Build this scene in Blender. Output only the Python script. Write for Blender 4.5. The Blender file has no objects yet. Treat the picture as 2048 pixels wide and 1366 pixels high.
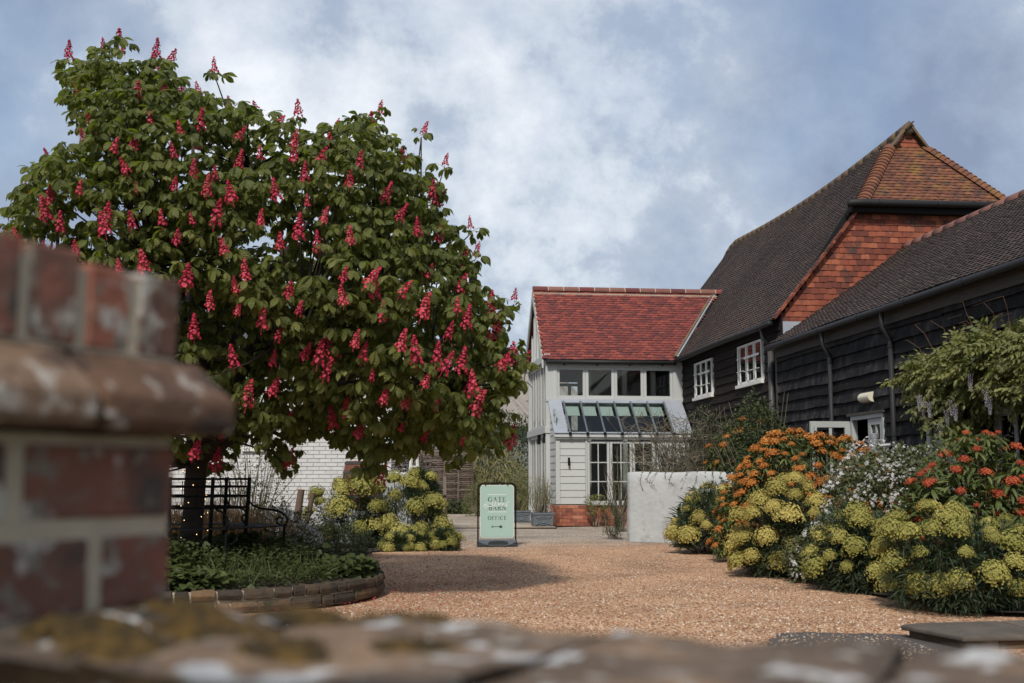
import bpy, math, random
import numpy as np
from mathutils import Vector, Matrix

# ------------------------------------------------------------------ camera, sky, sun, exposure
SC = bpy.context.scene
COL = SC.collection
rng = np.random.default_rng(7)
random.seed(7)
FPX, EYE, HORIZON, VPX = 2300.0, 1.2, 958.0, 760.0
PITCH = math.atan((HORIZON - 683) / FPX)
YAW = math.atan((1024 - VPX) / FPX * math.cos(PITCH))
cam_d = bpy.data.cameras.new('camera')
cam_d.sensor_width = 36.0
cam_d.lens = FPX / 2048 * 36
cam_d.clip_start, cam_d.clip_end = 0.05, 2000
cam_d.dof.use_dof = True
cam_d.dof.focus_distance = 19.5
cam_d.dof.aperture_fstop = 3.2
cam = bpy.data.objects.new('camera', cam_d)
COL.objects.link(cam)
cam.location = (0, 0, EYE)
cam.rotation_euler = (math.pi / 2 + PITCH, 0, -YAW)
SC.camera = cam

SUN_TO = Vector((-0.30, -0.84, 0.90)).normalized()
sun_d = bpy.data.lights.new('sun', 'SUN')
sun_d.energy = 2.3
sun_d.angle = math.radians(6.0)
sun_d.color = (1.0, 0.945, 0.87)
sun = bpy.data.objects.new('sun', sun_d)
COL.objects.link(sun)
sun.rotation_euler = SUN_TO.to_track_quat('Z', 'Y').to_euler()

W = bpy.data.worlds.new('World')
SC.world = W
W.use_nodes = True
wn, wl = W.node_tree.nodes, W.node_tree.links
wn.clear()
w_out = wn.new('ShaderNodeOutputWorld')
sky = wn.new('ShaderNodeTexSky')
sky.sky_type = 'NISHITA'
sky.sun_disc = False
sky.sun_elevation = math.asin(SUN_TO.z)
sky.sun_rotation = math.atan2(SUN_TO.x, SUN_TO.y)
sky.altitude = 50
sky.dust_density = 1.6
bg_sky = wn.new('ShaderNodeBackground')
bg_sky.inputs['Strength'].default_value = 0.085
wl.new(sky.outputs[0], bg_sky.inputs['Color'])
# clouds: a flat layer seen in perspective, from noise over the view direction
tc = wn.new('ShaderNodeTexCoord')
sep = wn.new('ShaderNodeSeparateXYZ')
wl.new(tc.outputs['Generated'], sep.inputs[0])
def wmath(op, a, b=None, c=None):
    n = wn.new('ShaderNodeMath'); n.operation = op
    for i, s in enumerate((a, b, c)):
        if s is None: continue
        if isinstance(s, (int, float)): n.inputs[i].default_value = s
        else: wl.new(s, n.inputs[i])
    return n.outputs[0]
den = wmath('ADD', wmath('MAXIMUM', sep.outputs['Z'], 0.0), 0.95)
cmb = wn.new('ShaderNodeCombineXYZ')
wl.new(wmath('DIVIDE', sep.outputs['X'], den), cmb.inputs[0])
wl.new(wmath('DIVIDE', sep.outputs['Y'], den), cmb.inputs[1])
def wnoise(scale, detail, rough, offs, dist=0.0):
    mp = wn.new('ShaderNodeMapping'); mp.inputs['Location'].default_value = offs
    wl.new(cmb.outputs[0], mp.inputs[0])
    n = wn.new('ShaderNodeTexNoise'); n.inputs['Scale'].default_value = scale
    n.inputs['Detail'].default_value = detail; n.inputs['Roughness'].default_value = rough
    n.inputs['Distortion'].default_value = dist
    wl.new(mp.outputs[0], n.inputs['Vector'])
    return n.outputs['Fac']
def wramp(fac, stops):
    r = wn.new('ShaderNodeValToRGB'); cr = r.color_ramp
    while len(cr.elements) < len(stops): cr.elements.new(0.5)
    for e, (p, c) in zip(cr.elements, stops):
        e.position = p; e.color = (*c, 1) if len(c) == 3 else c
    wl.new(fac, r.inputs[0])
    return r.outputs[0]
cover = wramp(wnoise(2.2, 5, 0.5, (2.7, 7.4, 0)), [(0.34, (0.10, 0.10, 0.10)), (0.50, (1, 1, 1))])
big = wnoise(3.2, 4, 0.5, (3.3, 8.8, 0))
fine = wnoise(7.5, 12, 0.64, (1.3, 5.2, 0))
body = wramp(wmath('ADD', wmath('MULTIPLY', big, 0.56), wmath('MULTIPLY', fine, 0.44)), [(0.38, (0.17, 0.205, 0.285)), (0.45, (0.235, 0.28, 0.36)), (0.51, (0.31, 0.355, 0.425)), (0.54, (0.43, 0.47, 0.52)), (0.61, (0.60, 0.62, 0.65))])
bg_cloud = wn.new('ShaderNodeBackground')
wl.new(body, bg_cloud.inputs['Color'])
wmix = wn.new('ShaderNodeMixShader')
wl.new(wmath('MULTIPLY', cover, 0.92), wmix.inputs[0])
wl.new(bg_sky.outputs[0], wmix.inputs[1])
wl.new(bg_cloud.outputs[0], wmix.inputs[2])
wl.new(wmix.outputs[0], w_out.inputs['Surface'])

vs = SC.view_settings
vs.view_transform = 'Standard'; vs.look = 'None'; vs.gamma = 1.0; vs.use_curve_mapping = False
vs.exposure = 0.68
SC.cycles.use_denoising = True
SC.cycles.max_bounces = 8
SC.cycles.diffuse_bounces = 3
SC.cycles.transparent_max_bounces = 12
SC.cycles.sample_clamp_indirect = 4.0

# ------------------------------------------------------------------ helpers
_R = np.array([math.cos(YAW), -math.sin(YAW), 0.0])
_F = np.array([math.sin(YAW) * math.cos(PITCH), math.cos(YAW) * math.cos(PITCH), math.sin(PITCH)])
_U = np.cross(_R, _F)
def ony(px, py, Y):
    """the point of the vertical plane y = Y that the photograph shows at (px, py)"""
    d = _F + _R * (px - 1024) / FPX - _U * (py - 683) / FPX
    return np.array([0, 0, EYE]) + d * (Y / d[1])
def onz(px, py, z=0.0):
    d = _F + _R * (px - 1024) / FPX - _U * (py - 683) / FPX
    return np.array([0, 0, EYE]) + d * ((z - EYE) / d[2])
def onx(px, py, X):
    d = _F + _R * (px - 1024) / FPX - _U * (py - 683) / FPX
    return np.array([0, 0, EYE]) + d * (X / d[0])

ORG = {}
def link(o, parent=None):
    COL.objects.link(o)
    if parent is not None:
        o.parent = parent
        ORG[o.name] = ORG[parent.name]
    return o
def props(o, label=None, cat=None, group=None, kind=None):
    if label: o['label'] = label
    if cat: o['category'] = cat
    if group: o['group'] = group
    if kind: o['kind'] = kind
    return o
def thing(name, loc, label, cat, group=None):
    o = bpy.data.objects.new(name, None)
    o.empty_display_size = 0.2
    o.location = loc
    COL.objects.link(o)
    ORG[o.name] = Vector(loc)
    return props(o, label, cat, group)
def set_rnd(me, val, nm='rnd'):
    a = me.attributes.new(nm, 'FLOAT', 'POINT')
    n = len(me.vertices)
    arr = np.full(n, val, np.float32) if np.isscalar(val) else np.asarray(val, np.float32)
    a.data.foreach_set('value', arr)

class MB:
    def __init__(s): s.v, s.f, s.vein = [], [], None
    def add(s, vs_, fs):
        k = len(s.v); s.v += [tuple(map(float, p)) for p in vs_]; s.f += [tuple(i + k for i in f) for f in fs]; return s
    def box(s, x0, x1, y0, y1, z0, z1):
        return s.add([(x0, y0, z0), (x1, y0, z0), (x1, y1, z0), (x0, y1, z0), (x0, y0, z1), (x1, y0, z1), (x1, y1, z1), (x0, y1, z1)],
                     [(3, 2, 1, 0), (4, 5, 6, 7), (0, 1, 5, 4), (1, 2, 6, 5), (2, 3, 7, 6), (3, 0, 4, 7)])
    def obox(s, c, ax, ay, hx, hy, hz):
        c = Vector(c); ax = Vector(ax).normalized(); ay = Vector(ay); ay = (ay - ax * ay.dot(ax)).normalized(); az = ax.cross(ay)
        P = [c + ax * (a * hx) + ay * (b * hy) + az * (d * hz) for d in (-1, 1) for a, b in ((-1, -1), (1, -1), (1, 1), (-1, 1))]
        return s.add(P, [(3, 2, 1, 0), (4, 5, 6, 7), (0, 1, 5, 4), (1, 2, 6, 5), (2, 3, 7, 6), (3, 0, 4, 7)])
    def bar(s, p, q, w, h, up=(0, 0, 1)):
        p, q = Vector(p), Vector(q); d = q - p
        return s.obox((p + q) / 2, d, Vector(up).cross(d), d.length / 2, w / 2, h / 2)
    def tube(s, pts, r, n=8, cap=True):
        pts = [Vector(p) for p in pts]; m = len(pts)
        rr = [r] * m if np.isscalar(r) else list(r)
        V, F = [], []
        ref = None
        for i, p in enumerate(pts):
            t = (pts[min(i + 1, m - 1)] - pts[max(i - 1, 0)]).normalized()
            if ref is None: ref = Vector((0, 0, 1)) if abs(t.z) < 0.9 else Vector((1, 0, 0))
            a = (ref - t * ref.dot(t))
            if a.length < 1e-4: a = t.orthogonal()
            a.normalize(); b = t.cross(a); ref = a
            for k in range(n):
                w = 2 * math.pi * k / n
                V.append(p + a * (math.cos(w) * rr[i]) + b * (math.sin(w) * rr[i]))
        for i in range(m - 1):
            for k in range(n):
                k2 = (k + 1) % n
                F.append((i * n + k, i * n + k2, (i + 1) * n + k2, (i + 1) * n + k))
        if cap: F += [tuple(range(n))[::-1], tuple(range((m - 1) * n, m * n))]
        return s.add(V, F)
    def prism(s, poly, off):
        n = len(poly); off = Vector(off)
        V = [Vector(p) for p in poly] + [Vector(p) + off for p in poly]
        F = [tuple(range(n))[::-1], tuple(range(n, 2 * n))] + [(i, (i + 1) % n, n + (i + 1) % n, n + i) for i in range(n)]
        return s.add(V, F)
    def lathe(s, c, prof, n=16, a0=0.0):
        V, F = [], []
        m = len(prof)
        for r, z in prof:
            for k in range(n):
                w = a0 + 2 * math.pi * k / n
                V.append((c[0] + r * math.cos(w), c[1] + r * math.sin(w), c[2] + z))
        for i in range(m - 1):
            for k in range(n):
                k2 = (k + 1) % n
                F.append((i * n + k, i * n + k2, (i + 1) * n + k2, (i + 1) * n + k))
        F += [tuple(range(n))[::-1], tuple(range((m - 1) * n, m * n))]
        return s.add(V, F)
    def quad(s, *p): return s.add(p, [tuple(range(len(p)))])
    def mesh(s, name, mat, smooth=False, rnd=None, org=(0, 0, 0)):
        me = bpy.data.meshes.new(name)
        o = org
        me.from_pydata([(x - o[0], y - o[1], z - o[2]) for x, y, z in s.v], [], s.f)
        me.materials.append(mat)
        if smooth: me.shade_smooth()
        set_rnd(me, random.random() if rnd is None else rnd)
        if s.vein is not None: set_rnd(me, s.vein, 'vein')
        me.update()
        return me
    def build(s, name, mat, parent=None, smooth=False, rnd=None, kind=None, bevel=0.0, label=None):
        org = ORG[parent.name] if parent is not None else (0, 0, 0)
        o = bpy.data.objects.new(name, s.mesh(name, mat, smooth, rnd, org))
        link(o, parent)
        if bevel:
            b = o.modifiers.new('bevel', 'BEVEL'); b.width = bevel; b.segments = 2; b.limit_method = 'ANGLE'
        if parent is None: ORG[o.name] = Vector((0, 0, 0))
        return props(o, label=label, kind=kind)

def proto(mb):
    """MB -> arrays for merging"""
    V = np.array(mb.v, np.float32)
    li = np.array([i for f in mb.f for i in f], np.int32)
    lt = np.array([len(f) for f in mb.f], np.int32)
    return V, li, lt, (None if mb.vein is None else np.array(mb.vein, np.float32))
def merged(name, protos, idx, mats, rnd, mat, smooth=False, org=(0, 0, 0)):
    """one mesh from many placed copies; mats is (N,4,4), rnd (N,)"""
    Vs, Ls, Ts, Rs, Es = [], [], [], [], []
    off = 0
    idx = np.asarray(idx); rnd = np.asarray(rnd, np.float32)
    for k, (V, li, lt, ve) in enumerate(protos):
        sel = np.where(idx == k)[0]
        if len(sel) == 0: continue
        m = mats[sel]
        P = np.einsum('nij,vj->nvi', m[:, :3, :3], V) + m[:, None, :3, 3]
        n, nv = len(sel), len(V)
        Vs.append(P.reshape(-1, 3))
        Ls.append((li[None, :] + (off + np.arange(n) * nv)[:, None]).reshape(-1))
        Ts.append(np.tile(lt, n))
        Rs.append(np.repeat(rnd[sel], nv))
        if ve is not None: Es.append(np.tile(ve, n))
        off += n * nv
    V = np.concatenate(Vs) - np.array(org); L = np.concatenate(Ls); T = np.concatenate(Ts); Rn = np.concatenate(Rs)
    me = bpy.data.meshes.new(name)
    me.vertices.add(len(V)); me.vertices.foreach_set('co', V.astype(np.float32).ravel())
    me.loops.add(len(L)); me.loops.foreach_set('vertex_index', L.astype(np.int32))
    me.polygons.add(len(T))
    st = np.concatenate([[0], np.cumsum(T)[:-1]]).astype(np.int32)
    me.polygons.foreach_set('loop_start', st); me.polygons.foreach_set('loop_total', T.astype(np.int32))
    me.update(calc_edges=True)
    me.materials.append(mat)
    if smooth: me.shade_smooth()
    else: me.shade_flat()
    set_rnd(me, Rn)
    if Es: set_rnd(me, np.concatenate(Es), 'vein')
    return me
def add_merged(name, protos, idx, mats, rnd, mat, parent=None, smooth=False, kind='stuff'):
    org = ORG[parent.name] if parent is not None else (0, 0, 0)
    o = bpy.data.objects.new(name, merged(name, protos, idx, mats, rnd, mat, smooth, org))
    link(o, parent)
    if parent is None: ORG[o.name] = Vector((0, 0, 0))
    return props(o, kind=kind)
def inst(name, me, m4, parent):
    o = bpy.data.objects.new(name, me)
    link(o, parent)
    M = Matrix(m4.tolist() if hasattr(m4, 'tolist') else m4)
    M.translation = M.translation - ORG[parent.name]
    o.matrix_local = M
    return o
def nrm(a): return a / np.maximum(np.linalg.norm(a, axis=-1, keepdims=True), 1e-9)
def frames(pos, axis, up, scale=1.0):
    """(N,4,4): local y along axis, local z near up"""
    y = nrm(np.asarray(axis, float)); z = np.asarray(up, float) + 1e-6
    z = nrm(z - y * np.sum(z * y, -1, keepdims=True)); x = np.cross(y, z)
    n = len(y); m = np.zeros((n, 4, 4)); sc = np.asarray(scale, float)
    sc = sc[:, None] if sc.ndim == 1 else sc
    m[:, :3, 0] = x * sc; m[:, :3, 1] = y * sc; m[:, :3, 2] = z * sc; m[:, :3, 3] = pos; m[:, 3, 3] = 1
    return m

# ------------------------------------------------------------------ materials
def mat(name, ramp, nscale=4.0, wr=0.6, wn_=0.8, off=-0.2, detail=5, rough=0.8, bump=None, over=(), translucent=0.0, spec=0.4, metal=0.0, stretch=None, nrough=0.6, coords='pos', trans_col=None, veins=None):
    m = bpy.data.materials.new(name); m.use_nodes = True
    N, L = m.node_tree.nodes, m.node_tree.links
    b = N['Principled BSDF']; out = N['Material Output']
    if coords == 'pos':
        src = N.new('ShaderNodeNewGeometry').outputs['Position']
    else:
        src = N.new('ShaderNodeTexCoord').outputs['Object']
    if stretch:
        mp = N.new('ShaderNodeMapping'); mp.inputs['Scale'].default_value = stretch
        L.new(src, mp.inputs[0]); src = mp.outputs[0]
    def noise(scale, det, kind='noise', rg=0.6):
        if kind == 'vor':
            n = N.new('ShaderNodeTexVoronoi'); n.inputs['Scale'].default_value = scale; L.new(src, n.inputs['Vector']); return n.outputs['Color']
        n = N.new('ShaderNodeTexNoise'); n.inputs['Scale'].default_value = scale; n.inputs['Detail'].default_value = det; n.inputs['Roughness'].default_value = rg
        L.new(src, n.inputs['Vector']); return n.outputs['Fac']
    def mth(op, a, c, d=None):
        n = N.new('ShaderNodeMath'); n.operation = op
        for i, q in enumerate((a, c, d)):
            if q is None: continue
            if isinstance(q, (int, float)): n.inputs[i].default_value = q
            else: L.new(q, n.inputs[i])
        return n.outputs[0]
    at = N.new('ShaderNodeAttribute'); at.attribute_name = 'rnd'
    if len(ramp) == 1:
        col = N.new('ShaderNodeRGB'); col.outputs[0].default_value = (*ramp[0][1], 1); col = col.outputs[0]
    else:
        fac = mth('MULTIPLY_ADD', at.outputs['Fac'], wr, off)
        fac = mth('MULTIPLY_ADD', noise(nscale, detail, rg=nrough), wn_, fac)
        r = N.new('ShaderNodeValToRGB'); cr = r.color_ramp
        while len(cr.elements) < len(ramp): cr.elements.new(0.5)
        for e, (p, c) in zip(cr.elements, ramp): e.position = p; e.color = (*c, 1)
        L.new(fac, r.inputs[0]); col = r.outputs[0]
    for (c, sc, lo, hi, det) in over:
        mr = N.new('ShaderNodeMapRange'); mr.inputs[1].default_value = lo; mr.inputs[2].default_value = hi
        L.new(noise(sc, det), mr.inputs[0])
        mx = N.new('ShaderNodeMix'); mx.data_type = 'RGBA'
        L.new(mr.outputs[0], mx.inputs[0]); L.new(col, mx.inputs[6]); mx.inputs[7].default_value = (*c, 1); col = mx.outputs[2]
    if veins:
        va = N.new('ShaderNodeAttribute'); va.attribute_name = 'vein'
        wv = mth('SINE', mth('MULTIPLY', va.outputs['Fac'], veins), 0.0)
        vb = N.new('ShaderNodeBump'); vb.inputs['Strength'].default_value = 0.55; vb.inputs['Distance'].default_value = 0.006
        L.new(wv, vb.inputs['Height']); L.new(vb.outputs[0], b.inputs['Normal'])
        mv = N.new('ShaderNodeMix'); mv.data_type = 'RGBA'; mv.blend_type = 'MULTIPLY'
        L.new(mth('MULTIPLY_ADD', wv, -0.2, 0.2), mv.inputs[0]); L.new(col, mv.inputs[6]); mv.inputs[7].default_value = (0.45, 0.5, 0.4, 1); col = mv.outputs[2]
    L.new(col, b.inputs['Base Color'])
    b.inputs['Roughness'].default_value = rough; b.inputs['Metallic'].default_value = metal
    b.inputs['Specular IOR Level'].default_value = spec
    if bump:
        bs, bd, bst = bump
        bn = N.new('ShaderNodeBump'); bn.inputs['Strength'].default_value = bst; bn.inputs['Distance'].default_value = bd
        L.new(noise(bs, 6), bn.inputs['Height']); L.new(bn.outputs[0], b.inputs['Normal'])
    if translucent:
        t = N.new('ShaderNodeBsdfTranslucent')
        hs = N.new('ShaderNodeMix'); hs.data_type = 'RGBA'; hs.blend_type = 'MULTIPLY'; hs.inputs[0].default_value = 1.0
        L.new(col, hs.inputs[6]); hs.inputs[7].default_value = (*(trans_col or (1.6, 1.7, 0.7)), 1)
        L.new(hs.outputs[2], t.inputs['Color'])
        ms = N.new('ShaderNodeMixShader'); ms.inputs[0].default_value = translucent
        L.new(b.outputs[0], ms.inputs[1]); L.new(t.outputs[0], ms.inputs[2]); L.new(ms.outputs[0], out.inputs['Surface'])
    return m
def glass(name, tint=(0.86, 0.9, 0.88), refl=1.0):
    m = bpy.data.materials.new(name); m.use_nodes = True
    N, L = m.node_tree.nodes, m.node_tree.links
    N.remove(N['Principled BSDF']); out = N['Material Output']
    t = N.new('ShaderNodeBsdfTransparent'); t.inputs[0].default_value = (*tint, 1)
    g = N.new('ShaderNodeBsdfGlossy'); g.inputs['Roughness'].default_value = 0.02
    f = N.new('ShaderNodeFresnel'); f.inputs[0].default_value = 1.5
    k = N.new('ShaderNodeMath'); k.operation = 'MULTIPLY'; k.inputs[1].default_value = refl; k.use_clamp = True
    L.new(f.outputs[0], k.inputs[0])
    ms = N.new('ShaderNodeMixShader')
    L.new(k.outputs[0], ms.inputs[0]); L.new(t.outputs[0], ms.inputs[1]); L.new(g.outputs[0], ms.inputs[2]); L.new(ms.outputs[0], out.inputs['Surface'])
    return m

M = {}
M['red_tile'] = mat('red_clay_tile', [(0.0, (0.065, 0.022, 0.022)), (0.35, (0.125, 0.030, 0.026)), (0.7, (0.185, 0.041, 0.031)), (1.0, (0.26, 0.062, 0.040))], 9, 0.75, 0.5, -0.12, rough=0.75, bump=(60, 0.004, 0.4))
M['old_tile'] = mat('weathered_roof_tile', [(0.0, (0.019, 0.014, 0.012)), (0.4, (0.037, 0.026, 0.022)), (0.75, (0.066, 0.042, 0.031)), (1.0, (0.13, 0.058, 0.036))], 0.9, 0.35, 1.0, -0.18, rough=0.85, bump=(40, 0.006, 0.5),
                    over=[((0.07, 0.06, 0.05), 9, 0.62, 0.76, 6), ((0.075, 0.058, 0.022), 1.6, 0.62, 0.78, 4)])
M['wing_tile'] = mat('brown_wing_tile', [(0.0, (0.026, 0.019, 0.017)), (0.5, (0.048, 0.034, 0.029)), (1.0, (0.082, 0.053, 0.044))], 2, 0.6, 0.6, -0.12, rough=0.85, bump=(50, 0.005, 0.5),
                     over=[((0.13, 0.115, 0.095), 22, 0.60, 0.70, 5), ((0.11, 0.09, 0.03), 1.2, 0.62, 0.78, 4)])
M['hung_tile'] = mat('orange_hung_tile', [(0.0, (0.075, 0.024, 0.018)), (0.3, (0.145, 0.038, 0.023)), (0.65, (0.225, 0.060, 0.030)), (1.0, (0.32, 0.105, 0.052))], 5, 0.85, 0.5, -0.18, rough=0.85, bump=(50, 0.006, 0.6), over=[((0.05, 0.032, 0.026), 2.3, 0.55, 0.72, 6), ((0.20, 0.15, 0.11), 12, 0.66, 0.74, 4)])
M['hip_tile'] = mat('mossy_hip_tile', [(0.0, (0.055, 0.026, 0.020)), (0.35, (0.105, 0.040, 0.025)), (0.7, (0.165, 0.062, 0.031)), (1.0, (0.23, 0.095, 0.042))], 6, 0.6, 0.7, -0.15, rough=0.85, bump=(50, 0.005, 0.5),
                    over=[((0.17, 0.095, 0.026), 2.8, 0.52, 0.68, 5), ((0.045, 0.035, 0.03), 3.5, 0.56, 0.68, 5)])
M['ridge_tile'] = mat('lichen_ridge_tile', [(0.0, (0.08, 0.06, 0.045)), (1.0, (0.17, 0.11, 0.07))], 7, 0.5, 0.8, -0.15, rough=0.9, bump=(40, 0.005, 0.5), over=[((0.19, 0.13, 0.03), 4, 0.52, 0.68, 5)])
M['pink_ridge'] = mat('pinkish_ridge_tile', [(0.0, (0.14, 0.058, 0.045)), (1.0, (0.22, 0.105, 0.08))], 5, 0.5, 0.8, -0.15, rough=0.85, bump=(40, 0.004, 0.4))
M['mortar'] = mat('pale_mortar', [(0.0, (0.30, 0.25, 0.18)), (1.0, (0.44, 0.38, 0.29))], 20, 0.0, 1.0, 0.0, rough=0.95, bump=(80, 0.004, 0.5))
M['black_board'] = mat('tarred_black_board', [(0.0, (0.005, 0.0047, 0.0047)), (0.45, (0.010, 0.0095, 0.0098)), (0.7, (0.024, 0.023, 0.024)), (1.0, (0.075, 0.071, 0.07))], 3.2, 0.4, 1.5, -0.42, rough=0.8, spec=0.16, bump=(14, 0.014, 0.9), stretch=(1, 1.6, 1.0), detail=9)
M['brown_board'] = mat('dark_brown_board', [(0.0, (0.008, 0.0065, 0.006)), (0.6, (0.018, 0.0135, 0.012)), (1.0, (0.045, 0.034, 0.03))], 3.5, 0.35, 1.0, -0.22, rough=0.8, spec=0.16, bump=(14, 0.012, 0.9), stretch=(1, 1.0, 1.4), detail=9)
M['black_gap'] = mat('dark_backing', [(0, (0.006, 0.005, 0.005))], rough=0.95)
M['old_wood'] = mat('grey_weathered_fascia', [(0.0, (0.028, 0.026, 0.024)), (1.0, (0.085, 0.078, 0.07))], 6, 0.2, 1.0, -0.1, rough=0.85, bump=(30, 0.005, 0.5), stretch=(6, 0.5, 6))
M['paint'] = mat('pale_grey_paint', [(0.0, (0.395, 0.405, 0.39)), (1.0, (0.465, 0.475, 0.458))], 1.5, 0.5, 0.6, -0.05, rough=0.55, bump=(30, 0.002, 0.12))
M['sage_paint'] = mat('sage_grey_paint', [(0.0, (0.32, 0.34, 0.325)), (1.0, (0.41, 0.425, 0.41))], 3, 0.3, 0.7, 0.0, rough=0.55)
M['white_paint'] = mat('cream_white_paint', [(0.0, (0.60, 0.60, 0.56)), (1.0, (0.72, 0.72, 0.68))], 4, 0.4, 0.7, -0.05, rough=0.55, over=[((0.42, 0.41, 0.38), 14, 0.60, 0.76, 5)])
M['render'] = mat('white_rendered_wall', [(0.0, (0.35, 0.362, 0.355)), (1.0, (0.46, 0.47, 0.462))], 2.2, 0.0, 1.0, 0.0, rough=0.9, bump=(6, 0.04, 0.5), over=[((0.21, 0.21, 0.19), 3, 0.55, 0.78, 10), ((0.12, 0.115, 0.10), 14, 0.66, 0.74, 6)])
M['white_brick'] = mat('whitewashed_brick', [(0.0, (0.50, 0.495, 0.48)), (1.0, (0.62, 0.615, 0.60))], 6, 0.5, 0.7, -0.1, rough=0.9, bump=(25, 0.008, 0.6))
M['white_joint'] = mat('whitewashed_joint', [(0, (0.52, 0.515, 0.50))], rough=0.95)
M['lead'] = mat('grey_lead', [(0.0, (0.20, 0.22, 0.25)), (1.0, (0.36, 0.39, 0.43))], 3, 0.3, 0.9, -0.1, rough=0.5, spec=0.5, bump=(12, 0.006, 0.3))
M['lead_dark'] = mat('dark_lead_bar', [(0.0, (0.07, 0.085, 0.095)), (1.0, (0.12, 0.14, 0.155))], 8, 0.3, 0.8, 0, rough=0.45)
M['gutter'] = mat('black_gutter_paint', [(0.0, (0.010, 0.010, 0.0105)), (1.0, (0.024, 0.024, 0.025))], 5, 0.3, 0.9, -0.1, rough=0.6, spec=0.3)
M['pipe_grey'] = mat('dark_grey_pipe', [(0.0, (0.035, 0.034, 0.033)), (1.0, (0.065, 0.062, 0.06))], 6, 0.3, 0.9, -0.1, rough=0.5)
M['black_metal'] = mat('black_metal', [(0, (0.006, 0.006, 0.0062))], rough=0.75, spec=0.12)
M['black_plastic'] = mat('black_plastic', [(0, (0.010, 0.010, 0.011))], rough=0.4, spec=0.5)
M['slate_plastic'] = mat('slate_plastic', [(0, (0.075, 0.085, 0.10))], rough=0.55)
M['steel'] = mat('brushed_steel', [(0, (0.42, 0.43, 0.44))], rough=0.4, metal=0.7)
M['glass'] = glass('window_glass', (0.80, 0.84, 0.82), 1.5)
M['glass_dark'] = glass('dark_window_glass', (0.42, 0.45, 0.44), 1.3)
M['glass_roof'] = glass('roof_glass', (0.72, 0.79, 0.76), 1.2)
M['red_brick'] = mat('red_orange_brick', [(0.0, (0.13, 0.045, 0.033)), (0.3, (0.25, 0.075, 0.045)), (0.75, (0.38, 0.12, 0.065)), (1.0, (0.50, 0.26, 0.19))], 9, 0.85, 0.4, -0.12, rough=0.9, bump=(40, 0.006, 0.5))
M['gravel'] = None
M['reflection_panel'] = mat('pale_green_reflection', [(0, (0.40, 0.45, 0.44))], rough=0.8)  # pale green standing in for a band reflected in the roof glass
M['inner'] = mat('interior_cream', [(0, (0.40, 0.39, 0.36))], rough=0.9)
M['inner_dark'] = mat('interior_floor', [(0.0, (0.07, 0.055, 0.045)), (1.0, (0.12, 0.095, 0.08))], 3, 0, 1, 0, rough=0.6)

# ------------------------------------------------------------------ ground
def gravel_material():
    m = bpy.data.materials.new('gravel'); m.use_nodes = True
    N, L = m.node_tree.nodes, m.node_tree.links
    b = N['Principled BSDF']; b.inputs['Roughness'].default_value = 0.9; b.inputs['Specular IOR Level'].default_value = 0.25
    g = N.new('ShaderNodeNewGeometry')
    def vor(scale):
        v = N.new('ShaderNodeTexVoronoi'); v.inputs['Scale'].default_value = scale; L.new(g.outputs['Position'], v.inputs['Vector']); return v
    def ramp(f, st):
        r = N.new('ShaderNodeValToRGB'); cr = r.color_ramp; cr.interpolation = 'LINEAR'
        while len(cr.elements) < len(st): cr.elements.new(0.5)
        for e, (p, c) in zip(cr.elements, st): e.position = p; e.color = (*c, 1)
        L.new(f, r.inputs[0]); return r.outputs[0]
    v = vor(62)
    s = N.new('ShaderNodeSeparateColor'); L.new(v.outputs['Color'], s.inputs[0])
    warm = ramp(s.outputs[0], [(0.0, (0.12, 0.058, 0.032)), (0.3, (0.32, 0.160, 0.080)), (0.6, (0.46, 0.262, 0.148)), (0.85, (0.54, 0.37, 0.24)), (1.0, (0.66, 0.55, 0.43))])
    grey = ramp(s.outputs[0], [(0.0, (0.12, 0.095, 0.075)), (0.4, (0.29, 0.235, 0.18)), (0.8, (0.42, 0.36, 0.29)), (1.0, (0.58, 0.53, 0.46))])
    sp = N.new('ShaderNodeSeparateXYZ'); L.new(g.outputs['Position'], sp.inputs[0])
    n = N.new('ShaderNodeTexNoise'); n.inputs['Scale'].default_value = 0.55; n.inputs['Detail'].default_value = 5; L.new(g.outputs['Position'], n.inputs['Vector'])
    a = N.new('ShaderNodeMath'); a.operation = 'MULTIPLY_ADD'; a.inputs[1].default_value = 5.0; L.new(n.outputs[0], a.inputs[0]); L.new(sp.outputs[1], a.inputs[2])
    mr = N.new('ShaderNodeMapRange'); mr.inputs[1].default_value = 22.5; mr.inputs[2].default_value = 25.5; L.new(a.outputs[0], mr.inputs[0])
    mx = N.new('ShaderNodeMix'); mx.data_type = 'RGBA'; L.new(mr.outputs[0], mx.inputs[0]); L.new(warm, mx.inputs[6]); L.new(grey, mx.inputs[7])
    n2 = N.new('ShaderNodeTexNoise'); n2.inputs['Scale'].default_value = 0.9; n2.inputs['Detail'].default_value = 7; L.new(g.outputs['Position'], n2.inputs['Vector'])
    r2 = ramp(n2.outputs[0], [(0.3, (0.70, 0.68, 0.66)), (0.5, (1, 1, 1)), (0.7, (1.18, 1.16, 1.12))])
    m2 = N.new('ShaderNodeMix'); m2.data_type = 'RGBA'; m2.blend_type = 'MULTIPLY'; m2.inputs[0].default_value = 1.0; L.new(mx.outputs[2], m2.inputs[6]); L.new(r2, m2.inputs[7])
    L.new(m2.outputs[2], b.inputs['Base Color'])
    bn = N.new('ShaderNodeBump'); bn.inputs['Strength'].default_value = 0.8; bn.inputs['Distance'].default_value = 0.012; bn.invert = True
    L.new(v.outputs['Distance'], bn.inputs['Height']); L.new(bn.outputs[0], b.inputs['Normal'])
    return m
M['gravel'] = gravel_material()
M['lawn'] = mat('far_grass', [(0.0, (0.035, 0.055, 0.015)), (1.0, (0.07, 0.10, 0.03))], 0.5, 0, 1, 0, rough=0.95)
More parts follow.
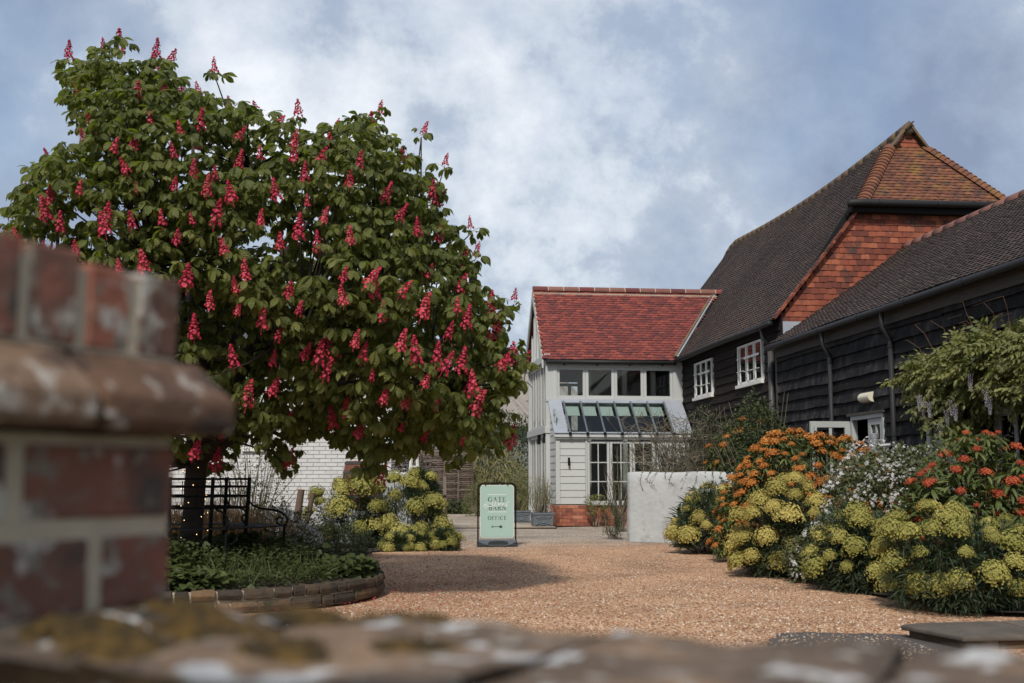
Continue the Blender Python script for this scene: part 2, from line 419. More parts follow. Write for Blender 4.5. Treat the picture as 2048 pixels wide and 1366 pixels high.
M['soil'] = mat('dark_soil', [(0.0, (0.018, 0.013, 0.009)), (1.0, (0.05, 0.037, 0.026))], 9, 0, 1, 0, rough=1.0, bump=(20, 0.02, 0.8))
M['flag'] = mat('sandstone_flag', [(0.0, (0.22, 0.18, 0.14)), (0.5, (0.33, 0.28, 0.22)), (1.0, (0.42, 0.36, 0.28))], 3, 0.6, 0.7, -0.15, rough=0.9, bump=(12, 0.01, 0.4), over=[((0.34, 0.20, 0.10), 1.2, 0.56, 0.75, 4)])
M['tarmac'] = mat('worn_tarmac', [(0.0, (0.035, 0.033, 0.033)), (0.6, (0.075, 0.068, 0.064)), (1.0, (0.26, 0.18, 0.12))], 38, 0, 1.25, -0.12, rough=0.9, bump=(60, 0.01, 0.6), detail=3)

mb = MB()
mb.quad((-400, -60, -0.09), (400, -60, -0.09), (400, 740, -0.09), (-400, 740, -0.09))
props(mb.build('ground', M['lawn']), kind='structure')
# gravel drive: a gently uneven sheet
gx = np.concatenate([np.linspace(-14, -4, 14), np.linspace(-3.6, 9, 64)]); gy = np.linspace(0.4, 42, 110)
def gz(x, y): return 0.012 * math.sin(x * 1.3 + 0.4 * y) + 0.010 * math.sin(y * 0.9 - x * 0.7) - 0.006
mb = MB()
V = [(x, y, gz(x, y)) for y in gy for x in gx]; nx = len(gx)
mb.add(V, [(j * nx + i, j * nx + i + 1, (j + 1) * nx + i + 1, (j + 1) * nx + i) for j in range(len(gy) - 1) for i in range(nx - 1)])
props(mb.build('gravel_drive', M['gravel'], smooth=True), kind='structure')

# ------------------------------------------------------------------ roof tiling
def tile_proto(w=0.165, L=0.24, t=0.013, camber=0.006, lift=0.02):
    mb = MB()
    xs = (-w / 2 + 0.0015, 0, w / 2 - 0.0015)
    zc = (0, camber, 0)
    V = [(x, 0, lift - t + c) for x, c in zip(xs, zc)] + [(x, 0, lift + c) for x, c in zip(xs, zc)] + [(x, L, 0.0 + c) for x, c in zip(xs, zc)] + [(x, L, -t + c) for x, c in zip(xs, zc)]
    mb.add(V, [(0, 1, 4, 3), (1, 2, 5, 4), (3, 4, 7, 6), (4, 5, 8, 7), (0, 3, 6, 9), (2, 11, 8, 5)])
    return mb
CAMP = np.array([0, 0, EYE])
def in_frame(P, margin=30):
    d = P - CAMP; k = d @ _F
    x = 1024 + FPX * (d @ _R) / k; y = 683 - FPX * (d @ _U) / k
    return (k > 0) & (x > -margin) & (x < 2048 + margin) & (y > -margin) & (y < 1366 + margin)
def tile_roof(parent, S, urange, vrange, gauge, width, inside, material, name='roof_tile', single=300, seed=1, jit=0.006, proto_kw=None, stuff_name='roof_tiles', lichen=None):
    """S(u, v) -> point; tiles laid in bonded courses; the largest in view are objects, the rest one part"""
    r = np.random.default_rng(seed)
    pts, ax, up = [], [], []
    e = 0.02
    nv = int((vrange[1] - vrange[0]) / gauge)
    for c in range(nv + 1):
        v = vrange[0] + c * gauge
        o = (c % 2) * width / 2 + r.uniform(-0.01, 0.01)
        for u in np.arange(urange[0] + o, urange[1] + 1e-6, width):
            if not inside(u, v): continue
            vv = v + r.normal(0, jit)
            p = S(u, vv); pu = S(u + e, vv); pv = S(u, vv + e)
            y = nrm(pv - p); x = nrm(pu - p); z = np.cross(x, y)
            if z[2] < 0: z = -z
            y2 = nrm(y + x * r.normal(0, 0.012) + z * r.normal(0, 0.012))
            pts.append(p + z * 0.012); ax.append(y2); up.append(z + x * r.normal(0, 0.015))
    pts, ax, up = map(np.array, (pts, ax, up))
    mats_ = frames(pts, ax, up)
    rnd = r.uniform(0, 1, len(pts))
    d = np.linalg.norm(pts - CAMP, axis=1) + np.where(in_frame(pts), 0, 1000)
    order = np.argsort(d)
    one, rest = order[:single], order[single:]
    kw = dict(w=width, L=gauge * 2.3); kw.update(proto_kw or {})
    tp = tile_proto(**kw)
    meshes = [tp.mesh('roof_tile', material, rnd=(k + 0.5) / 12) for k in range(12)]
    for i in one:
        inst(name, meshes[int(rnd[i] * 12)], mats_[i], parent)
    if len(rest):
        add_merged(stuff_name, [proto(tp)], np.zeros(len(rest), int), mats_[rest], rnd[rest], material, parent)
    return len(pts)

# ------------------------------------------------------------------ weatherboards
def boards(parent, p0, du, length, z0, z1, expo, thick, material, nrm_dir, openings=(), name='weatherboard', wav=0.0, joints=None, seed=0, seg=0.35, top_cut=None):
    """lapped boards on a vertical wall that starts at p0 and runs length along du; openings (u0,u1,z0,z1)"""
    r = random.Random(seed)
    du = Vector(du); nd = Vector(nrm_dir); p0 = Vector(p0)
    z = z0
    row = 0
    while z < z1 - 0.02:
        e = expo * (1 + (r.uniform(-0.08, 0.08) if wav else 0))
        zt = min(z + e, z1)
        segs = [(0.0, length)]
        for (a, b_, c, d) in openings:
            if zt > c + 0.01 and z < d - 0.01:
                segs = [q for (s0, s1) in segs for q in ((s0, min(s1, a)), (max(s0, b_), s1)) if q[1] - q[0] > 0.02]
        out = []
        for (s0, s1) in segs:
            if joints:
                cuts = [s0]
                while s1 - cuts[-1] > joints * 1.3: cuts.append(cuts[-1] + joints * r.uniform(0.6, 1.25))
                cuts.append(s1)
                out += list(zip(cuts[:-1], cuts[1:]))
            else: out.append((s0, s1))
        for (s0, s1) in out:
            if s1 - s0 < 0.03: continue
            g = 0.002
            n_ = max(1, int((s1 - s0) / seg)) if wav else 1
            mb = MB(); V = []
            ph = r.uniform(0, 9); tl = r.uniform(-1, 1) * wav * 0.6
            for k in range(n_ + 1):
                t = k / n_; u = s0 + g + (s1 - s0 - 2 * g) * t
                dz = (wav * (0.6 * math.sin(u * 2.1 + ph) + 0.5 * math.sin(u * 5.3 + ph * 2)) + tl * (t - .5) * 2 + r.uniform(-.3, .3) * wav) if wav else 0
                q = p0 + du * u
                db = thick + (r.uniform(0, 0.006) if wav else 0)
                for (hz, off) in ((z + dz, 0.002), (z + dz, db + 0.006), (zt + 0.022, 0.006 + (0.003 if wav else 0.002)), (zt + 0.022, 0.0)):
                    c = q + nd * off; V.append((c.x, c.y, hz))
            F = []
            for k in range(n_):
                a = 4 * k; b2 = a + 4
                F += [(a, b2, b2 + 1, a + 1), (a + 1, b2 + 1, b2 + 2, a + 2)]
            F += [(0, 1, 2, 3), (4 * n_ + 3, 4 * n_ + 2, 4 * n_ + 1, 4 * n_)]
            mb.add(V, F)
            mb.build(name, material, parent, rnd=r.random())
        z = zt; row += 1

# ------------------------------------------------------------------ windows
def window(parent, p0, du, nd, w, h, cols, rows, pmat, gmat, frame=0.055, bar=0.022, depth=0.06, name='window', sill=None, label=None, casements=None, bars_as=True):
    """a glazed frame in a vertical wall; p0 lower corner, du along the wall, nd outward"""
    du, nd, p0 = Vector(du), Vector(nd), Vector(p0)
    up = Vector((0, 0, 1))
    def pt(u, z, o): return p0 + du * u + up * z + nd * o
    mb = MB()
    def rect(u0, u1, z0, z1, o0, o1):
        P = [pt(u0, z0, o0), pt(u1, z0, o0), pt(u1, z1, o0), pt(u0, z1, o0)]
        mb.prism(P, nd * (o1 - o0))
    rect(0, frame, 0, h, -depth, 0); rect(w - frame, w, 0, h, -depth, 0)
    rect(frame, w - frame, 0, frame, -depth, -0.002); rect(frame, w - frame, h - frame, h, -depth, -0.002)
    wob = mb.build(name, pmat, parent, label=label)
    iw, ih = w - 2 * frame, h - 2 * frame
    for c in range(1, cols):
        mb = MB(); u = frame + iw * c / cols; rect(u - bar / 2, u + bar / 2, frame, h - frame, -depth * 0.7, -0.012); mb.build('glazing_bar', pmat, wob)
    for r_ in range(1, rows):
        mb = MB(); z = frame + ih * r_ / rows; rect(frame, w - frame, z - bar / 2, z + bar / 2, -depth * 0.7 + 0.003, -0.015); mb.build('glazing_bar', pmat, wob)
    for c in range(cols):
        for r_ in range(rows):
            mb = MB()
            u0, u1 = frame + iw * c / cols, frame + iw * (c + 1) / cols
            z0, z1 = frame + ih * r_ / rows, frame + ih * (r_ + 1) / rows
            tw = random.uniform(-0.002, 0.002)
            mb.quad(pt(u0, z0, -depth / 2 + tw), pt(u1, z0, -depth / 2 - tw), pt(u1, z1, -depth / 2 + tw * .5), pt(u0, z1, -depth / 2 - tw))
            mb.build('pane', gmat, wob)
    if sill:
        mb = MB(); rect(-0.05, w + 0.05, -sill, -0.003, -0.03, 0.05); mb.build('sill', pmat, wob)
    return wob

# ------------------------------------------------------------------ glazed extension (red tiled roof)
Y1, Y2, YR, YB = 29.5, 30.6, 32.45, 34.3
XL, XW = 4.40, 8.2
ext = thing('glazed_extension', (6.2, 31, 0), 'pale grey timber extension with red tiled roof, sloping glass and brick plinth', 'building')
# brick plinth with bricks one by one
LX0 = 4.50
mb = MB(); mb.box(LX0 + 0.006, 8.05, Y1 + 0.012, Y2 - 0.1, 0, 0.535)
pl = mb.build('plinth', M['mortar'], ext)
brick_m = MB().box(-0.1075, 0.1075, -0.05, 0.05, -0.0325, 0.0325)
bmesh_r = [brick_m.mesh('brick', M['red_brick'], rnd=(k + .5) / 10) for k in range(10)]
half_r = [MB().box(-0.05, 0.05, -0.05, 0.05, -0.0325, 0.0325).mesh('brick', M['red_brick'], rnd=(k + .5) / 10) for k in range(10)]
for c in range(6):
    z = 0.048 + c * 0.0885
    x = LX0 + (0.11 if c % 2 == 0 else 0.225)
    if c % 2: inst('brick', random.choice(half_r), Matrix.Translation((LX0 + 0.052, Y1 + 0.05, z)) @ Matrix.Diagonal((1, 1, 1.15, 1)), pl)
    while x < 7.9:
        m4 = Matrix.Translation((x, Y1 + 0.05 + random.uniform(-.003, .003), z)) @ Matrix.Rotation(random.uniform(-.006, .006), 4, 'Y') @ Matrix.Diagonal((1, 1, 1.15, 1))
        inst('brick', random.choice(bmesh_r), m4, pl)
        x += 0.227
    for k in range(4):
        m4 = Matrix.Translation((LX0 + 0.05, Y1 + 0.22 + k * 0.227 + (0.1 if c % 2 else 0), z)) @ Matrix.Rotation(math.pi / 2, 4, 'Z') @ Matrix.Diagonal((1, 1, 1.15, 1))
        inst('brick', random.choice(bmesh_r), m4, pl)
# lower front wall
P = M['paint']
ZP, ZG = 0.56, 2.22
mb = MB(); mb.box(LX0 + 0.03, 8.04, Y1 + 0.05, Y1 + 0.09, ZP, ZG - 0.02); mb.v = mb.v
# backing is cut round the windows: left and right pieces only
mb = MB(); mb.box(LX0 + 0.03, 5.30, Y1 + 0.05, Y1 + 0.09, ZP, ZG); mb.box(7.15, 8.04, Y1 + 0.05, Y1 + 0.09, ZP, ZG); mb.build('wall_backing', P, ext)
mb = MB(); mb.box(LX0, LX0 + 0.11, Y1 - 0.004, Y1 + 0.11, ZP - 0.002, ZG); mb.build('corner_post', P, ext, bevel=0.004)
boards(ext, (LX0 + 0.113, Y1 + 0.045, 0), (1, 0, 0), 0.66, ZP, ZG, 0.178, 0.02, P, (0, -1, 0))
boards(ext, (7.15, Y1 + 0.045, 0), (1, 0, 0), 0.85, ZP, ZG, 0.178, 0.02, P, (0, -1, 0), seed=3)
mb = MB(); mb.box(5.275, 5.315, Y1 - 0.006, Y1 + 0.08, ZP + 0.002, ZG); mb.build('corner_post', P, ext)
boards(ext, (LX0 + 0.03, Y1 + 0.115, 0), (0, 1, 0), Y2 - Y1 - 0.16, ZP, 3.0, 0.178, 0.02, P, (-1, 0, 0), seed=5)
mb = MB(); mb.prism([(LX0 + 0.04, Y1 + 0.11, ZP), (LX0 + 0.04, Y2, ZP), (LX0 + 0.04, Y2, 3.2), (LX0 + 0.04, Y1 + 0.11, 2.25)], (0.04, 0, 0)); mb.build('wall_backing', P, ext)
for (x0, x1) in ((5.325, 5.91), (5.925, 6.51), (6.525, 7.11)):
    window(ext, (x0, Y1 + 0.02, ZP + 0.02), (1, 0, 0), (0, -1, 0), x1 - x0, ZG - ZP - 0.06, 2, 3, P, M['glass'], frame=0.062, bar=0.026, name='window')
mb = MB(); mb.box(5.28, 7.2, Y1 - 0.06, Y1 + 0.03, ZP - 0.03, ZP + 0.017); mb.build('sill', P, ext)
# eaves moulding
mb = MB(); mb.box(LX0 - 0.03, 8.05, Y1 - 0.05, Y1 + 0.06, ZG + 0.002, ZG + 0.05); mb.box(LX0 - 0.05, 8.05, Y1 - 0.09, Y1 - 0.0, ZG + 0.052, ZG + 0.12); mb.build('gutter', P, ext, bevel=0.008)
# glass slope: lead edge, bars, panes
zl, zh = 2.36, 3.30
ya, yb = Y1 - 0.06, Y2 - 0.02
def slope(x, t, o=0.0):
    d = Vector((0, yb - ya, zh - zl)); nn = Vector((0, -(zh - zl), yb - ya)).normalized()
    return Vector((x, ya, zl)) + d * t + nn * o
def slope_plate(x0, x1, t0, t1, o0, o1):
    m_ = MB(); m_.prism([slope(x0, t0, o0), slope(x1, t0, o0), slope(x1, t1, o0), slope(x0, t1, o0)], slope(0, 0, o1) - slope(0, 0, o0)); return m_
slope_plate(LX0 - 0.05, LX0 + 0.31, 0.0, 1.0, 0.0, 0.035).build('lead_flashing', M['lead'], ext, bevel=0.008)
slope_plate(7.62, 8.12, 0.0, 1.0, 0.0, 0.035).build('lead_flashing', M['lead'], ext, bevel=0.008)
slope_plate(LX0 + 0.313, 7.617, 0.90, 1.0, 0.0, 0.045).build('lead_flashing', M['lead'], ext, bevel=0.006)
slope_plate(LX0 + 0.313, 7.617, 0.0, 0.035, 0.0, 0.03).build('lead_flashing', M['lead'], ext)
nb = 6
gx0, gx1 = LX0 + 0.36, 7.60
for k in range(nb + 1):
    x = gx0 + (gx1 - gx0) * k / nb
    bar_ = slope_plate(x - 0.022, x + 0.022, -0.03, 0.92, 0.036, 0.075).build('glazing_bar', M['lead_dark'], ext)
    m_ = MB(); c = slope(x, -0.035, 0.05); m_.box(c.x - 0.032, c.x + 0.032, c.y - 0.03, c.y + 0.03, c.z - 0.035, c.z + 0.035); m_.build('bar_end', M['black_metal'], bar_)
    if k < nb:
        x2 = gx0 + (gx1 - gx0) * (k + 1) / nb
        m_ = MB(); m_.quad(slope(x + 0.01, 0.02, 0.032), slope(x2 - 0.01, 0.02, 0.032), slope(x2 - 0.01, 0.92, 0.032), slope(x + 0.01, 0.92, 0.032)); m_.build('roof_pane', M['glass_roof'], ext)
        slope_plate(x + 0.05, x2 - 0.05, 0.62, 0.9, -0.10, -0.09).build('reflection_panel', M['reflection_panel'], ext)  # panel added under the glass, its pale colour imitating a reflected band
# upper wall and its four windows
mb = MB()
mb.box(XL, XW, Y2 - 0.05, Y2 + 0.05, 3.27, 3.36); mb.build('sill_beam', P, ext, bevel=0.006)
mb = MB(); mb.box(XL, 4.60, Y2 - 0.02, Y2 + 0.12, 3.362, 4.36); mb.build('corner_post', P, ext)
mb = MB(); mb.box(4.60, 4.70, Y2 - 0.035, Y2 + 0.10, 3.362, 4.36); mb.build('corner_post', P, ext)
mb = MB(); mb.box(4.70, XW, Y2 - 0.03, Y2 + 0.09, 4.21, 4.36); mb.build('head_beam', P, ext)
wx = [(4.705, 5.49), (5.495, 6.28), (6.285, 7.09), (7.095, 7.9)]
for (a, b_) in wx:
    window(ext, (a, Y2, 3.365), (1, 0, 0), (0, -1, 0), b_ - a, 0.845, 1, 1, P, M['glass'], frame=0.075, depth=0.07)
mb = MB(); mb.box(7.905, XW, Y2 - 0.02, Y2 + 0.08, 3.362, 4.208); mb.build('wall_panel', P, ext)
mb = MB(); mb.box(XL + 0.05, XW, Y2 + 0.0, Y2 + 0.10, 3.10, 3.268); mb.build('wall_panel', P, ext)
# corner post running to the ground and the gable side
mb = MB(); mb.box(XL, XL + 0.13, Y2 - 0.019, Y2 + 0.13, 0, 3.268); mb.build('corner_post', P, ext, bevel=0.005)
mb = MB(); mb.box(XL, XL + 0.13, YB - 0.13, YB, 0, 4.36); mb.build('corner_post', P, ext, bevel=0.005)
for (z0, z1, o) in ((4.36, 4.56, 0.05), (2.42, 2.60, 0.03), (3.02 - .0, 3.02, 0)):
    if z1 > z0:
        mb = MB(); mb.box(XL - o, XL + 0.12, Y2 - 0.02 - o, YB + o, z0, z1); mb.build('tie_beam', P, ext, bevel=0.006)
for k, (a, b_) in enumerate(((0.15, 1.22), (1.24, 2.31), (2.33, 3.40))):
    window(ext, (XL + 0.03, Y2 + a + (b_ - a), 2.61), (0, -1, 0), (-1, 0, 0), b_ - a, 1.74, 2, 1, P, M['glass'], frame=0.06, bar=0.05)
    window(ext, (XL + 0.03, Y2 + a + (b_ - a), 0.03), (0, -1, 0), (-1, 0, 0), b_ - a, 2.38, 2, 1, P, M['glass'], frame=0.08, bar=0.05, name='glazed_door')
for yh in (Y2 + 0.12, Y2 + 1.23):
    mb = MB(); mb.box(XL - 0.05, XL + 0.03, yh, yh + 0.09, 2.16, 2.42); mb.build('door_hinge', M['black_metal'], ext)
# gable infill above the tie beam
mb = MB(); mb.prism([(XL + 0.05, Y2 + 0.05, 4.56), (XL + 0.05, YB - 0.05, 4.56), (XL + 0.05, YR, 6.5)], (0.03, 0, 0)); mb.build('gable_panel', M['sage_paint'], ext)
for yy in (Y2 + 0.55, Y2 + 1.0, YR - 0.1, YR + 0.5, YR + 1.0):
    t = 1 - abs(yy - YR) / (YR - Y2)
    mb = MB(); mb.box(XL - 0.01, XL + 0.048, yy - 0.05, yy + 0.05, 4.561, 4.56 + 1.95 * t - 0.06); mb.build('gable_stud', P, ext)
ZE, ZR = 4.38, 6.60
eave_y = Y2 - 0.16
slo = (ZR - ZE) / (YR - eave_y)
for sgn in (-1, 1):
    mb = MB()
    a = Vector((XL - 0.12, YR, ZR - 0.02)); b_ = Vector((XL - 0.12, YR + sgn * (YR - eave_y), ZE - 0.02))
    mb.prism([a, b_, b_ - Vector((0, 0, 0.2)), a - Vector((0, 0, 0.24))], (0.04, 0, 0)); mb.build('bargeboard', P, ext)
# roof
roof = MB()
roof.add([(XL - 0.1, eave_y, ZE), (9.9, eave_y, ZE), (9.9, YR, ZR), (XL - 0.1, YR, ZR)], [(0, 1, 2, 3)])
ROOF = roof.build('roof', M['black_gap'], ext); roof = MB()
yb2 = YR + (YR - eave_y)
roof.add([(XL - 0.1, yb2, ZE), (9.9, yb2, ZE), (9.9, YR, ZR - 0.001), (XL - 0.1, YR, ZR - 0.001)], [(3, 2, 1, 0)])
roof.build('rear_roof_slope', M['red_tile'], ext)
BE_X, BE_Z, BR_X, BR_Z = 8.02, 4.45, 11.69, 9.13     # barn eave and ridge
bp = (BR_Z - BE_Z) / (BR_X - BE_X)
ln = math.hypot(ZR - ZE, YR - eave_y)
def S_ext(u, v): return np.array([u, eave_y + (YR - eave_y) * v / ln, ZE + (ZR - ZE) * v / ln])
def in_ext(u, v):
    z = ZE + (ZR - ZE) * v / ln
    return u < BE_X + (z - BE_Z) / bp + 0.06
tile_roof(ROOF, S_ext, (XL - 0.03, 10.0), (0, ln - 0.07), 0.1, 0.166, in_ext, M['red_tile'], seed=11, proto_kw=dict(lift=0.034, t=0.024, camber=0.004))
for k in range(13):
    x = XL - 0.1 + k * 0.45
    if x > 9.75: break
    m_ = MB(); prof = [(math.cos(a) * 0.115, math.sin(a) * 0.12) for a in np.linspace(-0.15, math.pi + 0.15, 9)]
    m_.prism([(x, YR + c, ZR - 0.0 + s_) for c, s_ in prof], (0.425, 0, 0)); rt = m_.build('ridge_tile', M['pink_ridge' if k % 3 else 'red_tile'], ROOF, rnd=random.random())
    m_ = MB(); m_.prism([(x + 0.425, YR + c * 0.97, ZR + s_ * 0.97) for c, s_ in prof], (0.025, 0, 0)); m_.build('mortar_joint', M['mortar'], ROOF)
mb = MB(); mb.bar((XL - 0.1, YR - 0.14, ZR - 0.11), (9.7, YR - 0.14, ZR - 0.11), 0.05, 0.04); mb.build('mortar_bed', M['mortar'], ROOF)
mb = MB(); mb.prism([(XL - 0.115, eave_y - 0.005, ZE + 0.0), (XL - 0.115, YR, ZR + 0.0), (XL - 0.115, YR, ZR + 0.04), (XL - 0.115, eave_y - 0.005, ZE + 0.04)], (0.03, 0, 0)); mb.build('verge_mortar', M['mortar'], ROOF)
# valley strip and eaves gutter
v0 = Vector((BE_X - 0.03, eave_y - 0.03, BE_Z + 0.05)); v1 = Vector((BE_X + (ZR - BE_Z) / bp, YR, ZR + 0.02))
mb = MB(); mb.bar(v0, v1, 0.07, 0.035); mb.build('valley_strip', M['lead'], ROOF)
mb = MB(); mb.bar(v0 + Vector((-0.05, 0, 0.01)), v1 + Vector((-0.05, 0, 0.01)), 0.06, 0.05); mb.build('valley_moss', M['ridge_tile'], ROOF)
mb = MB(); mb.tube([(XL + 0.0, eave_y - 0.02, ZE - 0.045), (7.96, eave_y - 0.02, ZE - 0.045)], 0.055, 10); mb.build('gutter', M['gutter'], ext, smooth=True)
for x in (4.9, 5.8, 6.7, 7.6):
    mb = MB(); mb.bar((x, eave_y + 0.02, ZE - 0.1), (x, Y2, ZE - 0.12), 0.03, 0.03); mb.build('gutter_bracket', M['black_metal'], ext)
# interior
mb = MB(); mb.box(XL + 0.1, XW, Y1 + 0.1, YB, 0.005, 0.02); mb.build('inner_floor', M['inner_dark'], ext)
mb = MB(); mb.box(5.9, XW, YB - 0.06, YB, 0.02, 4.36); mb.box(XL + .13, 5.9, YB - .06, YB, .02, .5); mb.box(XL + .13, 5.9, YB - .06, YB, 4.1, 4.36); mb.build('rear_wall', M['inner'], ext)
window(ext, (XL + 0.15, YB - 0.02, 0.52), (1, 0, 0), (0, 1, 0), 1.7, 3.55, 3, 2, P, M['glass'], frame=0.09, bar=0.1)
mb = MB()
for x in (5.6, 6.6, 7.4):
    mb.box(x - 0.06, x + 0.06, Y2 + 0.15, Y2 + 0.3, 0.02, 4.3)
mb.box(XL + .14, XW, Y2 + 0.15, Y2 + 0.29, 2.95, 3.09)
mb.build('inner_post', M['inner'], ext)
# wall lamp on the weatherboards
wl_ = thing('wall_lamp', (4.83, Y1, 1.65), 'small black cylinder wall lamp on the pale weatherboards', 'wall lamp')
mb = MB(); mb.tube([(4.835, Y1 - 0.05, 1.54), (4.835, Y1 - 0.05, 1.75)], 0.028, 12); mb.build('lamp_body', M['black_metal'], wl_, smooth=False)
mb = MB(); mb.box(4.815, 4.855, Y1 - 0.05, Y1 + 0.04, 1.62, 1.68); mb.build('bracket', M['black_metal'], wl_)

# ------------------------------------------------------------------ main barn
GY, FY = 22.8, 38.6
BX = 8.2
barn = thing('timber_barn', (10, 30, 0), 'tall dark weatherboarded barn with sagging tiled roof and orange half-hipped gable', 'building')
mb = MB(); mb.box(BX + 0.03, BX + 0.15, GY + 0.03, FY, 0, 4.5); wallb = mb.build('wall', M['black_gap'], barn)
W1, W2 = (23.95, 25.65, 3.33, 4.22), (27.75, 29.35, 3.30, 4.20)
ops = [(y0 - GY, y1 - GY, z0, z1) for (y0, y1, z0, z1) in (W1, W2)]
boards(wallb, (BX, GY, 0), (0, 1, 0), Y2 - GY + 0.1, 0.0, 4.5, 0.205, 0.038, M['brown_board'], (-1, 0, 0), [(a - .14, b_ + .14, c - .02, d) for a, b_, c, d in ops], wav=0.009, joints=2.6, seed=21)
for (y0, y1, z0, z1) in (W1, W2):
    du = (0, -1, 0); p = (BX - 0.045, y1, z0)
    wob = window(barn, p, du, (-1, 0, 0), y1 - y0, z1 - z0, 3, 1, M['white_paint'], M['glass_dark'], frame=0.05, bar=0.06, depth=0.07, sill=0.075)
    # leaded lights of each casement
    third = (y1 - y0 - 0.1) / 3
    for c in range(3):
        for k in (1,) if c == 0 else (1,):
            yy = y1 - 0.05 - third * (c + k / 2)
            m_ = MB(); m_.box(BX - 0.09, BX - 0.065, yy - 0.011, yy + 0.011, z0 + 0.05, z1 - 0.05); m_.build('glazing_bar', M['white_paint'], wob)
        zs = (0.33, 0.66) if c == 0 else (0.30, 0.64)
        for q in zs:
            t = 0.05 if (c and q > 0.6) else 0.012
            m_ = MB(); zz = z0 + (z1 - z0) * q; m_.box(BX - 0.094, BX - 0.067, y1 - 0.05 - third * (c + 1) + 0.03, y1 - 0.05 - third * c - 0.03, zz - t / 2, zz + t / 2); m_.build('glazing_bar', M['white_paint'], wob)
# roof surface with sag and a slight flare at the eaves
LR = math.hypot(BR_X - BE_X, BR_Z - BE_Z)
def S_barn(u, v):
    t = v / LR
    x = BE_X + (BR_X - BE_X) * t; z = BE_Z + (BR_Z - BE_Z) * t
    w = max(0.0, min(1.0, (u - GY) / (FY - GY)))
    sag = -0.30 * math.sin(math.pi * min(w, 1.0) ** 0.9) * t ** 1.2 - 0.05 * math.sin(u * 1.05 + 0.5) * math.sin(math.pi * t) - 0.10 * math.sin(math.pi * t)
    far = -1.0 * max(0, (u - 36.2) / 2.4) ** 2 * t
    return np.array([x, u, z + sag + far])
HB_Y, GAB_Y = GY - 0.12, 23.95
HZ, GZ = 6.92, 8.52
def hip_lim(z):
    if z > GZ: return GAB_Y - 0.05
    if z > HZ: return HB_Y + (GAB_Y - HB_Y) * (z - HZ) / (GZ - HZ) + 0.04
    return GY - 0.06
def barn_under(sgn):
    V, F = [], []
    vs_ = np.concatenate([np.linspace(-0.02, LR * 0.5, 8), np.linspace(LR * 0.528, LR * 0.868, 8), [LR * 0.871], np.linspace(LR * 0.9, LR, 3)]); nu = 44; nv = len(vs_)
    for k in range(nu):
        for v in vs_:
            lim = hip_lim(BE_Z + (BR_Z - BE_Z) * v / LR)
            u = lim + (FY - lim) * k / (nu - 1)
            p = S_barn(u, v)
            V.append((p[0] if sgn < 0 else 2 * BR_X - p[0], u, p[2] - 0.012))
    for i in range(nu - 1):
        for j in range(nv - 1):
            F.append((i * nv + j, (i + 1) * nv + j, (i + 1) * nv + j + 1, i * nv + j + 1))
    return V, F
BROOF = None
mb = MB()
V, F = barn_under(-1); mb.add(V, F)
BROOF = mb.build('roof', M['old_tile'], barn, rnd=0.4)
mb = MB(); V, F = barn_under(1); mb.add(V, F); mb.build('rear_roof_slope', M['old_tile'], barn, rnd=0.4)
gauge_b = 0.112
def in_barn(u, v):
    z = BE_Z + (BR_Z - BE_Z) * v / LR
    if u < hip_lim(z) - 0.03: return False
    # under the extension's roof
    if z < ZR + 0.05:
        half = (ZR - z) / slo
        if YR - half < u < YR + half: return False
    return True
tile_roof(BROOF, S_barn, (GY - 0.1, FY - 0.1), (0.0, LR - 0.05), gauge_b, 0.168, in_barn, M['old_tile'], seed=5, jit=0.004, proto_kw=dict(lift=0.036, camber=0.008, t=0.026))
# ridge
k = 0
u = GAB_Y - 0.08
while u < 37.6:
    p, q = S_barn(u, LR), S_barn(u + 0.44, LR)
    m_ = MB(); m_.tube([p + (0, 0, -0.03), q + (0, 0, -0.03)], 0.135, 12); m_.build('ridge_tile', M['ridge_tile'], BROOF, smooth=True, rnd=random.random())
    u += 0.45
# verge tiles along the gable (orange, slightly proud)
v = 0.0
vm = [MB().box(-0.09, 0.09, 0, 0.24, -0.03, 0.02).mesh('verge_tile', M['hung_tile'], rnd=(k + .5) / 6) for k in range(6)]
while True:
    p = S_barn(GY - 0.02, v)
    if p[2] > HZ - 0.15: break
    q = S_barn(GY - 0.02, v + 0.1)
    yv = nrm(q - p)
    m4 = frames((p + np.array([0, -0.02, 0.035]))[None], yv[None], np.cross([0, 1, 0], yv)[None] * -1 if False else np.array([[-yv[2], 0, yv[0]]]))[0]
    inst('verge_tile', random.choice(vm), m4, BROOF)
    v += 0.104
# gable wall: tile hanging
gpoly = [(BE_X + 0.2, 3.2), (13.9, 3.2), (13.9, HZ), (BE_X + 0.2 + (HZ - 4.6) / bp, HZ)]
mb = MB(); mb.prism([(BX + 0.02, GY + 0.04, 0), (14.9, GY + 0.04, 0), (14.9, GY + 0.04, 4.4), (13.6, GY + 0.04, HZ), (9.78, GY + 0.04, HZ), (BX + 0.02, GY + 0.04, 4.55)], (0, 0.1, 0)); GW = mb.build('gable_wall', M['black_gap'], barn)
tp = tile_proto(w=0.185, L=0.2, t=0.012, camber=0.003, lift=0.024)
hm = [tp.mesh('hung_tile', M['hung_tile'], rnd=(k + .5) / 14) for k in range(14)]
row = 0
z = 4.42
WE_X, WE_Z, WR_X, WR_Z = 7.95, 3.93, 10.99, 6.06      # wing eave and ridge
wp = (WR_Z - WE_Z) / (WR_X - WE_X)
nt = 0
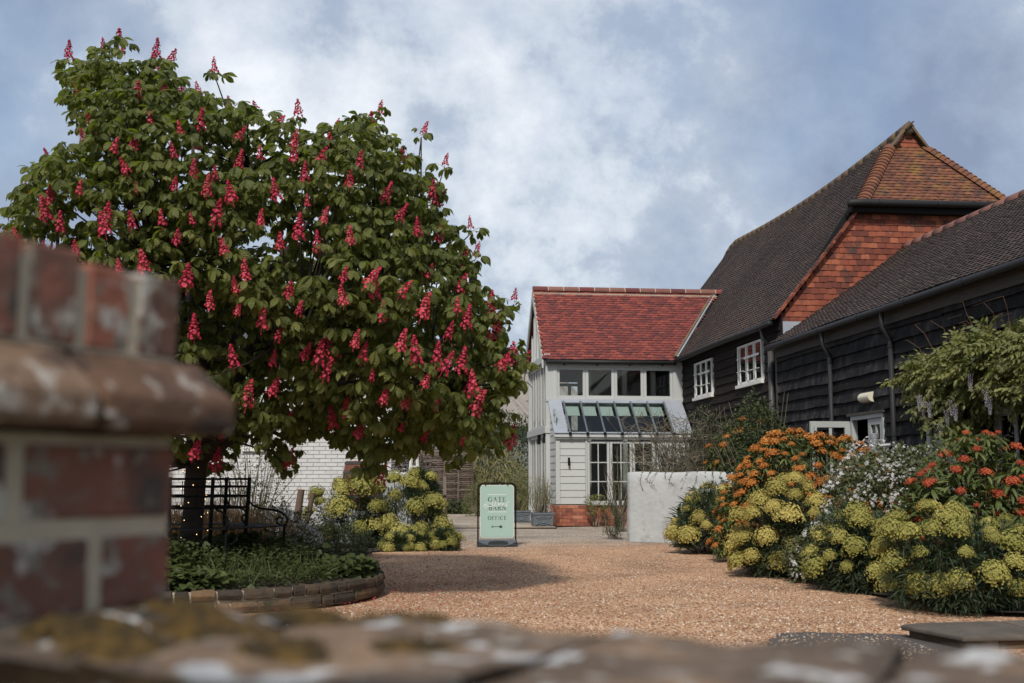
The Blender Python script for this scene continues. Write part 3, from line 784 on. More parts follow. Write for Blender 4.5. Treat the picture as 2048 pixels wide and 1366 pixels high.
while z < HZ + 0.02:
    x = BX + 0.1 + (row % 2) * 0.094
    while x < 13.3:
        zw = WE_Z + (x - WE_X) * wp if x < WR_X else WR_Z - (x - WR_X) * wp
        left = BE_X + (z - BE_Z + 0.02) / bp + 0.20
        if x > left - 0.05 and x < 2 * BR_X - left and z > zw - 0.20:
            pos = np.array([[max(x, left), GY + 0.028, z + random.gauss(0, 0.003)]])
            m4 = frames(pos, np.array([[random.gauss(0, 0.008), 0.0, 1.0]]), np.array([[random.gauss(0, 0.02), -1.0, random.gauss(0, .02)]]))[0]
            inst('hung_tile', random.choice(hm), m4, GW); nt += 1
        x += 0.187
    z += 0.124; row += 1
# half hip
def S_hip(u, v):
    L_ = math.hypot(GZ - HZ, GAB_Y - HB_Y); t = v / L_
    return np.array([u, HB_Y + (GAB_Y - HB_Y) * t, HZ + (GZ - HZ) * t])
LH = math.hypot(GZ - HZ, GAB_Y - HB_Y)
def hip_x(z): return BE_X + (z - BE_Z) / bp
def in_hip(u, v):
    z = HZ + (GZ - HZ) * v / LH
    return hip_x(z) + 0.06 < u < 2 * BR_X - hip_x(z) - 0.06
mb = MB(); mb.quad((hip_x(HZ), HB_Y, HZ), (2 * BR_X - hip_x(HZ), HB_Y, HZ), (2 * BR_X - hip_x(GZ), GAB_Y, GZ), (hip_x(GZ), GAB_Y, GZ))
HIP = mb.build('half_hip', M['black_gap'], barn)
tile_roof(HIP, S_hip, (9.8, 13.6), (0.0, LH - 0.02), 0.104, 0.170, in_hip, M['hip_tile'], seed=8, name='hip_tile', jit=0.006, single=300, proto_kw=dict(lift=0.036, t=0.024))
def bonnet():
    mb = MB(); V, F = [], []
    n_ = 8
    for (y, r0, zz) in ((0.0, 0.155, 0.03), (0.0, 0.125, 0.03), (0.26, 0.105, -0.005)):
        for k in range(n_ + 1):
            a = math.radians(-78 + 156 * k / n_)
            V.append((math.sin(a) * r0 * 1.15, y, zz + (math.cos(a) - 0.55) * r0))
    for i in range(2):
        for k in range(n_):
            a = i * (n_ + 1) + k
            F.append((a, a + 1, a + n_ + 2, a + n_ + 1))
    # outer skin
    V2 = []
    for (y, r0, zz) in ((0.0, 0.155, 0.03), (0.26, 0.12, 0.0)):
        for k in range(n_ + 1):
            a = math.radians(-78 + 156 * k / n_); V2.append((math.sin(a) * r0 * 1.15, y, zz + (math.cos(a) - 0.55) * r0))
    mb.add(V, F)
    mb.add(V2, [(k, k + 1, k + n_ + 2, k + n_ + 1) for k in range(n_)])
    return mb
bm_ = [bonnet().mesh('bonnet_tile', M['hip_tile'], smooth=False, rnd=0.35 + 0.6 * (k + .5) / 6) for k in range(6)]
for sgn in (-1, 1):
    n_ = 19
    for k in range(n_):
        z = HZ + (GZ - HZ) * k / n_
        x = hip_x(z); x = x if sgn < 0 else 2 * BR_X - x
        y = HB_Y + (GAB_Y - HB_Y) * k / n_
        d = np.array([-sgn * (hip_x(GZ) - hip_x(HZ)), GAB_Y - HB_Y, GZ - HZ])
        out = np.array([sgn * 0.62, -0.62, 0.85])
        m4 = frames(np.array([[x, y, z + 0.03]]), d[None], out[None])[0]
        inst('bonnet_tile', random.choice(bm_), m4, HIP)
# gablet above the half hip
mb = MB(); mb.prism([(hip_x(GZ) - 0.02, GAB_Y + 0.05, GZ - 0.05), (2 * BR_X - hip_x(GZ) + .02, GAB_Y + 0.05, GZ - 0.05), (BR_X, GAB_Y + 0.05, BR_Z + .02)], (0, 0.05, 0)); GL = mb.build('gablet', M['black_gap'], barn)
z = GZ - 0.02; row = 0
while z < BR_Z - 0.06:
    hw = (BR_Z - z) / bp - 0.03
    n_ = max(1, int(round(2 * hw / 0.19)))
    for k in range(n_):
        wd = 2 * hw / n_
        m_ = MB(); x0 = BR_X - hw + k * wd
        zt = min(z + 0.14, BR_Z - 0.02); hw2 = max(0.01, (BR_Z - zt) / bp)
        def cl(xx): return max(BR_X - hw2, min(BR_X + hw2, xx))
        m_.prism([(x0 + .002, GAB_Y + 0.012, z), (x0 + wd - .002, GAB_Y + 0.012, z), (cl(x0 + wd - .002), GAB_Y + 0.036, zt), (cl(x0 + .002), GAB_Y + 0.036, zt)], (0, 0.012, 0))
        m_.build('hung_tile', M['hung_tile'], GL, rnd=random.uniform(0.45, 0.9))
    z += 0.105; row += 1
for sgn in (-1, 1):
    mb = MB(); hw = BR_X - hip_x(GZ); y0 = GAB_Y - 0.10
    mb.prism([(BR_X, y0, BR_Z + 0.05), (BR_X + sgn * hw, y0, GZ + 0.03), (BR_X + sgn * hw, y0, GZ - 0.05), (BR_X, y0, BR_Z - 0.04)][::sgn], (0, 0.12, 0)); mb.build('gablet_verge', M['ridge_tile'], GL)
# gutters and pipes
mb = MB(); mb.tube([(9.62, HB_Y - 0.10, HZ - 0.02), (9.72, HB_Y - 0.14, HZ + 0.01), (9.95, HB_Y - 0.15, HZ + 0.02), (13.6, HB_Y - 0.15, HZ + 0.04)], 0.075, 12); HG = mb.build('gutter', M['gutter'], barn, smooth=True)
for x in (10.3, 11.6, 12.8):
    m_ = MB(); m_.tube([(x - 0.02, HB_Y - 0.15, HZ + 0.025), (x + 0.02, HB_Y - 0.15, HZ + 0.025)], 0.08, 12); m_.build('gutter_joint', M['black_plastic'], HG)
mb = MB(); mb.box(9.75, 13.6, HB_Y - 0.07, GY + 0.03, HZ - 0.16, HZ - 0.03); mb.build('eaves_board', M['black_gap'], barn)
gp = [(BE_X - 0.07, u, BE_Z - 0.05 + 0.012 * math.sin(u)) for u in np.linspace(GY - 0.02, Y2 - 0.12, 14)]
mb = MB(); mb.tube(gp, 0.066, 10); BG = mb.build('gutter', M['gutter'], barn, smooth=True)
for u in (23.5, 24.9, 26.3, 27.7, 29.1):
    m_ = MB(); m_.tube([(BE_X - 0.07, u - 0.05, BE_Z - 0.05 + 0.012 * math.sin(u)), (BE_X - 0.07, u + 0.05, BE_Z - 0.05 + 0.012 * math.sin(u))], 0.073, 10); m_.build('gutter_joint', M['gutter'], BG)
mb = MB(); mb.tube([(BE_X - 0.07, 23.3, BE_Z - 0.08), (BE_X - 0.06, 23.3, BE_Z - 0.3), (BX - 0.10, 23.2, 4.0), (BX - 0.10, 23.2, 3.9)], 0.045, 8); mb.build('swan_neck', M['gutter'], barn, smooth=True)
mb = MB(); mb.tube([(BX - 0.10, 23.2, 3.95), (BX - 0.10, 23.2, 0.1)], 0.062, 12); DP = mb.build('downpipe', M['pipe_grey'], barn, smooth=True)
for z in (3.9, 3.45):
    m_ = MB(); m_.tube([(BX - 0.10, 23.2, z - .03), (BX - 0.10, 23.2, z + .03)], 0.074, 12); m_.build('pipe_collar', M['pipe_grey'], DP)
mb = MB(); mb.box(BX - 0.01, BX + 0.03, GY - 0.02, GY + 0.04, 2.9, 4.5); mb.build('corner_board', M['black_board'], barn)
# lead flashing under the hung tiles
mb = MB(); mb.prism([(BX + 0.02, GY - 0.004, 3.96), (BX + 0.10, GY - 0.004, 3.98), (8.68, GY - 0.004, 4.38), (8.62, GY - 0.004, 4.44), (BX + 0.02, GY - 0.004, 4.44)], (0, 0.02, 0)); mb.build('lead_flashing', M['lead'], barn)
# plain far side and rear so that the barn is closed
mb = MB(); mb.box(14.9, 15.1, GY + 0.05, FY, 0, 4.5); mb.prism([(BX, FY - .1, 0), (15.1, FY - .1, 0), (15.1, FY - .1, 4.4), (BR_X, FY - .1, 7.6), (BX, FY - .1, 4.4)], (0, .1, 0)); mb.build('rear_wall', M['brown_board'], barn)

# ------------------------------------------------------------------ the low wing with doors
WX, WY0, WY1 = 8.1, 8.5, GY - 0.02
wing = thing('barn_wing', (9.5, 16, 0), 'long low black weatherboarded wing with brown tiled roof and pale doors', 'building')
mb = MB(); mb.box(WX + 0.03, WX + 0.12, 19.15, WY1, 0, 3.75); mb.box(WX + .03, WX + .12, WY0, 17.75, 0, 3.75); mb.box(WX + .03, WX + .12, 17.75, 19.15, 2.3, 3.75); WW = mb.build('wall', M['black_gap'], wing)
D1 = (17.80, 19.10, 0.0, 2.27)
D3 = (15.05, 16.35, 0.0, 2.13)
D4 = (13.1, 14.42, 0.0, 2.14)
D0 = (19.85, 20.75, 0.9, 1.98)
wops = [D1, D3, D4, D0]
boards(WW, (WX, WY0, 0), (0, 1, 0), WY1 - WY0 - 0.06, 0.0, 3.75, 0.212, 0.045, M['black_board'], (-1, 0, 0), [(a - WY0 - .05, b_ - WY0 + .05, c, d + .03) for a, b_, c, d in wops], wav=0.013, joints=3.0, seed=33)
mb = MB(); mb.box(WX - 0.05, WX + 0.06, WY1 - 0.07, WY1 + 0.015, 0, 3.72); mb.build('corner_board', M['old_wood'], wing)
def stable_door(y0, y1, z1, panes=2):
    w = y1 - y0
    mid = 0.95
    d = window(wing, (WX - 0.03, y1, 1.02), (0, -1, 0), (-1, 0, 0), w, z1 - 1.02, panes, 1, M['sage_paint'], M['glass_dark'], frame=0.12, bar=0.06, name='door')
    m_ = MB(); m_.box(WX - 0.03, WX + 0.03, y0, y1, 0.03, 1.015); m_.build('door_panel', M['sage_paint'], d)
    for zz in (0.9, 0.78):
        m_ = MB(); m_.box(WX - 0.045, WX - 0.031, y0 + .02, y1 - .02, zz, zz + 0.1); m_.build('door_rail', M['sage_paint'], d)
    return d
stable_door(*D3[:2], D3[3], 3); stable_door(*D4[:2], D4[3], 3)
window(wing, (WX - 0.03, D0[1], D0[2]), (0, -1, 0), (-1, 0, 0), D0[1] - D0[0], D0[3] - D0[2], 2, 2, M['sage_paint'], M['glass_dark'], frame=0.06)
mb = MB(); mb.box(WX - 0.06, WX + 0.0, D0[0] - .05, D0[1] + .08, D0[3] + .005, D0[3] + .05); mb.build('drip_board', M['old_wood'], wing)
# open double door
mb = MB(); mb.box(WX - 0.07, WX + 0.03, D1[0] - 0.08, D1[1] + 0.1, D1[3] + 0.002, D1[3] + 0.045); mb.build('drip_board', M['old_wood'], wing)
mb = MB(); mb.box(WX - 0.04, WX + 0.06, D1[0], D1[1], D1[3] - 0.07, D1[3]); mb.box(WX - .04, WX + .06, D1[0], D1[0] + .06, 0, D1[3] - .07); mb.box(WX - .04, WX + .06, D1[1] - .06, D1[1], 0, D1[3] - .07); mb.build('door_frame', M['sage_paint'], wing)
window(wing, (WX - 0.02, D1[0] + 0.63, 0.0), (0, -1, 0), (-1, 0, 0), 0.56, 2.19, 2, 1, M['sage_paint'], M['glass_dark'], frame=0.10, bar=0.05, name='door')
dl = window(wing, (7.36, 19.14, 0.0), (1, 0, 0), (0, -1, 0), 0.72, 2.19, 2, 1, M['sage_paint'], M['glass_dark'], frame=0.105, bar=0.05, name='door', label='glazed door leaf standing open')
mb = MB(); mb.box(7.40, 7.44, 19.06, 19.10, 2.02, 2.10); mb.build('door_hook', M['sage_paint'], dl)
mb = MB(); mb.box(WX + 0.5, WX + 0.55, 18.3, 19.1, 0, 2.25); mb.build('inner_panel', M['sage_paint'], wing)
mb = MB(); mb.box(WX + 1.6, WX + 1.7, WY0, WY1, 0, 3.7); mb.box(WX + .1, WX + 1.6, WY0, WY1, 3.6, 3.7); mb.build('inner_wall', M['black_gap'], wing)
# roof of the wing
LW = math.hypot(WR_X - WE_X, WR_Z - WE_Z)
def S_wing(u, v):
    t = v / LW
    return np.array([WE_X + (WR_X - WE_X) * t, u, WE_Z + (WR_Z - WE_Z) * t + 0.012 * math.sin(u * 1.7) - 0.05 * math.sin(math.pi * t)])
mb = MB()
us = np.linspace(WY0, WY1, 30); vs_ = np.linspace(-0.02, LW, 8)
V = [tuple(S_wing(u, v) - np.array([0, 0, 0.012])) for u in us for v in vs_]
mb.add(V, [(i * 8 + j, (i + 1) * 8 + j, (i + 1) * 8 + j + 1, i * 8 + j + 1) for i in range(29) for j in range(7)])
WROOF = mb.build('roof', M['wing_tile'], wing, rnd=0.4); mb = MB()
V2 = [(2 * WR_X - x, y, z) for x, y, z in V]
mb.add(V2, [(i * 8 + j, i * 8 + j + 1, (i + 1) * 8 + j + 1, (i + 1) * 8 + j) for i in range(29) for j in range(7)])
mb.build('rear_roof_slope', M['wing_tile'], wing, rnd=0.4)
tile_roof(WROOF, S_wing, (WY0 + 0.1, WY1 - 0.06), (0.0, LW - 0.06), 0.108, 0.166, lambda u, v: True, M['wing_tile'], seed=15, jit=0.005, proto_kw=dict(lift=0.036, camber=0.010, t=0.026))
u = WY1 - 0.46
while u > WY0:
    m_ = MB(); m_.tube([(WR_X, u, WR_Z - 0.04), (WR_X, u + 0.445, WR_Z - 0.04)], 0.14, 12); m_.build('ridge_tile', M['pink_ridge'], WROOF, smooth=True, rnd=random.random())
    u -= 0.45
mb = MB(); mb.prism([(WE_X + 0.08, WY0, 3.66), (WE_X + 0.115, WY0, 3.66), (WE_X + 0.115, WY0, 3.90), (WE_X + 0.08, WY0, 3.86)], (0, WY1 - WY0 - 0.03, 0)); mb.build('fascia', M['old_wood'], wing)
mb = MB(); mb.tube([(WE_X - 0.055, y, WE_Z - 0.055 - 0.0 * y) for y in np.linspace(WY0, WY1 + 0.03, 16)], 0.062, 10); WG = mb.build('gutter', M['gutter'], wing, smooth=True)
for u in np.arange(9.5, 22.6, 1.75):
    m_ = MB(); m_.tube([(WE_X - 0.055, u - .05, WE_Z - .055), (WE_X - 0.055, u + .05, WE_Z - .055)], 0.069, 10); m_.build('gutter_joint', M['gutter'], WG)
for yy in (19.85, 17.35):
    m_ = MB(); m_.tube([(WE_X - 0.055, yy, WE_Z - 0.08), (WE_X - 0.055, yy, WE_Z - 0.33), (WX - 0.07, yy - 0.35 + .35, WE_Z - 0.52), (WX - 0.07, yy, WE_Z - 0.62)], 0.038, 8); m_.build('swan_neck', M['gutter'], wing, smooth=True)
    m_ = MB(); m_.tube([(WX - 0.07, yy, WE_Z - 0.55), (WX - 0.07, yy, 0.1)], 0.042, 10); dp = m_.build('downpipe', M['gutter'], wing, smooth=True)
    for z in (3.3, 1.9):
        m_ = MB(); m_.tube([(WX - 0.07, yy, z - .03), (WX - 0.07, yy, z + .03)], 0.05, 10); m_.build('pipe_collar', M['gutter'], dp)
mb = MB(); mb.box(WX, 13.9, WY0, WY0 + .05, 0, 3.7); mb.box(13.85, 13.95, WY0, WY1, 0, 3.8); mb.build('rear_wall', M['black_board'], wing)
# lamps on the wing
y_ = 18.35
bl = thing('bulkhead_lamp', (WX - 0.05, y_, 2.55), 'cream half-round bulkhead lamp above the open double doors', 'wall lamp')
mb = MB(); prof = [(math.cos(a) * 0.10, math.sin(a) * 0.085) for a in np.linspace(-math.pi / 2, math.pi / 2, 9)]
mb.prism([(WX - 0.035 - c, y_ + .2, 2.55 + s_) for c, s_ in prof], (0, -0.42, 0)); mb.build('diffuser', mat('cream_plastic', [(0, (0.62, 0.58, 0.46))], rough=0.5), bl, smooth=False)
mb = MB(); mb.box(WX - 0.034, WX + 0.005, y_ - .24, y_ + .22, 2.45, 2.65); mb.build('back_plate', M['old_wood'], bl)
y_ = 17.55
cl_ = thing('cylinder_lamp', (WX - 0.2, y_, 1.7), 'silver up-and-down cylinder lamp beside the right-hand door', 'wall lamp')
mb = MB()
mb.lathe((WX - 0.30, y_, 1.56), [(0.068, 0), (0.072, 0.02), (0.072, 0.12), (0.066, 0.125), (0.066, 0.14), (0.072, 0.145), (0.072, 0.26), (0.066, 0.265), (0.066, 0.28), (0.072, 0.285), (0.072, 0.35), (0.06, 0.36)], 16); mb.build('lamp_body', M['steel'], cl_, smooth=False)
mb = MB(); mb.tube([(WX - 0.24, y_, 1.72), (WX - 0.02, y_ - .02, 1.74)], 0.035, 8); mb.build('arm', M['steel'], cl_)
mb = MB(); mb.tube([(WX - 0.30, y_, 1.56), (WX - 0.30, y_, 1.0)], 0.008, 6); mb.build('rod', M['steel'], cl_)

# ------------------------------------------------------------------ foreground: brick pier and low garden wall
M['pier_brick'] = mat('weathered_pier_brick', [(0.0, (0.065, 0.043, 0.033)), (0.35, (0.15, 0.068, 0.048)), (0.7, (0.25, 0.080, 0.056)), (1.0, (0.33, 0.18, 0.10))], 14, 0.8, 0.6, -0.2, rough=0.92, bump=(45, 0.006, 0.7),
                      over=[((0.06, 0.05, 0.042), 9, 0.54, 0.68, 5), ((0.40, 0.37, 0.33), 15, 0.55, 0.61, 4), ((0.17, 0.15, 0.12), 35, 0.54, 0.64, 3)])
M['cap_stone'] = mat('lichen_cap_brick', [(0.0, (0.05, 0.028, 0.018)), (0.5, (0.125, 0.068, 0.040)), (1.0, (0.22, 0.15, 0.10))], 16, 0.5, 1.1, -0.3, rough=0.95, bump=(60, 0.006, 0.7), over=[((0.045, 0.03, 0.024), 13, 0.53, 0.64, 5), ((0.36, 0.33, 0.29), 24, 0.56, 0.64, 5)])
M['old_mortar'] = mat('old_lime_mortar', [(0.0, (0.27, 0.23, 0.165)), (1.0, (0.50, 0.43, 0.33))], 18, 0, 1.1, -0.05, rough=1.0, bump=(60, 0.006, 0.7))
M['cope'] = mat('lichen_coping_stone', [(0.0, (0.045, 0.033, 0.024)), (0.4, (0.12, 0.083, 0.056)), (0.7, (0.23, 0.148, 0.088)), (1.0, (0.38, 0.24, 0.14))], 10, 0.5, 1.4, -0.45, rough=0.95, bump=(40, 0.01, 0.8),
                over=[((0.028, 0.023, 0.018), 9, 0.56, 0.66, 4), ((0.46, 0.46, 0.45), 12, 0.60, 0.63, 2), ((0.36, 0.34, 0.30), 31, 0.63, 0.67, 2)])
M['moss'] = mat('golden_moss', [(0.0, (0.014, 0.010, 0.004)), (0.5, (0.045, 0.028, 0.007)), (1.0, (0.115, 0.066, 0.012))], 30, 0.6, 0.8, -0.15, rough=1.0)
ud = Vector((math.sin(math.radians(30.5)), math.cos(math.radians(30.5)), 0))
wd_ = Vector((-ud.y, ud.x, 0))
ry = ony(348, 1000, 1.0)
kdep = (np.array([ry[0], ry[1], 0]) - np.array([0, 0, 0])) @ _F * 1.0
PC = Vector((ry[0], ry[1], 0)) * (1.30 / float((ry - np.array([0, 0, EYE])) @ _F))     # far corner of the pier
def pw(a, b, z): return PC - ud * a + wd_ * b + Vector((0, 0, z))      # a: towards camera, b: to the left
pier = thing('brick_pier', tuple(pw(0.2, 0.2, 0)), 'out-of-focus red brick gate pier with sloping moulded cap at the left edge', 'pier')
PL = 0.56
def pbox(a0, a1, b0, b1, z0, z1):
    m_ = MB(); m_.prism([pw(a0, b0, z0), pw(a1, b0, z0), pw(a1, b1, z0), pw(a0, b1, z0)], (0, 0, z1 - z0)); return m_
pbox(0.005, PL - 0.005, 0.005, 0.46, 0.0, 1.245).build('core', M['old_mortar'], pier)
def pier_brick(a0, a1, b0, b1, z0, z1, nm='brick', mt='pier_brick', rnd=None):
    j = 0.004
    m_ = MB()
    q = [pw(a0 + random.uniform(0, j), b0 + random.uniform(-.002, j), z0), pw(a1 - random.uniform(0, j), b0 + random.uniform(-.002, j), z0), pw(a1, b1, z0), pw(a0, b1, z0)]
    m_.prism(q, (random.uniform(-.002, .002), random.uniform(-.002, .002), z1 - z0))
    return m_.build(nm, M[mt], pier, rnd=random.random() if rnd is None else rnd, bevel=0.004)
zz = 1.245
course = 0
while zz > 0.02:
    h = 0.074
    z0 = zz - 0.011 - h
    a = 0.0
    first = True
    while a < PL - 0.02:
        L_ = (0.105 if (course % 2 and first) else 0.215)
        a1 = min(a + L_, PL)
        pier_brick(a, a1, 0.0, 0.10, z0, z0 + h)
        a = a1 + 0.019; first = False
    b = 0.115
    while b < 0.44:
        b1 = min(b + 0.215, 0.46); pier_brick(0.0, 0.1, b, b1, z0, z0 + h); b = b1 + 0.012
    zz = z0 - 0.010; course += 1
# moulded cap course: sloping bricks projecting from the face
a = -0.048
while a < PL + 0.04:
    a1 = min(a + 0.215, PL + 0.05)
    m_ = MB(); V = []
    for (bb, z) in ((-0.044, 1.250), (-0.050, 1.262), (-0.050, 1.286), (-0.040, 1.296), (0.008, 1.334), (0.05, 1.334), (0.05, 1.250)):
        q = pw(a + .003, bb, z); V.append(q)
    m_.prism(V, -ud * (a1 - a - 0.008)); m_.build('cap_brick', M['cap_stone'], pier, rnd=random.random(), bevel=0.006)
    a = a1
b = 0.055
while b < 0.5:
    m_ = MB(); V = [pw(aa, b, z) for (aa, z) in ((-0.044, 1.250), (-0.050, 1.262), (-0.050, 1.286), (-0.040, 1.296), (0.008, 1.334), (0.05, 1.334), (0.05, 1.250))]
    m_.prism(V, wd_ * 0.21); m_.build('cap_brick', M['cap_stone'], pier, rnd=random.random(), bevel=0.006); b += 0.218
pbox(0.045, PL - .02, 0.045, 0.46, 1.25, 1.335).build('core', M['old_mortar'], pier)
pbox(0.004, PL - 0.004, 0.004, 0.46, 1.332, 1.418).build('core', M['old_mortar'], pier)
a = 0.0
while a < PL:
    zt = 1.428 + random.uniform(-0.006, 0.008)
    pier_brick(a, a + 0.066, 0.0, 0.215, 1.336, zt)
    pier_brick(a, a + 0.066, 0.227, 0.44, 1.336, zt + random.uniform(-.004, .004))
    a += 0.077
# low wall running right from the pier
gw = thing('garden_wall', tuple(pw(0.15, -0.8, 0)), 'low mossy stone-coped garden wall blurred along the bottom edge', 'wall')
pbox(0.02, 0.31, -2.6, -0.0, 0.0, 0.985).build('wall_core', M['old_mortar'], gw)
for c in range(12):
    b = -0.01
    z0 = 0.02 + c * 0.08
    while b > -2.55:
        L_ = 0.215 if (c + int(b * 10)) % 3 else 0.105
        m_ = pbox(0.005, 0.33, b - L_, b, z0, z0 + 0.068); m_.build('brick', M['pier_brick'], gw, rnd=random.random())
        b -= L_ + 0.012
r = random.Random(4)
b = -0.002
while b > -2.5:
    L_ = r.uniform(0.16, 0.34)
    nb_, na_ = 9, 8
    V, F = [], []
    zt0 = 1.060; tilt = r.uniform(-0.003, 0.003)
    for i in range(nb_):
        for j in range(na_):
            u_, w_ = i / (nb_ - 1), j / (na_ - 1)
            edge = min(u_, 1 - u_, w_, 1 - w_)
            z = zt0 + tilt * (u_ - .5) - 0.004 * max(0, 0.10 - edge) / 0.10 + r.uniform(-0.003, 0.003) + 0.004 * math.sin(7 * u_ + 3 * w_ + b * 9)
            V.append(pw(-0.015 + 0.36 * w_ + r.uniform(-.006, .006), b - L_ * u_ * 0.98, z))
    for i in range(nb_ - 1):
        for j in range(na_ - 1):
            F.append((i * na_ + j, (i + 1) * na_ + j, (i + 1) * na_ + j + 1, i * na_ + j + 1))
    m_ = MB().add(V, F)
    base = [pw(-0.012, b, 0.97), pw(-0.012, b - L_ * .98, 0.97), pw(0.34, b - L_ * .98, 0.97), pw(0.34, b, 0.97)]
    k0 = len(m_.v); m_.v += [tuple(p) for p in base]
    top = lambda i, j: i * na_ + j
    m_.f += [tuple([top(i, 0) for i in range(nb_)] + [k0 + 1, k0]), tuple([top(i, na_ - 1) for i in range(nb_ - 1, -1, -1)] + [k0 + 3, k0 + 2][::1]),
             tuple([top(0, j) for j in range(na_ - 1, -1, -1)] + [k0, k0 + 3]), tuple([top(nb_ - 1, j) for j in range(na_)] + [k0 + 2, k0 + 1])]
    m_.build('coping_stone', M['cope'], gw, smooth=True, rnd=r.random())
    b -= L_
# moss cushions on the left end of the wall
pts, rr = [], []
rg = np.random.default_rng(9)
def blob_proto(seed):
    r_ = random.Random(seed); m_ = MB(); V, F = [], []
    n_, k_ = 7, 4
    for i in range(k_):
        a = math.pi / 2 * i / (k_ - 1)
        for j in range(n_):
            w = 2 * math.pi * j / n_; q = 1 + r_.uniform(-.2, .2)
            V.append((math.cos(w) * math.cos(a) * q, math.sin(w) * math.cos(a) * q, math.sin(a) * .8 * q))
    for i in range(k_ - 1):
        for j in range(n_): F.append((i * n_ + j, i * n_ + (j + 1) % n_, (i + 1) * n_ + (j + 1) % n_, (i + 1) * n_ + j))
    m_.add(V, F); return m_
BL = [proto(blob_proto(i)) for i in range(3)]
clumps = [(0.06, -0.05, .05, .05), (0.11, -0.13, .035, .03), (0.02, -0.18, .04, .022), (0.17, -0.20, .05, .04), (0.21, -0.07, .05, .05), (0.07, -0.26, .03, .02), (0.23, -0.31, .045, .03), (0.02, -0.31, .045, .024), (0.17, -0.40, .03, .02), (0.28, -0.18, .05, .045)]
ms = []
for (a, b, ra, hz) in clumps:
    for _ in range(90):
        t = rg.uniform(0, 2 * math.pi); q = math.sqrt(rg.uniform(0, 1))
        p = pw(a + math.cos(t) * q * ra, b + math.sin(t) * q * ra * 1.2, 1.050 + hz * .7 * (1 - q * q) * rg.uniform(.5, 1) * .6)
        s_ = rg.uniform(.006, .014)
        m4 = np.eye(4); m4[:3, :3] *= s_; m4[:3, 3] = p; ms.append(m4)
add_merged('moss', BL, rg.integers(0, 3, len(ms)), np.array(ms), rg.uniform(0, 1, len(ms)), M['moss'], gw, smooth=True)

# ------------------------------------------------------------------ white rendered wall on the right
def rendered_wall(name, pts2, h, th, label, n=26, seed=2, parent_loc=None):
    r_ = random.Random(seed)
    a, b = Vector(pts2[0]), Vector(pts2[1]); d = (b - a); L_ = d.length; d.normalize(); nn = Vector((d.y, -d.x, 0))
    prof = [(th / 2, 0), (th / 2, h * .3), (th / 2, h * .6), (th / 2 - .004, h * .85), (th / 2 - .012, h - .05), (th / 2 - .05, h - .008), (0, h), (-th / 2 + .05, h - .008), (-th / 2 + .012, h - .05), (-th / 2, h * .6), (-th / 2, 0)]
    V, F = [], []
    for i in range(n + 1):
        q = a + d * (L_ * i / n)
        end = 0.035 if i in (0, n) else 0.0
        for (o, z) in prof:
            w = 0.011 * math.sin(z * 5 + i * .7) + r_.uniform(-.006, .006)
            o2 = o * (1 - end / (th / 2)) + w
            V.append((q.x + nn.x * o2, q.y + nn.y * o2, z + (0.008 * math.sin(i * .5) if z > .1 else 0) + (r_.uniform(-.005, .005) if z > .1 else 0)))
    m_ = len(prof)
    for i in range(n):
        for j in range(m_ - 1): F.append((i * m_ + j, (i + 1) * m_ + j, (i + 1) * m_ + j + 1, i * m_ + j + 1))
    F += [tuple(range(m_)), tuple(range(n * m_, (n + 1) * m_))[::-1]]
    mb = MB().add(V, F); o = mb.build(name, M['render'], smooth=True)
    return props(o, label, 'wall')
rendered_wall('rendered_wall', [(4.85, 22.25, 0), (6.75, 20.35, 0)], 1.335, 0.26, 'low white rendered wall below the bare twiggy shrub')
rendered_wall('rendered_wall', [(0.05, 22.05, 0), (0.72, 22.05, 0)], 1.33, 0.24, 'short white rendered wall end beside the barrel', seed=6, n=12)
rendered_wall('rendered_plinth', [(-1.1, 21.75, 0), (0.04, 21.75, 0)], 0.66, 0.5, 'low white rendered plinth carrying the barrel', seed=8, n=12)

# ------------------------------------------------------------------ whitewashed cottage behind the tree
cot = thing('whitewashed_cottage', (-2.5, 24, 0), 'whitewashed brick cottage with slate roof half hidden behind the chestnut tree', 'building')
CY = 22.3
mb = MB(); mb.box(-6.5, 0.21, CY + 0.016, CY + 5.0, 0, 3.5); CW = mb.build('wall', M['white_joint'], cot)
wb = [MB().box(-0.108, 0.108, -0.02, 0.02, -0.033, 0.033).mesh('brick', M['white_brick'], rnd=(k + .5) / 6) for k in range(6)]
allb = []
for c in range(46):
    z = 0.04 + c * 0.0755
    x = 0.2 - 0.108 - (0.11 if c % 2 else 0)
    while x > -6.4:
        allb.append((x, z)); x -= 0.2265
pp = np.array([(x, CY, z) for x, z in allb])
d = np.abs(pp[:, 0] + 0.85) / 1.6 + np.abs(pp[:, 2] - 1.35) / 0.85
order = np.argsort(d)
for i in order[:300]:
    inst('brick', random.choice(wb), Matrix.Translation((pp[i][0], CY + 0.018 + random.uniform(-.004, .003), pp[i][2])) @ Matrix.Rotation(random.uniform(-.01, .01), 4, 'Y'), CW)
rest = order[300:]
mm = np.tile(np.eye(4), (len(rest), 1, 1)); mm[:, :3, 3] = pp[rest] + np.array([0, 0.018, 0])
add_merged('bricks', [proto(MB().box(-0.108, 0.108, -0.02, 0.02, -0.033, 0.033))], np.zeros(len(rest), int), mm, rng.uniform(0, 1, len(rest)), M['white_brick'], CW)
M['slate'] = mat('grey_slate', [(0.0, (0.07, 0.075, 0.085)), (1.0, (0.15, 0.155, 0.165))], 5, 0.8, 0.5, -0.15, rough=0.6)
def S_cot(u, v): return np.array([u, CY - 0.25 + v * 0.86, 3.45 + v * 0.51])
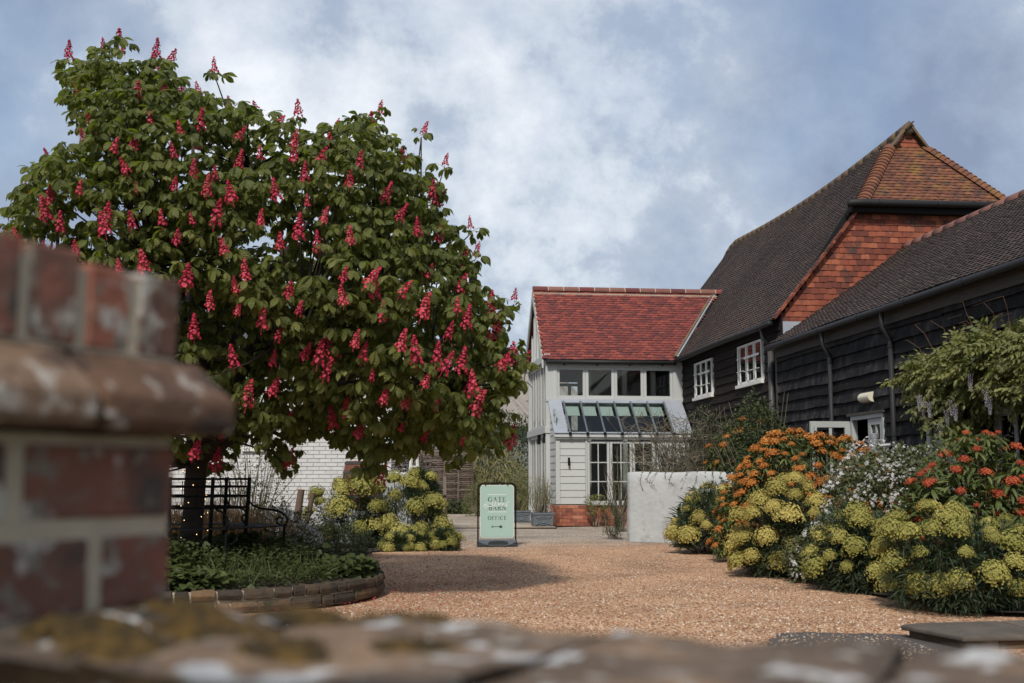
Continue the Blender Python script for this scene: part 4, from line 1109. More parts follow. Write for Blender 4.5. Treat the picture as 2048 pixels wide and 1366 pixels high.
mb = MB(); mb.quad((-6.7, CY - .25, 3.44), (0.4, CY - .25, 3.44), (0.4, CY + 2.45, 5.04), (-6.7, CY + 2.45, 5.04)); mb.quad((-6.7, CY + 5.2, 3.44), (0.4, CY + 5.2, 3.44), (0.4, CY + 2.45, 5.04), (-6.7, CY + 2.45, 5.04)); mb.add([(.2, CY, 3.5), (.2, CY + 5, 3.5), (.2, CY + 2.45, 5.0)], [(0, 1, 2)])
CR = mb.build('roof', M['slate'], cot, rnd=.5)
tile_roof(CR, S_cot, (-6.6, 0.3), (0, 3.05), 0.22, 0.30, lambda u, v: True, M['slate'], name='slate', seed=4, proto_kw=dict(camber=0, lift=.016, t=.01), stuff_name='slates')
mb = MB(); mb.box(-2.6, -1.95, CY - 0.06, CY + 0.0, 1.72, 1.78); mb.build('window_sill', M['white_paint'], cot)

# ------------------------------------------------------------------ far outbuilding with ribbed roof, fence, paving
far = thing('pantiled_outbuilding', (6, 50, 0), 'distant outbuilding with grey ribbed pantile roof beyond the hedge', 'building')
M['pantile'] = mat('grey_pantile', [(0.0, (0.20, 0.175, 0.155)), (1.0, (0.36, 0.33, 0.30))], 3, 0.5, 0.8, -0.1, rough=0.9, over=[((0.09, 0.075, 0.065), 6, .58, .7, 4)])
fo = Vector((5.6, 47.0, 0)); fu = Vector((0.6, 0.8, 0)); fv = Vector((-0.8, 0.6, 0))     # fu along eave, fv up the slope (plan)
L_u, L_v, ez = 9.0, 3.4, 3.3
mb = MB()
nu = 120
V, F = [], []
for i in range(nu + 1):
    u = -7 + (L_u + 7) * i / nu
    for v in np.linspace(0, 1, 16):
        z = ez + v * L_v * 1.05 + 0.07 * abs(math.sin(i * math.pi / 2.0)) * (1 if i % 2 else 0)
        p = fo + fu * u + fv * (v * L_v); V.append((p.x, p.y, z))
for i in range(nu):
    for j in range(15): F.append((i * 16 + j, (i + 1) * 16 + j, (i + 1) * 16 + j + 1, i * 16 + j + 1))
mb.add(V, F); FR = mb.build('roof', M['pantile'], far)
nk = 0
for i in range(0, nu + 1, 2):
    u = -7 + (L_u + 7) * i / nu
    p = fo + fu * u; q = p + fv * L_v
    m_ = MB(); m_.tube([(p.x, p.y, ez + 0.04), (q.x, q.y, ez + L_v * 1.05 + 0.04)], 0.075, 6); m_.build('roof_rib', M['pantile'], FR, rnd=random.random())
mb = MB(); a = fo + fu * -7 + fv * .2; b = fo + fu * L_u + fv * .2
mb.prism([(a.x, a.y, 0), (b.x, b.y, 0), (b.x, b.y, ez + .1), (a.x, a.y, ez + .1)], (fv.x * .2, fv.y * .2, 0)); 
mb.build('wall', M['inner'], far)
a = fo + fu * -7 + fv * L_v; b = fo + fu * L_u + fv * L_v
mb = MB(); mb.tube([(a.x, a.y, ez + L_v * 1.05), (b.x, b.y, ez + L_v * 1.05)], .16, 10); mb.build('ridge', M['hip_tile'], far)
mb = MB(); c = fo + fv * 6.8
q0, q1 = c + fu * -7, c + fu * L_u
mb.quad((a.x, a.y, ez + L_v * 1.05), (b.x, b.y, ez + L_v * 1.05), (q1.x, q1.y, ez), (q0.x, q0.y, ez)); mb.build('rear_slope', M['pantile'], far)

# paved terrace behind the sign
mb = MB(); mb.box(0.9, 4.35, 28.4, 39.6, -0.05, 0.012); TR = props(mb.build('terrace', M['soil']), kind='structure')
y = 28.42
while y < 39:
    dy = random.choice((0.62, 0.9, 1.2)); x = 0.92
    while x < 4.3:
        dx = min(random.choice((0.6, 0.9, 1.2)), 4.33 - x)
        if dx < 0.15: break
        m_ = MB(); m_.box(x, x + dx - 0.012, y, y + dy - 0.015, 0.0, 0.035 + random.uniform(-.004, .004)); m_.build('paving_slab', M['flag'], TR, rnd=random.random())
        x += dx
    y += dy
# woven hurdle fence
hf = thing('woven_hurdle_fence', (1.9, 39.4, 0), 'brown woven willow hurdle fence behind the euphorbias', 'fence')
M['willow'] = mat('brown_willow', [(0.0, (0.05, 0.034, 0.028)), (0.6, (0.12, 0.085, 0.07)), (1.0, (0.22, 0.17, 0.14))], 8, 0.9, 0.4, -0.12, rough=0.9)
M['timber'] = mat('grey_brown_timber', [(0.0, (0.085, 0.07, 0.055)), (1.0, (0.20, 0.17, 0.135))], 9, 0.4, 0.9, -0.1, rough=0.9, bump=(30, .004, .5))
posts_x = [0.25, 0.72, 1.2, 1.68, 2.16, 2.64, 3.1]
for x in posts_x:
    m_ = MB(); m_.tube([(x, 39.4, 0.0), (x + .02, 39.4, 2.3)], 0.028, 6); m_.build('stake', M['willow'], hf)
z = 0.32; k = 0
while z < 2.2:
    m_ = MB(); pts = [(0.18 + 2.98 * i / 28, 39.4 + 0.045 * math.sin(math.pi * (0.18 + 2.98 * i / 28 - .25) / 0.48 + (math.pi if k % 2 else 0)), z + random.uniform(-.008, .008)) for i in range(29)]
    m_.tube(pts, random.uniform(.013, .021), 5); m_.build('willow_rod', M['willow'], hf, rnd=random.random())
    z += 0.036; k += 1
mb = MB(); mb.box(0.9, 3.25, 39.2, 39.33, 0.0, 0.30); sl = mb.build('timber_sleeper', M['timber']); props(sl, 'weathered timber sleeper edging below the woven hurdle', 'sleeper')
# old grey timber frame, obelisk, barrel, cut logs
tf = thing('wooden_trellis', (0.95, 23.5, 0), 'old grey wooden trellis standing beside the short white wall', 'trellis')
for (x0, x1, z1) in ((0.80, 0.84, 1.36), (0.92, 0.98, 1.18), (1.10, 1.06, 1.1), (1.32, 1.3, 1.25)):
    m_ = MB(); m_.bar((x0, 23.5, 0), (x1, 23.5, z1), 0.07, 0.05, up=(0, 1, 0)); m_.build('post', M['timber'], tf)
for z in (0.45, 0.86): m_ = MB(); m_.bar((0.80, 23.46, z), (1.34, 23.46, z + .03), 0.03, 0.07, up=(0, 1, 0)); m_.build('rail', M['timber'], tf)
ob = thing('garden_obelisk', (0.66, 22.75, 0), 'white wooden garden obelisk with ball finial above the euphorbias', 'obelisk')
ox, oy = 0.66, 22.75
for sx in (-1, 1):
    for sy in (-1, 1):
        m_ = MB(); m_.bar((ox + sx * .20, oy + sy * .2, 0), (ox + sx * .045, oy + sy * .045, 1.72), 0.04, 0.04); m_.build('leg', M['white_paint'], ob)
for z, w in ((0.5, .17), (1.0, .125), (1.42, .085)):
    m_ = MB(); m_.box(ox - w, ox + w, oy - w, oy - w + .03, z, z + .04); m_.build('rail', M['white_paint'], ob)
m_ = MB(); m_.box(ox - .10, ox + .10, oy - .10, oy + .10, 1.70, 1.745); m_.box(ox - .06, ox + .06, oy - .06, oy + .06, 1.746, 1.80); m_.build('cap', M['white_paint'], ob)
m_ = MB(); m_.lathe((ox, oy, 1.80), [(.02, 0), (.03, .02), (.02, .04), (.055, .07), (.072, .11), (.068, .15), (.045, .19), (.01, .21)], 12); m_.build('finial', M['white_paint'], ob, smooth=True)
br = thing('wooden_barrel', (-0.36, 21.75, 0.66), 'reddish brown wooden barrel on the white plinth by the cottage', 'barrel')
M['stave'] = mat('red_brown_stave', [(0.0, (0.10, 0.032, 0.02)), (1.0, (0.23, 0.09, 0.055))], 6, 0.7, 0.6, -0.1, rough=0.7, bump=(30, .004, .4))
for k in range(20):
    m_ = MB(); V, F = [], []
    for i in range(9):
        t = i / 8; rad = 0.28 + 0.055 * math.sin(math.pi * t); z = .662 + 0.87 * t
        for a in (k, k + 0.97):
            w = a * 2 * math.pi / 20; V += [(-.36 + rad * math.cos(w), 21.75 + rad * math.sin(w), z), (-.36 + (rad - .025) * math.cos(w), 21.75 + (rad - .025) * math.sin(w), z)]
    for i in range(8):
        o = 4 * i; F += [(o, o + 2, o + 6, o + 4), (o + 1, o + 5, o + 7, o + 3), (o, o + 4, o + 5, o + 1), (o + 2, o + 3, o + 7, o + 6)]
    F += [(0, 1, 3, 2), (32, 34, 35, 33)]
    m_.add(V, F); m_.build('stave', M['stave'], br, rnd=random.random())
for t in (0.04, 0.22, 0.74, 0.93):
    rad = 0.284 + 0.055 * math.sin(math.pi * t); m_ = MB(); m_.lathe((-.36, 21.75, .66 + .87 * t), [(rad, 0), (rad + .004, .002), (rad + .004, .045), (rad, .047)], 24); m_.build('hoop', M['pipe_grey'], br)
m_ = MB(); m_.lathe((-.36, 21.75, 1.50), [(.26, 0), (.26, .02)], 20); m_.build('barrel_head', M['stave'], br)
M['log_bark'] = mat('brown_log_bark', [(0.0, (0.05, 0.032, 0.022)), (1.0, (0.15, 0.10, 0.07))], 12, 0.3, 1, -.1, rough=.95, bump=(40, .006, .6))
M['log_end'] = mat('pale_cut_log', [(0.0, (0.30, 0.17, 0.09)), (1.0, (0.46, 0.29, 0.17))], 10, .3, 1, -.1, rough=.9)
for (x, dx, r_, top, lab) in ((-1.47, .13, .062, 1.02, 'thicker of two cut logs leaning by the white cottage wall'), (-1.33, .19, .045, .97, 'thinner of two cut logs leaning by the white cottage wall')):
    lg = thing('cut_log', (x, 20.2, 0), lab, 'log', 'cut logs by the cottage')
    m_ = MB(); m_.tube([(x, 20.2, 0), (x + dx * .5, 20.2, top * .5), (x + dx, 20.2, top)], [r_ * 1.08, r_, r_ * .95], 12, cap=False); m_.build('bark', M['log_bark'], lg, smooth=True)
    m_ = MB(); dd = Vector((dx, 0, top)).normalized(); e = Vector((x + dx, 20.2, top)); m_.tube([e - dd * .01, e + dd * .004], r_ * .93, 12); m_.build('cut_end', M['log_end'], lg)

# ------------------------------------------------------------------ swing sign
SX, SY = 2.145, 21.25
sg = thing('swing_sign', (SX, SY, 0), 'sage green hanging pavement sign in a black frame on the gravel', 'sign')
KS = 0.00115                                   # metres per unit of the lettering grid
def sp(cx, cy): return (SX + (cx - 510) * KS, 1.128 - (cy - 205) * KS)
fr = [(205, 1110), (205, 300)] + [(295 - 90 * math.cos(a), 300 - 92 * math.sin(a)) for a in np.linspace(0.15, math.pi / 2, 7)] + [(725 + 85 * math.sin(a), 300 - 92 * math.cos(a)) for a in np.linspace(0, math.pi / 2 - .15, 7)] + [(810, 300), (810, 1110)]
mb = MB(); mb.tube([(sp(*p)[0], SY, sp(*p)[1]) for p in fr], 0.0135, 10); mb.build('frame', M['black_metal'], sg, smooth=True)
def rr_poly(x0, x1, y0, y1, rad, n=6):
    P = []
    for (cx, cy, a0) in ((x1 - rad, y0 + rad, -math.pi / 2), (x1 - rad, y1 - rad, 0), (x0 + rad, y1 - rad, math.pi / 2), (x0 + rad, y0 + rad, math.pi)):
        for k in range(n + 1): a = a0 + math.pi / 2 * k / n; P.append((cx + rad * math.cos(a), cy + rad * math.sin(a)))
    return P
def plate(poly, y0, y1, name, m, par): 
    mb = MB(); P = [(sp(*p)[0], y0, sp(*p)[1]) for p in poly]; mb.prism(P, (0, y1 - y0, 0)); return mb.build(name, m, par)
M['sign_white'] = mat('sign_white', [(0, (0.68, 0.70, 0.68))], rough=.5)
M['sign_green'] = mat('sign_sage_green', [(0, (0.33, 0.46, 0.40))], rough=.45)
M['sign_ink'] = mat('sign_ink', [(0, (0.025, 0.04, 0.035))], rough=.6)
pn = plate(rr_poly(240, 780, 240, 1075, 48), SY - 0.006, SY + 0.006, 'panel', M['sign_white'], sg)
plate(rr_poly(247, 772, 247, 1068, 42), SY - 0.0085, SY - 0.0062, 'panel_face', M['sign_green'], pn)
for x in (328, 683):
    a, b = sp(x, 205), sp(x, 258); mb = MB(); mb.bar((a[0], SY, a[1]), (b[0], SY, b[1]), .02, .02, up=(0, 1, 0)); mb.build('hanger', M['black_plastic'], sg)
YF = SY - 0.0098
def ribbon(mb, pts, w0, w1=None):
    pts = [np.array(p, float) for p in pts]; n_ = len(pts); L_, R_ = [], []
    for i, p in enumerate(pts):
        t = pts[min(i + 1, n_ - 1)] - pts[max(i - 1, 0)]; t = t / max(np.linalg.norm(t), 1e-6); nn = np.array([-t[1], t[0]])
        w = (w0 if w1 is None else w0 + (w1 - w0) * math.sin(math.pi * i / (n_ - 1))) / 2
        L_.append(p + nn * w); R_.append(p - nn * w)
    V = [(sp(*q)[0], YF, sp(*q)[1]) for q in L_ + R_]
    mb.add(V, [(i, i + 1, n_ + i + 1, n_ + i) for i in range(n_ - 1)])
def arc(cx, cy, rx, ry, a0, a1, n_=12): return [(cx + rx * math.cos(math.radians(a)), cy + ry * math.sin(math.radians(a))) for a in np.linspace(a0, a1, n_)]
GL_ = {
 'G': lambda m: (ribbon(m, arc(.5, .5, .42, .47, -38, -270, 16)[:9], .05, .05), ribbon(m, arc(.5, .5, .40, .47, -100, -260, 12), .05, .20), ribbon(m, arc(.5, .5, .42, .47, -260, -318, 8), .05), ribbon(m, [(.82, .55), (.82, .95)], .15), ribbon(m, [(.62, .56), (.98, .56)], .05), ribbon(m, [(.86, .05), (.86, .3)], .05)),
 'A': lambda m: (ribbon(m, [(.10, .98), (.50, .02)], .06), ribbon(m, [(.46, .02), (.86, .98)], .18), ribbon(m, [(.25, .66), (.7, .66)], .05), ribbon(m, [(0, .98), (.24, .98)], .05), ribbon(m, [(.68, .98), (1, .98)], .05)),
 'T': lambda m: (ribbon(m, [(.03, .03), (.97, .03)], .06), ribbon(m, [(.5, .03), (.5, .98)], .18), ribbon(m, [(.3, .98), (.7, .98)], .05), ribbon(m, [(.05, .03), (.05, .28)], .05), ribbon(m, [(.95, .03), (.95, .28)], .05)),
 'E': lambda m: (ribbon(m, [(.26, .02), (.26, .98)], .18), ribbon(m, [(.08, .03), (.9, .03)], .06), ribbon(m, [(.08, .97), (.94, .97)], .06), ribbon(m, [(.26, .48), (.68, .48)], .05), ribbon(m, [(.88, .03), (.88, .26)], .05), ribbon(m, [(.92, .74), (.92, .97)], .05), ribbon(m, [(.68, .36), (.68, .6)], .05)),
 'B': lambda m: (ribbon(m, [(.24, .02), (.24, .98)], .18), ribbon(m, [(.06, .03), (.5, .03)], .05), ribbon(m, [(.06, .97), (.5, .97)], .05), ribbon(m, [(.24, .48), (.5, .48)], .05), ribbon(m, arc(.48, .255, .28, .225, -90, 90), .05, .19), ribbon(m, arc(.5, .725, .34, .245, -90, 90), .05, .20)),
 'R': lambda m: (ribbon(m, [(.22, .02), (.22, .98)], .18), ribbon(m, [(.04, .03), (.5, .03)], .05), ribbon(m, [(.04, .97), (.42, .97)], .05), ribbon(m, [(.22, .5), (.5, .5)], .05), ribbon(m, arc(.48, .265, .3, .235, -90, 90), .05, .19), ribbon(m, [(.5, .5), (.62, .62), (.78, .95), (.98, .97)], .08, .17)),
 'N': lambda m: (ribbon(m, [(.15, .02), (.15, .98)], .06), ribbon(m, [(.12, .03), (.85, .97)], .18), ribbon(m, [(.85, .02), (.85, .98)], .06), ribbon(m, [(0, .03), (.2, .03)], .05), ribbon(m, [(0, .97), (.3, .97)], .05), ribbon(m, [(.7, .03), (1, .03)], .05)),
 'O': lambda m: (ribbon(m, arc(.5, .5, .42, .46, 90, 270, 14), .05, .19), ribbon(m, arc(.5, .5, .42, .46, -90, 90, 14), .05, .19)),
 'F': lambda m: (ribbon(m, [(.26, .02), (.26, .98)], .18), ribbon(m, [(.08, .03), (.9, .03)], .06), ribbon(m, [(.08, .97), (.46, .97)], .05), ribbon(m, [(.26, .49), (.68, .49)], .05), ribbon(m, [(.88, .03), (.88, .26)], .05), ribbon(m, [(.68, .38), (.68, .6)], .05)),
 'I': lambda m: (ribbon(m, [(.5, .02), (.5, .98)], .22), ribbon(m, [(.2, .03), (.8, .03)], .05), ribbon(m, [(.2, .97), (.8, .97)], .05)),
 'C': lambda m: (ribbon(m, arc(.52, .5, .42, .46, -320, -40 - 180, 6), .05), ribbon(m, arc(.52, .5, .42, .46, 80, 280, 14), .05, .20), ribbon(m, arc(.52, .5, .42, .46, 280, 318, 5), .05), ribbon(m, [(.86, .06), (.86, .3)], .05)),
}
def word(txt, x0, x1, y0, y1, weights=None):
    mb = MB(); n_ = len(txt); wts = weights or [1] * n_; tot = sum(wts); x = x0
    for c, w in zip(txt, wts):
        wdt = (x1 - x0) * w / tot
        t_ = MB(); GLd = []
        global sp
        old = sp
        bx, bw = x + wdt * .05, wdt * .9
        sp = lambda gx, gy, o=old, bx=bx, bw=bw: o(bx + gx * bw, y0 + gy * (y1 - y0))
        GL_[c](mb); sp = old
        x += wdt
    return mb.build('lettering', M['sign_ink'], pn)
word('GATE', 360, 655, 427, 505, [1.1, 1.05, 1, .9]); word('BARN', 370, 660, 558, 636, [.95, 1.05, 1.05, 1.1]); word('OFFICE', 358, 667, 730, 790, [1.2, .95, .95, .55, 1.1, .95])
mb = MB()
for (x0, x1, y) in ((355, 652, 389), (365, 660, 664)): ribbon(mb, [(x0, y), (x1, y)], 8)
mb.build('lettering_rule', M['sign_white'], pn)
# flowing script word laid over the two names
YF -= 0.0012
mb = MB()
def spl(pts, w0, w1=None, n_=10):
    out = []
    P = [np.array(p, float) for p in pts]; P = [P[0]] + P + [P[-1]]
    for i in range(1, len(P) - 2):
        for t in np.linspace(0, 1, n_, endpoint=False):
            out.append(0.5 * ((2 * P[i]) + (-P[i - 1] + P[i + 1]) * t + (2 * P[i - 1] - 5 * P[i] + 4 * P[i + 1] - P[i + 2]) * t * t + (-P[i - 1] + 3 * P[i] - 3 * P[i + 1] + P[i + 2]) * t ** 3))
    out.append(P[-2]); ribbon(mb, out, w0, w1)
spl([(478, 480), (455, 492), (430, 520), (438, 545), (425, 572), (385, 578), (345, 560), (312, 545), (306, 570), (330, 600), (352, 590)], 5, 13)
spl([(305, 545), (330, 522), (375, 520), (420, 540)], 4, 7)
spl([(500, 482), (482, 530), (466, 572), (490, 572), (506, 556)], 5, 13); spl([(448, 520), (520, 512)], 5)
spl([(506, 560), (522, 530), (536, 536), (524, 574), (544, 568)], 5, 11)
spl([(548, 556), (572, 545), (578, 530), (560, 532), (550, 556), (562, 574), (590, 562)], 4, 10)
spl([(592, 556), (616, 545), (622, 530), (604, 532), (594, 556), (606, 574), (636, 560)], 4, 10)
spl([(712, 492), (680, 515), (650, 560), (652, 574), (676, 568), (690, 556)], 5, 13); spl([(630, 522), (700, 512)], 5)
mb.build('script_lettering', M['sign_white'], pn)
YF += 0.0012
mb = MB(); ribbon(mb, [(440, 898), (560, 898)], 9)
for q in ([(412, 898), (448, 880), (440, 898)], [(412, 898), (440, 898), (448, 917)], [(540, 898), (556, 880), (600, 880), (586, 898)], [(540, 898), (586, 898), (600, 917), (556, 917)]):
    mb.quad(*[(sp(*p)[0], YF, sp(*p)[1]) for p in q])
mb.build('arrow', M['sign_ink'], pn)
# base: black trough with a paler curved front
mb = MB(); mb.prism([(SX - .36, SY - .16, 0.0), (SX + .36, SY - .16, 0.0), (SX + .355, SY - .15, .035), (SX + .35, SY - .03, .115), (SX - .35, SY - .03, .115), (SX - .355, SY - .15, .035)][::1], (0, 0.0, 0.0)) if False else None
mb = MB()
prof = [(-.17, 0.0), (-.165, .045), (-.05, .125), (.05, .125), (.165, .045), (.17, 0.0)]
mb.prism([(SX - .362, SY + a, gz(SX, SY) + z) for a, z in prof], (.724, 0, 0)); bs = mb.build('base', M['black_plastic'], sg, bevel=.012)
mb = MB()
crv = [(SX - .345 + .69 * k / 14, 0) for k in range(15)]
V = []
for k in range(15):
    t = k / 14 * 2 - 1; zlow = 0.012 + 0.075 * t * t
    x = SX + .345 * t
    yl = SY - .170 + max(0, (zlow - .045)) * 1.44
    V += [(x, yl - .006, zlow + gz(SX, SY)), (x, SY - .058, .124 + gz(SX, SY))]
mb.add(V, [(2 * k, 2 * k + 2, 2 * k + 3, 2 * k + 1) for k in range(14)]); mb.build('base_face', M['slate_plastic'], bs)

# ------------------------------------------------------------------ planters
M['planter'] = mat('lead_grey_planter', [(0.0, (0.075, 0.09, 0.105)), (1.0, (0.15, 0.17, 0.19))], 9, .3, .9, -.1, rough=.6)
def planter(x, y, s, h, label):
    t = thing('square_planter', (x, y, 0), label, 'planter', 'lead-style square planters')
    mb = MB(); V = []
    for (w, z) in ((s * .94, 0), (s, h - .05), (s * 1.08, h - .045), (s * 1.08, h), (s * .95, h), (s * .92, h - .06)):
        V += [(x - w / 2, y - w / 2, z), (x + w / 2, y - w / 2, z), (x + w / 2, y + w / 2, z), (x - w / 2, y + w / 2, z)]
    F = [(0, 3, 2, 1)]
    for i in range(5):
        for k in range(4): F.append((4 * i + k, 4 * i + (k + 1) % 4, 4 * i + 4 + (k + 1) % 4, 4 * i + 4 + k))
    F.append((20, 21, 22, 23))
    mb.add(V, F); bx = mb.build('box', M['planter'], t)
    yf = y - s / 2 - .004
    for (a, b_, rad) in ((0, h * .48, s * .16), (0, h * .48, s * .27)):
        m_ = MB(); m_.tube([(x + a + rad * math.cos(w), yf, b_ + rad * .75 * math.sin(w)) for w in np.linspace(0, 2 * math.pi, 17)], .012, 5, cap=False); m_.build('relief', M['planter'], bx, rnd=.9)
    for sx in (-1, 1):
        for sz in (-1, 1):
            m_ = MB(); m_.bar((x + sx * s * .40, yf, h * .48 + sz * h * .30), (x + sx * s * .24, yf, h * .48 + sz * h * .16), .02, .03, up=(0, 1, 0)); m_.build('relief', M['planter'], bx, rnd=.9)
    m_ = MB(); m_.box(x - s * .44, x + s * .44, y - s * .44, y + s * .44, h - .07, h - .04); m_.build('soil', M['soil'], t)
    return t
planter(4.03, 28.75, .50, .37, 'grey square planter with embossed front beside the brick plinth')
planter(3.78, 31.2, .50, .36, 'grey square planter partly hidden behind the sign')

# ------------------------------------------------------------------ stone step and tarmac patch, lower right
mb = MB(); r_ = random.Random(3); P = []
for k in range(48):
    a = 2 * math.pi * k / 48; q = 1 + .10 * math.sin(3 * a + 1) + .06 * math.sin(7 * a) + r_.uniform(-.05, .05)
    P.append((3.62 + .78 * q * math.cos(a), 8.2 + .72 * q * math.sin(a)))
rings_ = [[(3.62 + (x - 3.62) * t, 8.2 + (y - 8.2) * t) for x, y in P] for t in (.25, .5, .75, 1.0)]
V = [(3.62, 8.2, gz(3.62, 8.2) + .005)] + [(x, y, gz(x, y) + .005) for rg_ in rings_ for x, y in rg_]
mb.add(V, [(0, 1 + k, 1 + (k + 1) % 48) for k in range(48)] + [(1 + i * 48 + k, 1 + (i + 1) * 48 + k, 1 + (i + 1) * 48 + (k + 1) % 48, 1 + i * 48 + (k + 1) % 48) for i in range(3) for k in range(48)]); props(mb.build('tarmac_patch', M['tarmac']), kind='structure')
M['step'] = mat('dark_sandstone_step', [(0.0, (0.045, 0.037, 0.029)), (0.5, (0.085, 0.070, 0.055)), (1.0, (0.15, 0.122, 0.092))], 5, .4, 1, -.15, rough=.9, bump=(16, .01, .5), over=[((.26, .25, .22), 20, .66, .74, 4)])
M['bed_stone0'] = mat('ochre_riser_stone', [(0.0, (0.06, 0.042, 0.026)), (1.0, (0.17, 0.11, 0.06))], 9, .6, .8, -.2, rough=.95, bump=(25, .012, .7))
st = thing('stone_step', (4.7, 8.4, 0), 'dark sandstone paved step at the lower right corner', 'step')
for (q, rn) in (([(3.98, 8.62), (4.15, 8.72), (4.86, 8.78), (4.80, 7.95), (4.12, 7.92)], .4), ([(4.88, 8.78), (5.9, 8.9), (5.9, 7.9), (4.82, 7.95)], .7)):
    m_ = MB(); m_.prism([(x, y, .052) for x, y in q][::-1], (0, 0, .038)); m_.build('slab', M['step'], st, rnd=rn, bevel=.012)
x = 4.16
while x < 5.8:
    dx = random.uniform(.22, .42); m_ = MB(); m_.box(x, x + dx - .012, 7.98, 8.3, -.02, .049); m_.build('riser_stone', M['bed_stone0'], st, rnd=random.random(), bevel=.01); x += dx
m_ = MB(); m_.prism([(x, y, -.02) for x, y in ((4.03, 8.58), (4.16, 8.66), (5.88, 8.8), (5.88, 8.02), (4.17, 8.02))][::-1], (0, 0, .069)); m_.build('step_core', M['bed_stone0'], st)

# ------------------------------------------------------------------ leaf shapes
def leaf_strip(L, W, n=4, fold=0.25, droop=0.2, peak=0.5, base=(0, 0, 0), ang=0.0, pitch=0.0, tip=0.0, mb=None):
    """a folded leaf blade growing along +y from base, turned by ang about z and pitched down"""
    mb = mb or MB()
    V, F = [], []
    if mb.vein is None: mb.vein = [0.0] * len(mb.v)
    mb.vein += [0.0] * (len(mb.v) - len(mb.vein))
    ca, sa = math.cos(ang), math.sin(ang)
    y = z = 0.0
    st = L / n
    for i in range(n + 1):
        t = i / n
        w = W / 2 * (math.sin(math.pi * min(1, t ** (math.log(0.5) / math.log(peak)))) ** 0.8 if 0 < t < 1 else tip)
        pz = pitch + droop * t * 2
        if i: y += st * math.cos(pz); z -= st * math.sin(pz)
        for sx, ez in ((-1, fold), (0, 0), (1, fold)):
            x = sx * w
            V.append((base[0] + x * ca + y * sa, base[1] - x * sa + y * ca, base[2] + z + ez * w)); mb.vein.append(t - abs(sx) * 0.16)
    for i in range(n):
        a = 3 * i
        F += [(a, a + 1, a + 4, a + 3), (a + 1, a + 2, a + 5, a + 4)]
    return mb.add(V, F)
def palmate(seed):
    r = random.Random(seed); mb = MB()
    pl = r.uniform(0.10, 0.16)
    mb.tube([(0, 0, 0), (0, pl * .5, 0.01), (0, pl, 0)], 0.004, 3, cap=False)
    for k, a in enumerate((-2.0, -0.95, 0.0, 0.95, 2.0)):
        L = (0.15, 0.20, 0.23, 0.20, 0.15)[k] * r.uniform(0.88, 1.12)
        leaf_strip(L, L * r.uniform(.40, .50), 5, r.uniform(.15, .4), r.uniform(.2, .6), 0.60, (0, pl, 0), a + r.uniform(-.2, .2), r.uniform(.15, .85), mb=mb)
    return mb
def floret(mb, c, d, s, r, petals=4):
    c = Vector(c); d = Vector(d).normalized(); a = d.orthogonal().normalized(); b = d.cross(a)
    ph = r.uniform(0, 6)
    ring = [c + (a * math.cos(ph + w) + b * math.sin(ph + w)) * s + d * s * .55 for w in np.arange(petals) * 2 * math.pi / petals]
    tip = c + d * s * (.35)
    mb.add([c - d * s * .5, *ring, tip], [(0, 1 + (k + 1) % petals, 1 + k) for k in range(petals)] + [(petals + 1, 1 + k, 1 + (k + 1) % petals) for k in range(petals)])
def panicle(seed, h=0.25, w=0.062, n=64):
    r = random.Random(seed); mb = MB()
    mb.tube([(0, 0, -.06), (0, 0, h)], 0.004, 4)
    for i in range(n):
        t = (i + r.random()) / n; a = i * 2.4 + r.uniform(-.4, .4)
        rad = w * (1 - t) ** .75 * r.uniform(.3, 1.25) + .006
        floret(mb, (math.cos(a) * rad, math.sin(a) * rad, t * h * .97 + r.uniform(-.01, .01)), (math.cos(a), math.sin(a), .35 + t), (.020 - .008 * t) * r.uniform(.8, 1.2), r, 5)
    return mb
M['chestnut_leaf'] = mat('chestnut_leaf', [(0.0, (0.060, 0.074, 0.016)), (0.4, (0.118, 0.138, 0.034)), (0.75, (0.185, 0.200, 0.058)), (1.0, (0.25, 0.25, 0.09))], 2.0, 0.85, 0.5, -0.15, rough=0.45, spec=0.38, translucent=0.42, trans_col=(1.6, 1.8, .5), veins=44.0)
M['panicle'] = mat('crimson_panicle', [(0.0, (0.24, 0.012, 0.030)), (0.5, (0.47, 0.028, 0.068)), (1.0, (0.64, 0.11, 0.12))], 30, 0.4, 0.9, -0.15, rough=0.6, translucent=0.2, trans_col=(1.3, .6, .8))
M['bark'] = mat('dark_bark', [(0.0, (0.018, 0.014, 0.011)), (1.0, (0.06, 0.048, 0.038))], 10, 0.2, 1, -.1, rough=.95, bump=(30, .012, .7))

# ------------------------------------------------------------------ red horse chestnut
TX, TY = -2.02, 12.75
tree = thing('chestnut_tree', (TX, TY, 0.2), 'red flowering horse chestnut tree in the round stone bed', 'tree')
OUT = [(-70, 560), (-40, 520), (15, 450), (50, 385), (75, 330), (125, 300), (160, 250), (150, 215), (122, 195), (140, 150), (175, 135), (215, 95), (262, 90), (290, 125), (345, 150), (360, 185), (410, 190), (450, 215), (520, 212), (548, 240), (600, 262), (640, 270), (682, 246), (742, 240), (790, 288), (818, 310), (848, 348), (888, 372), (880, 440), (905, 475), (945, 515), (950, 570), (1000, 610), (1012, 670), (1000, 690), (1040, 705), (1058, 745), (1050, 790), (1000, 800), (990, 840), (1035, 870), (1015, 887), (960, 922), (925, 957), (880, 917), (840, 907), (790, 907), (752, 967), (728, 972), (700, 912), (650, 877), (610, 882), (585, 947), (545, 937), (500, 897), (440, 957), (405, 967), (370, 937), (300, 942), (200, 922), (60, 882), (-60, 782)]
OW = np.array([ony(px, py, TY)[[0, 2]] for px, py in OUT])
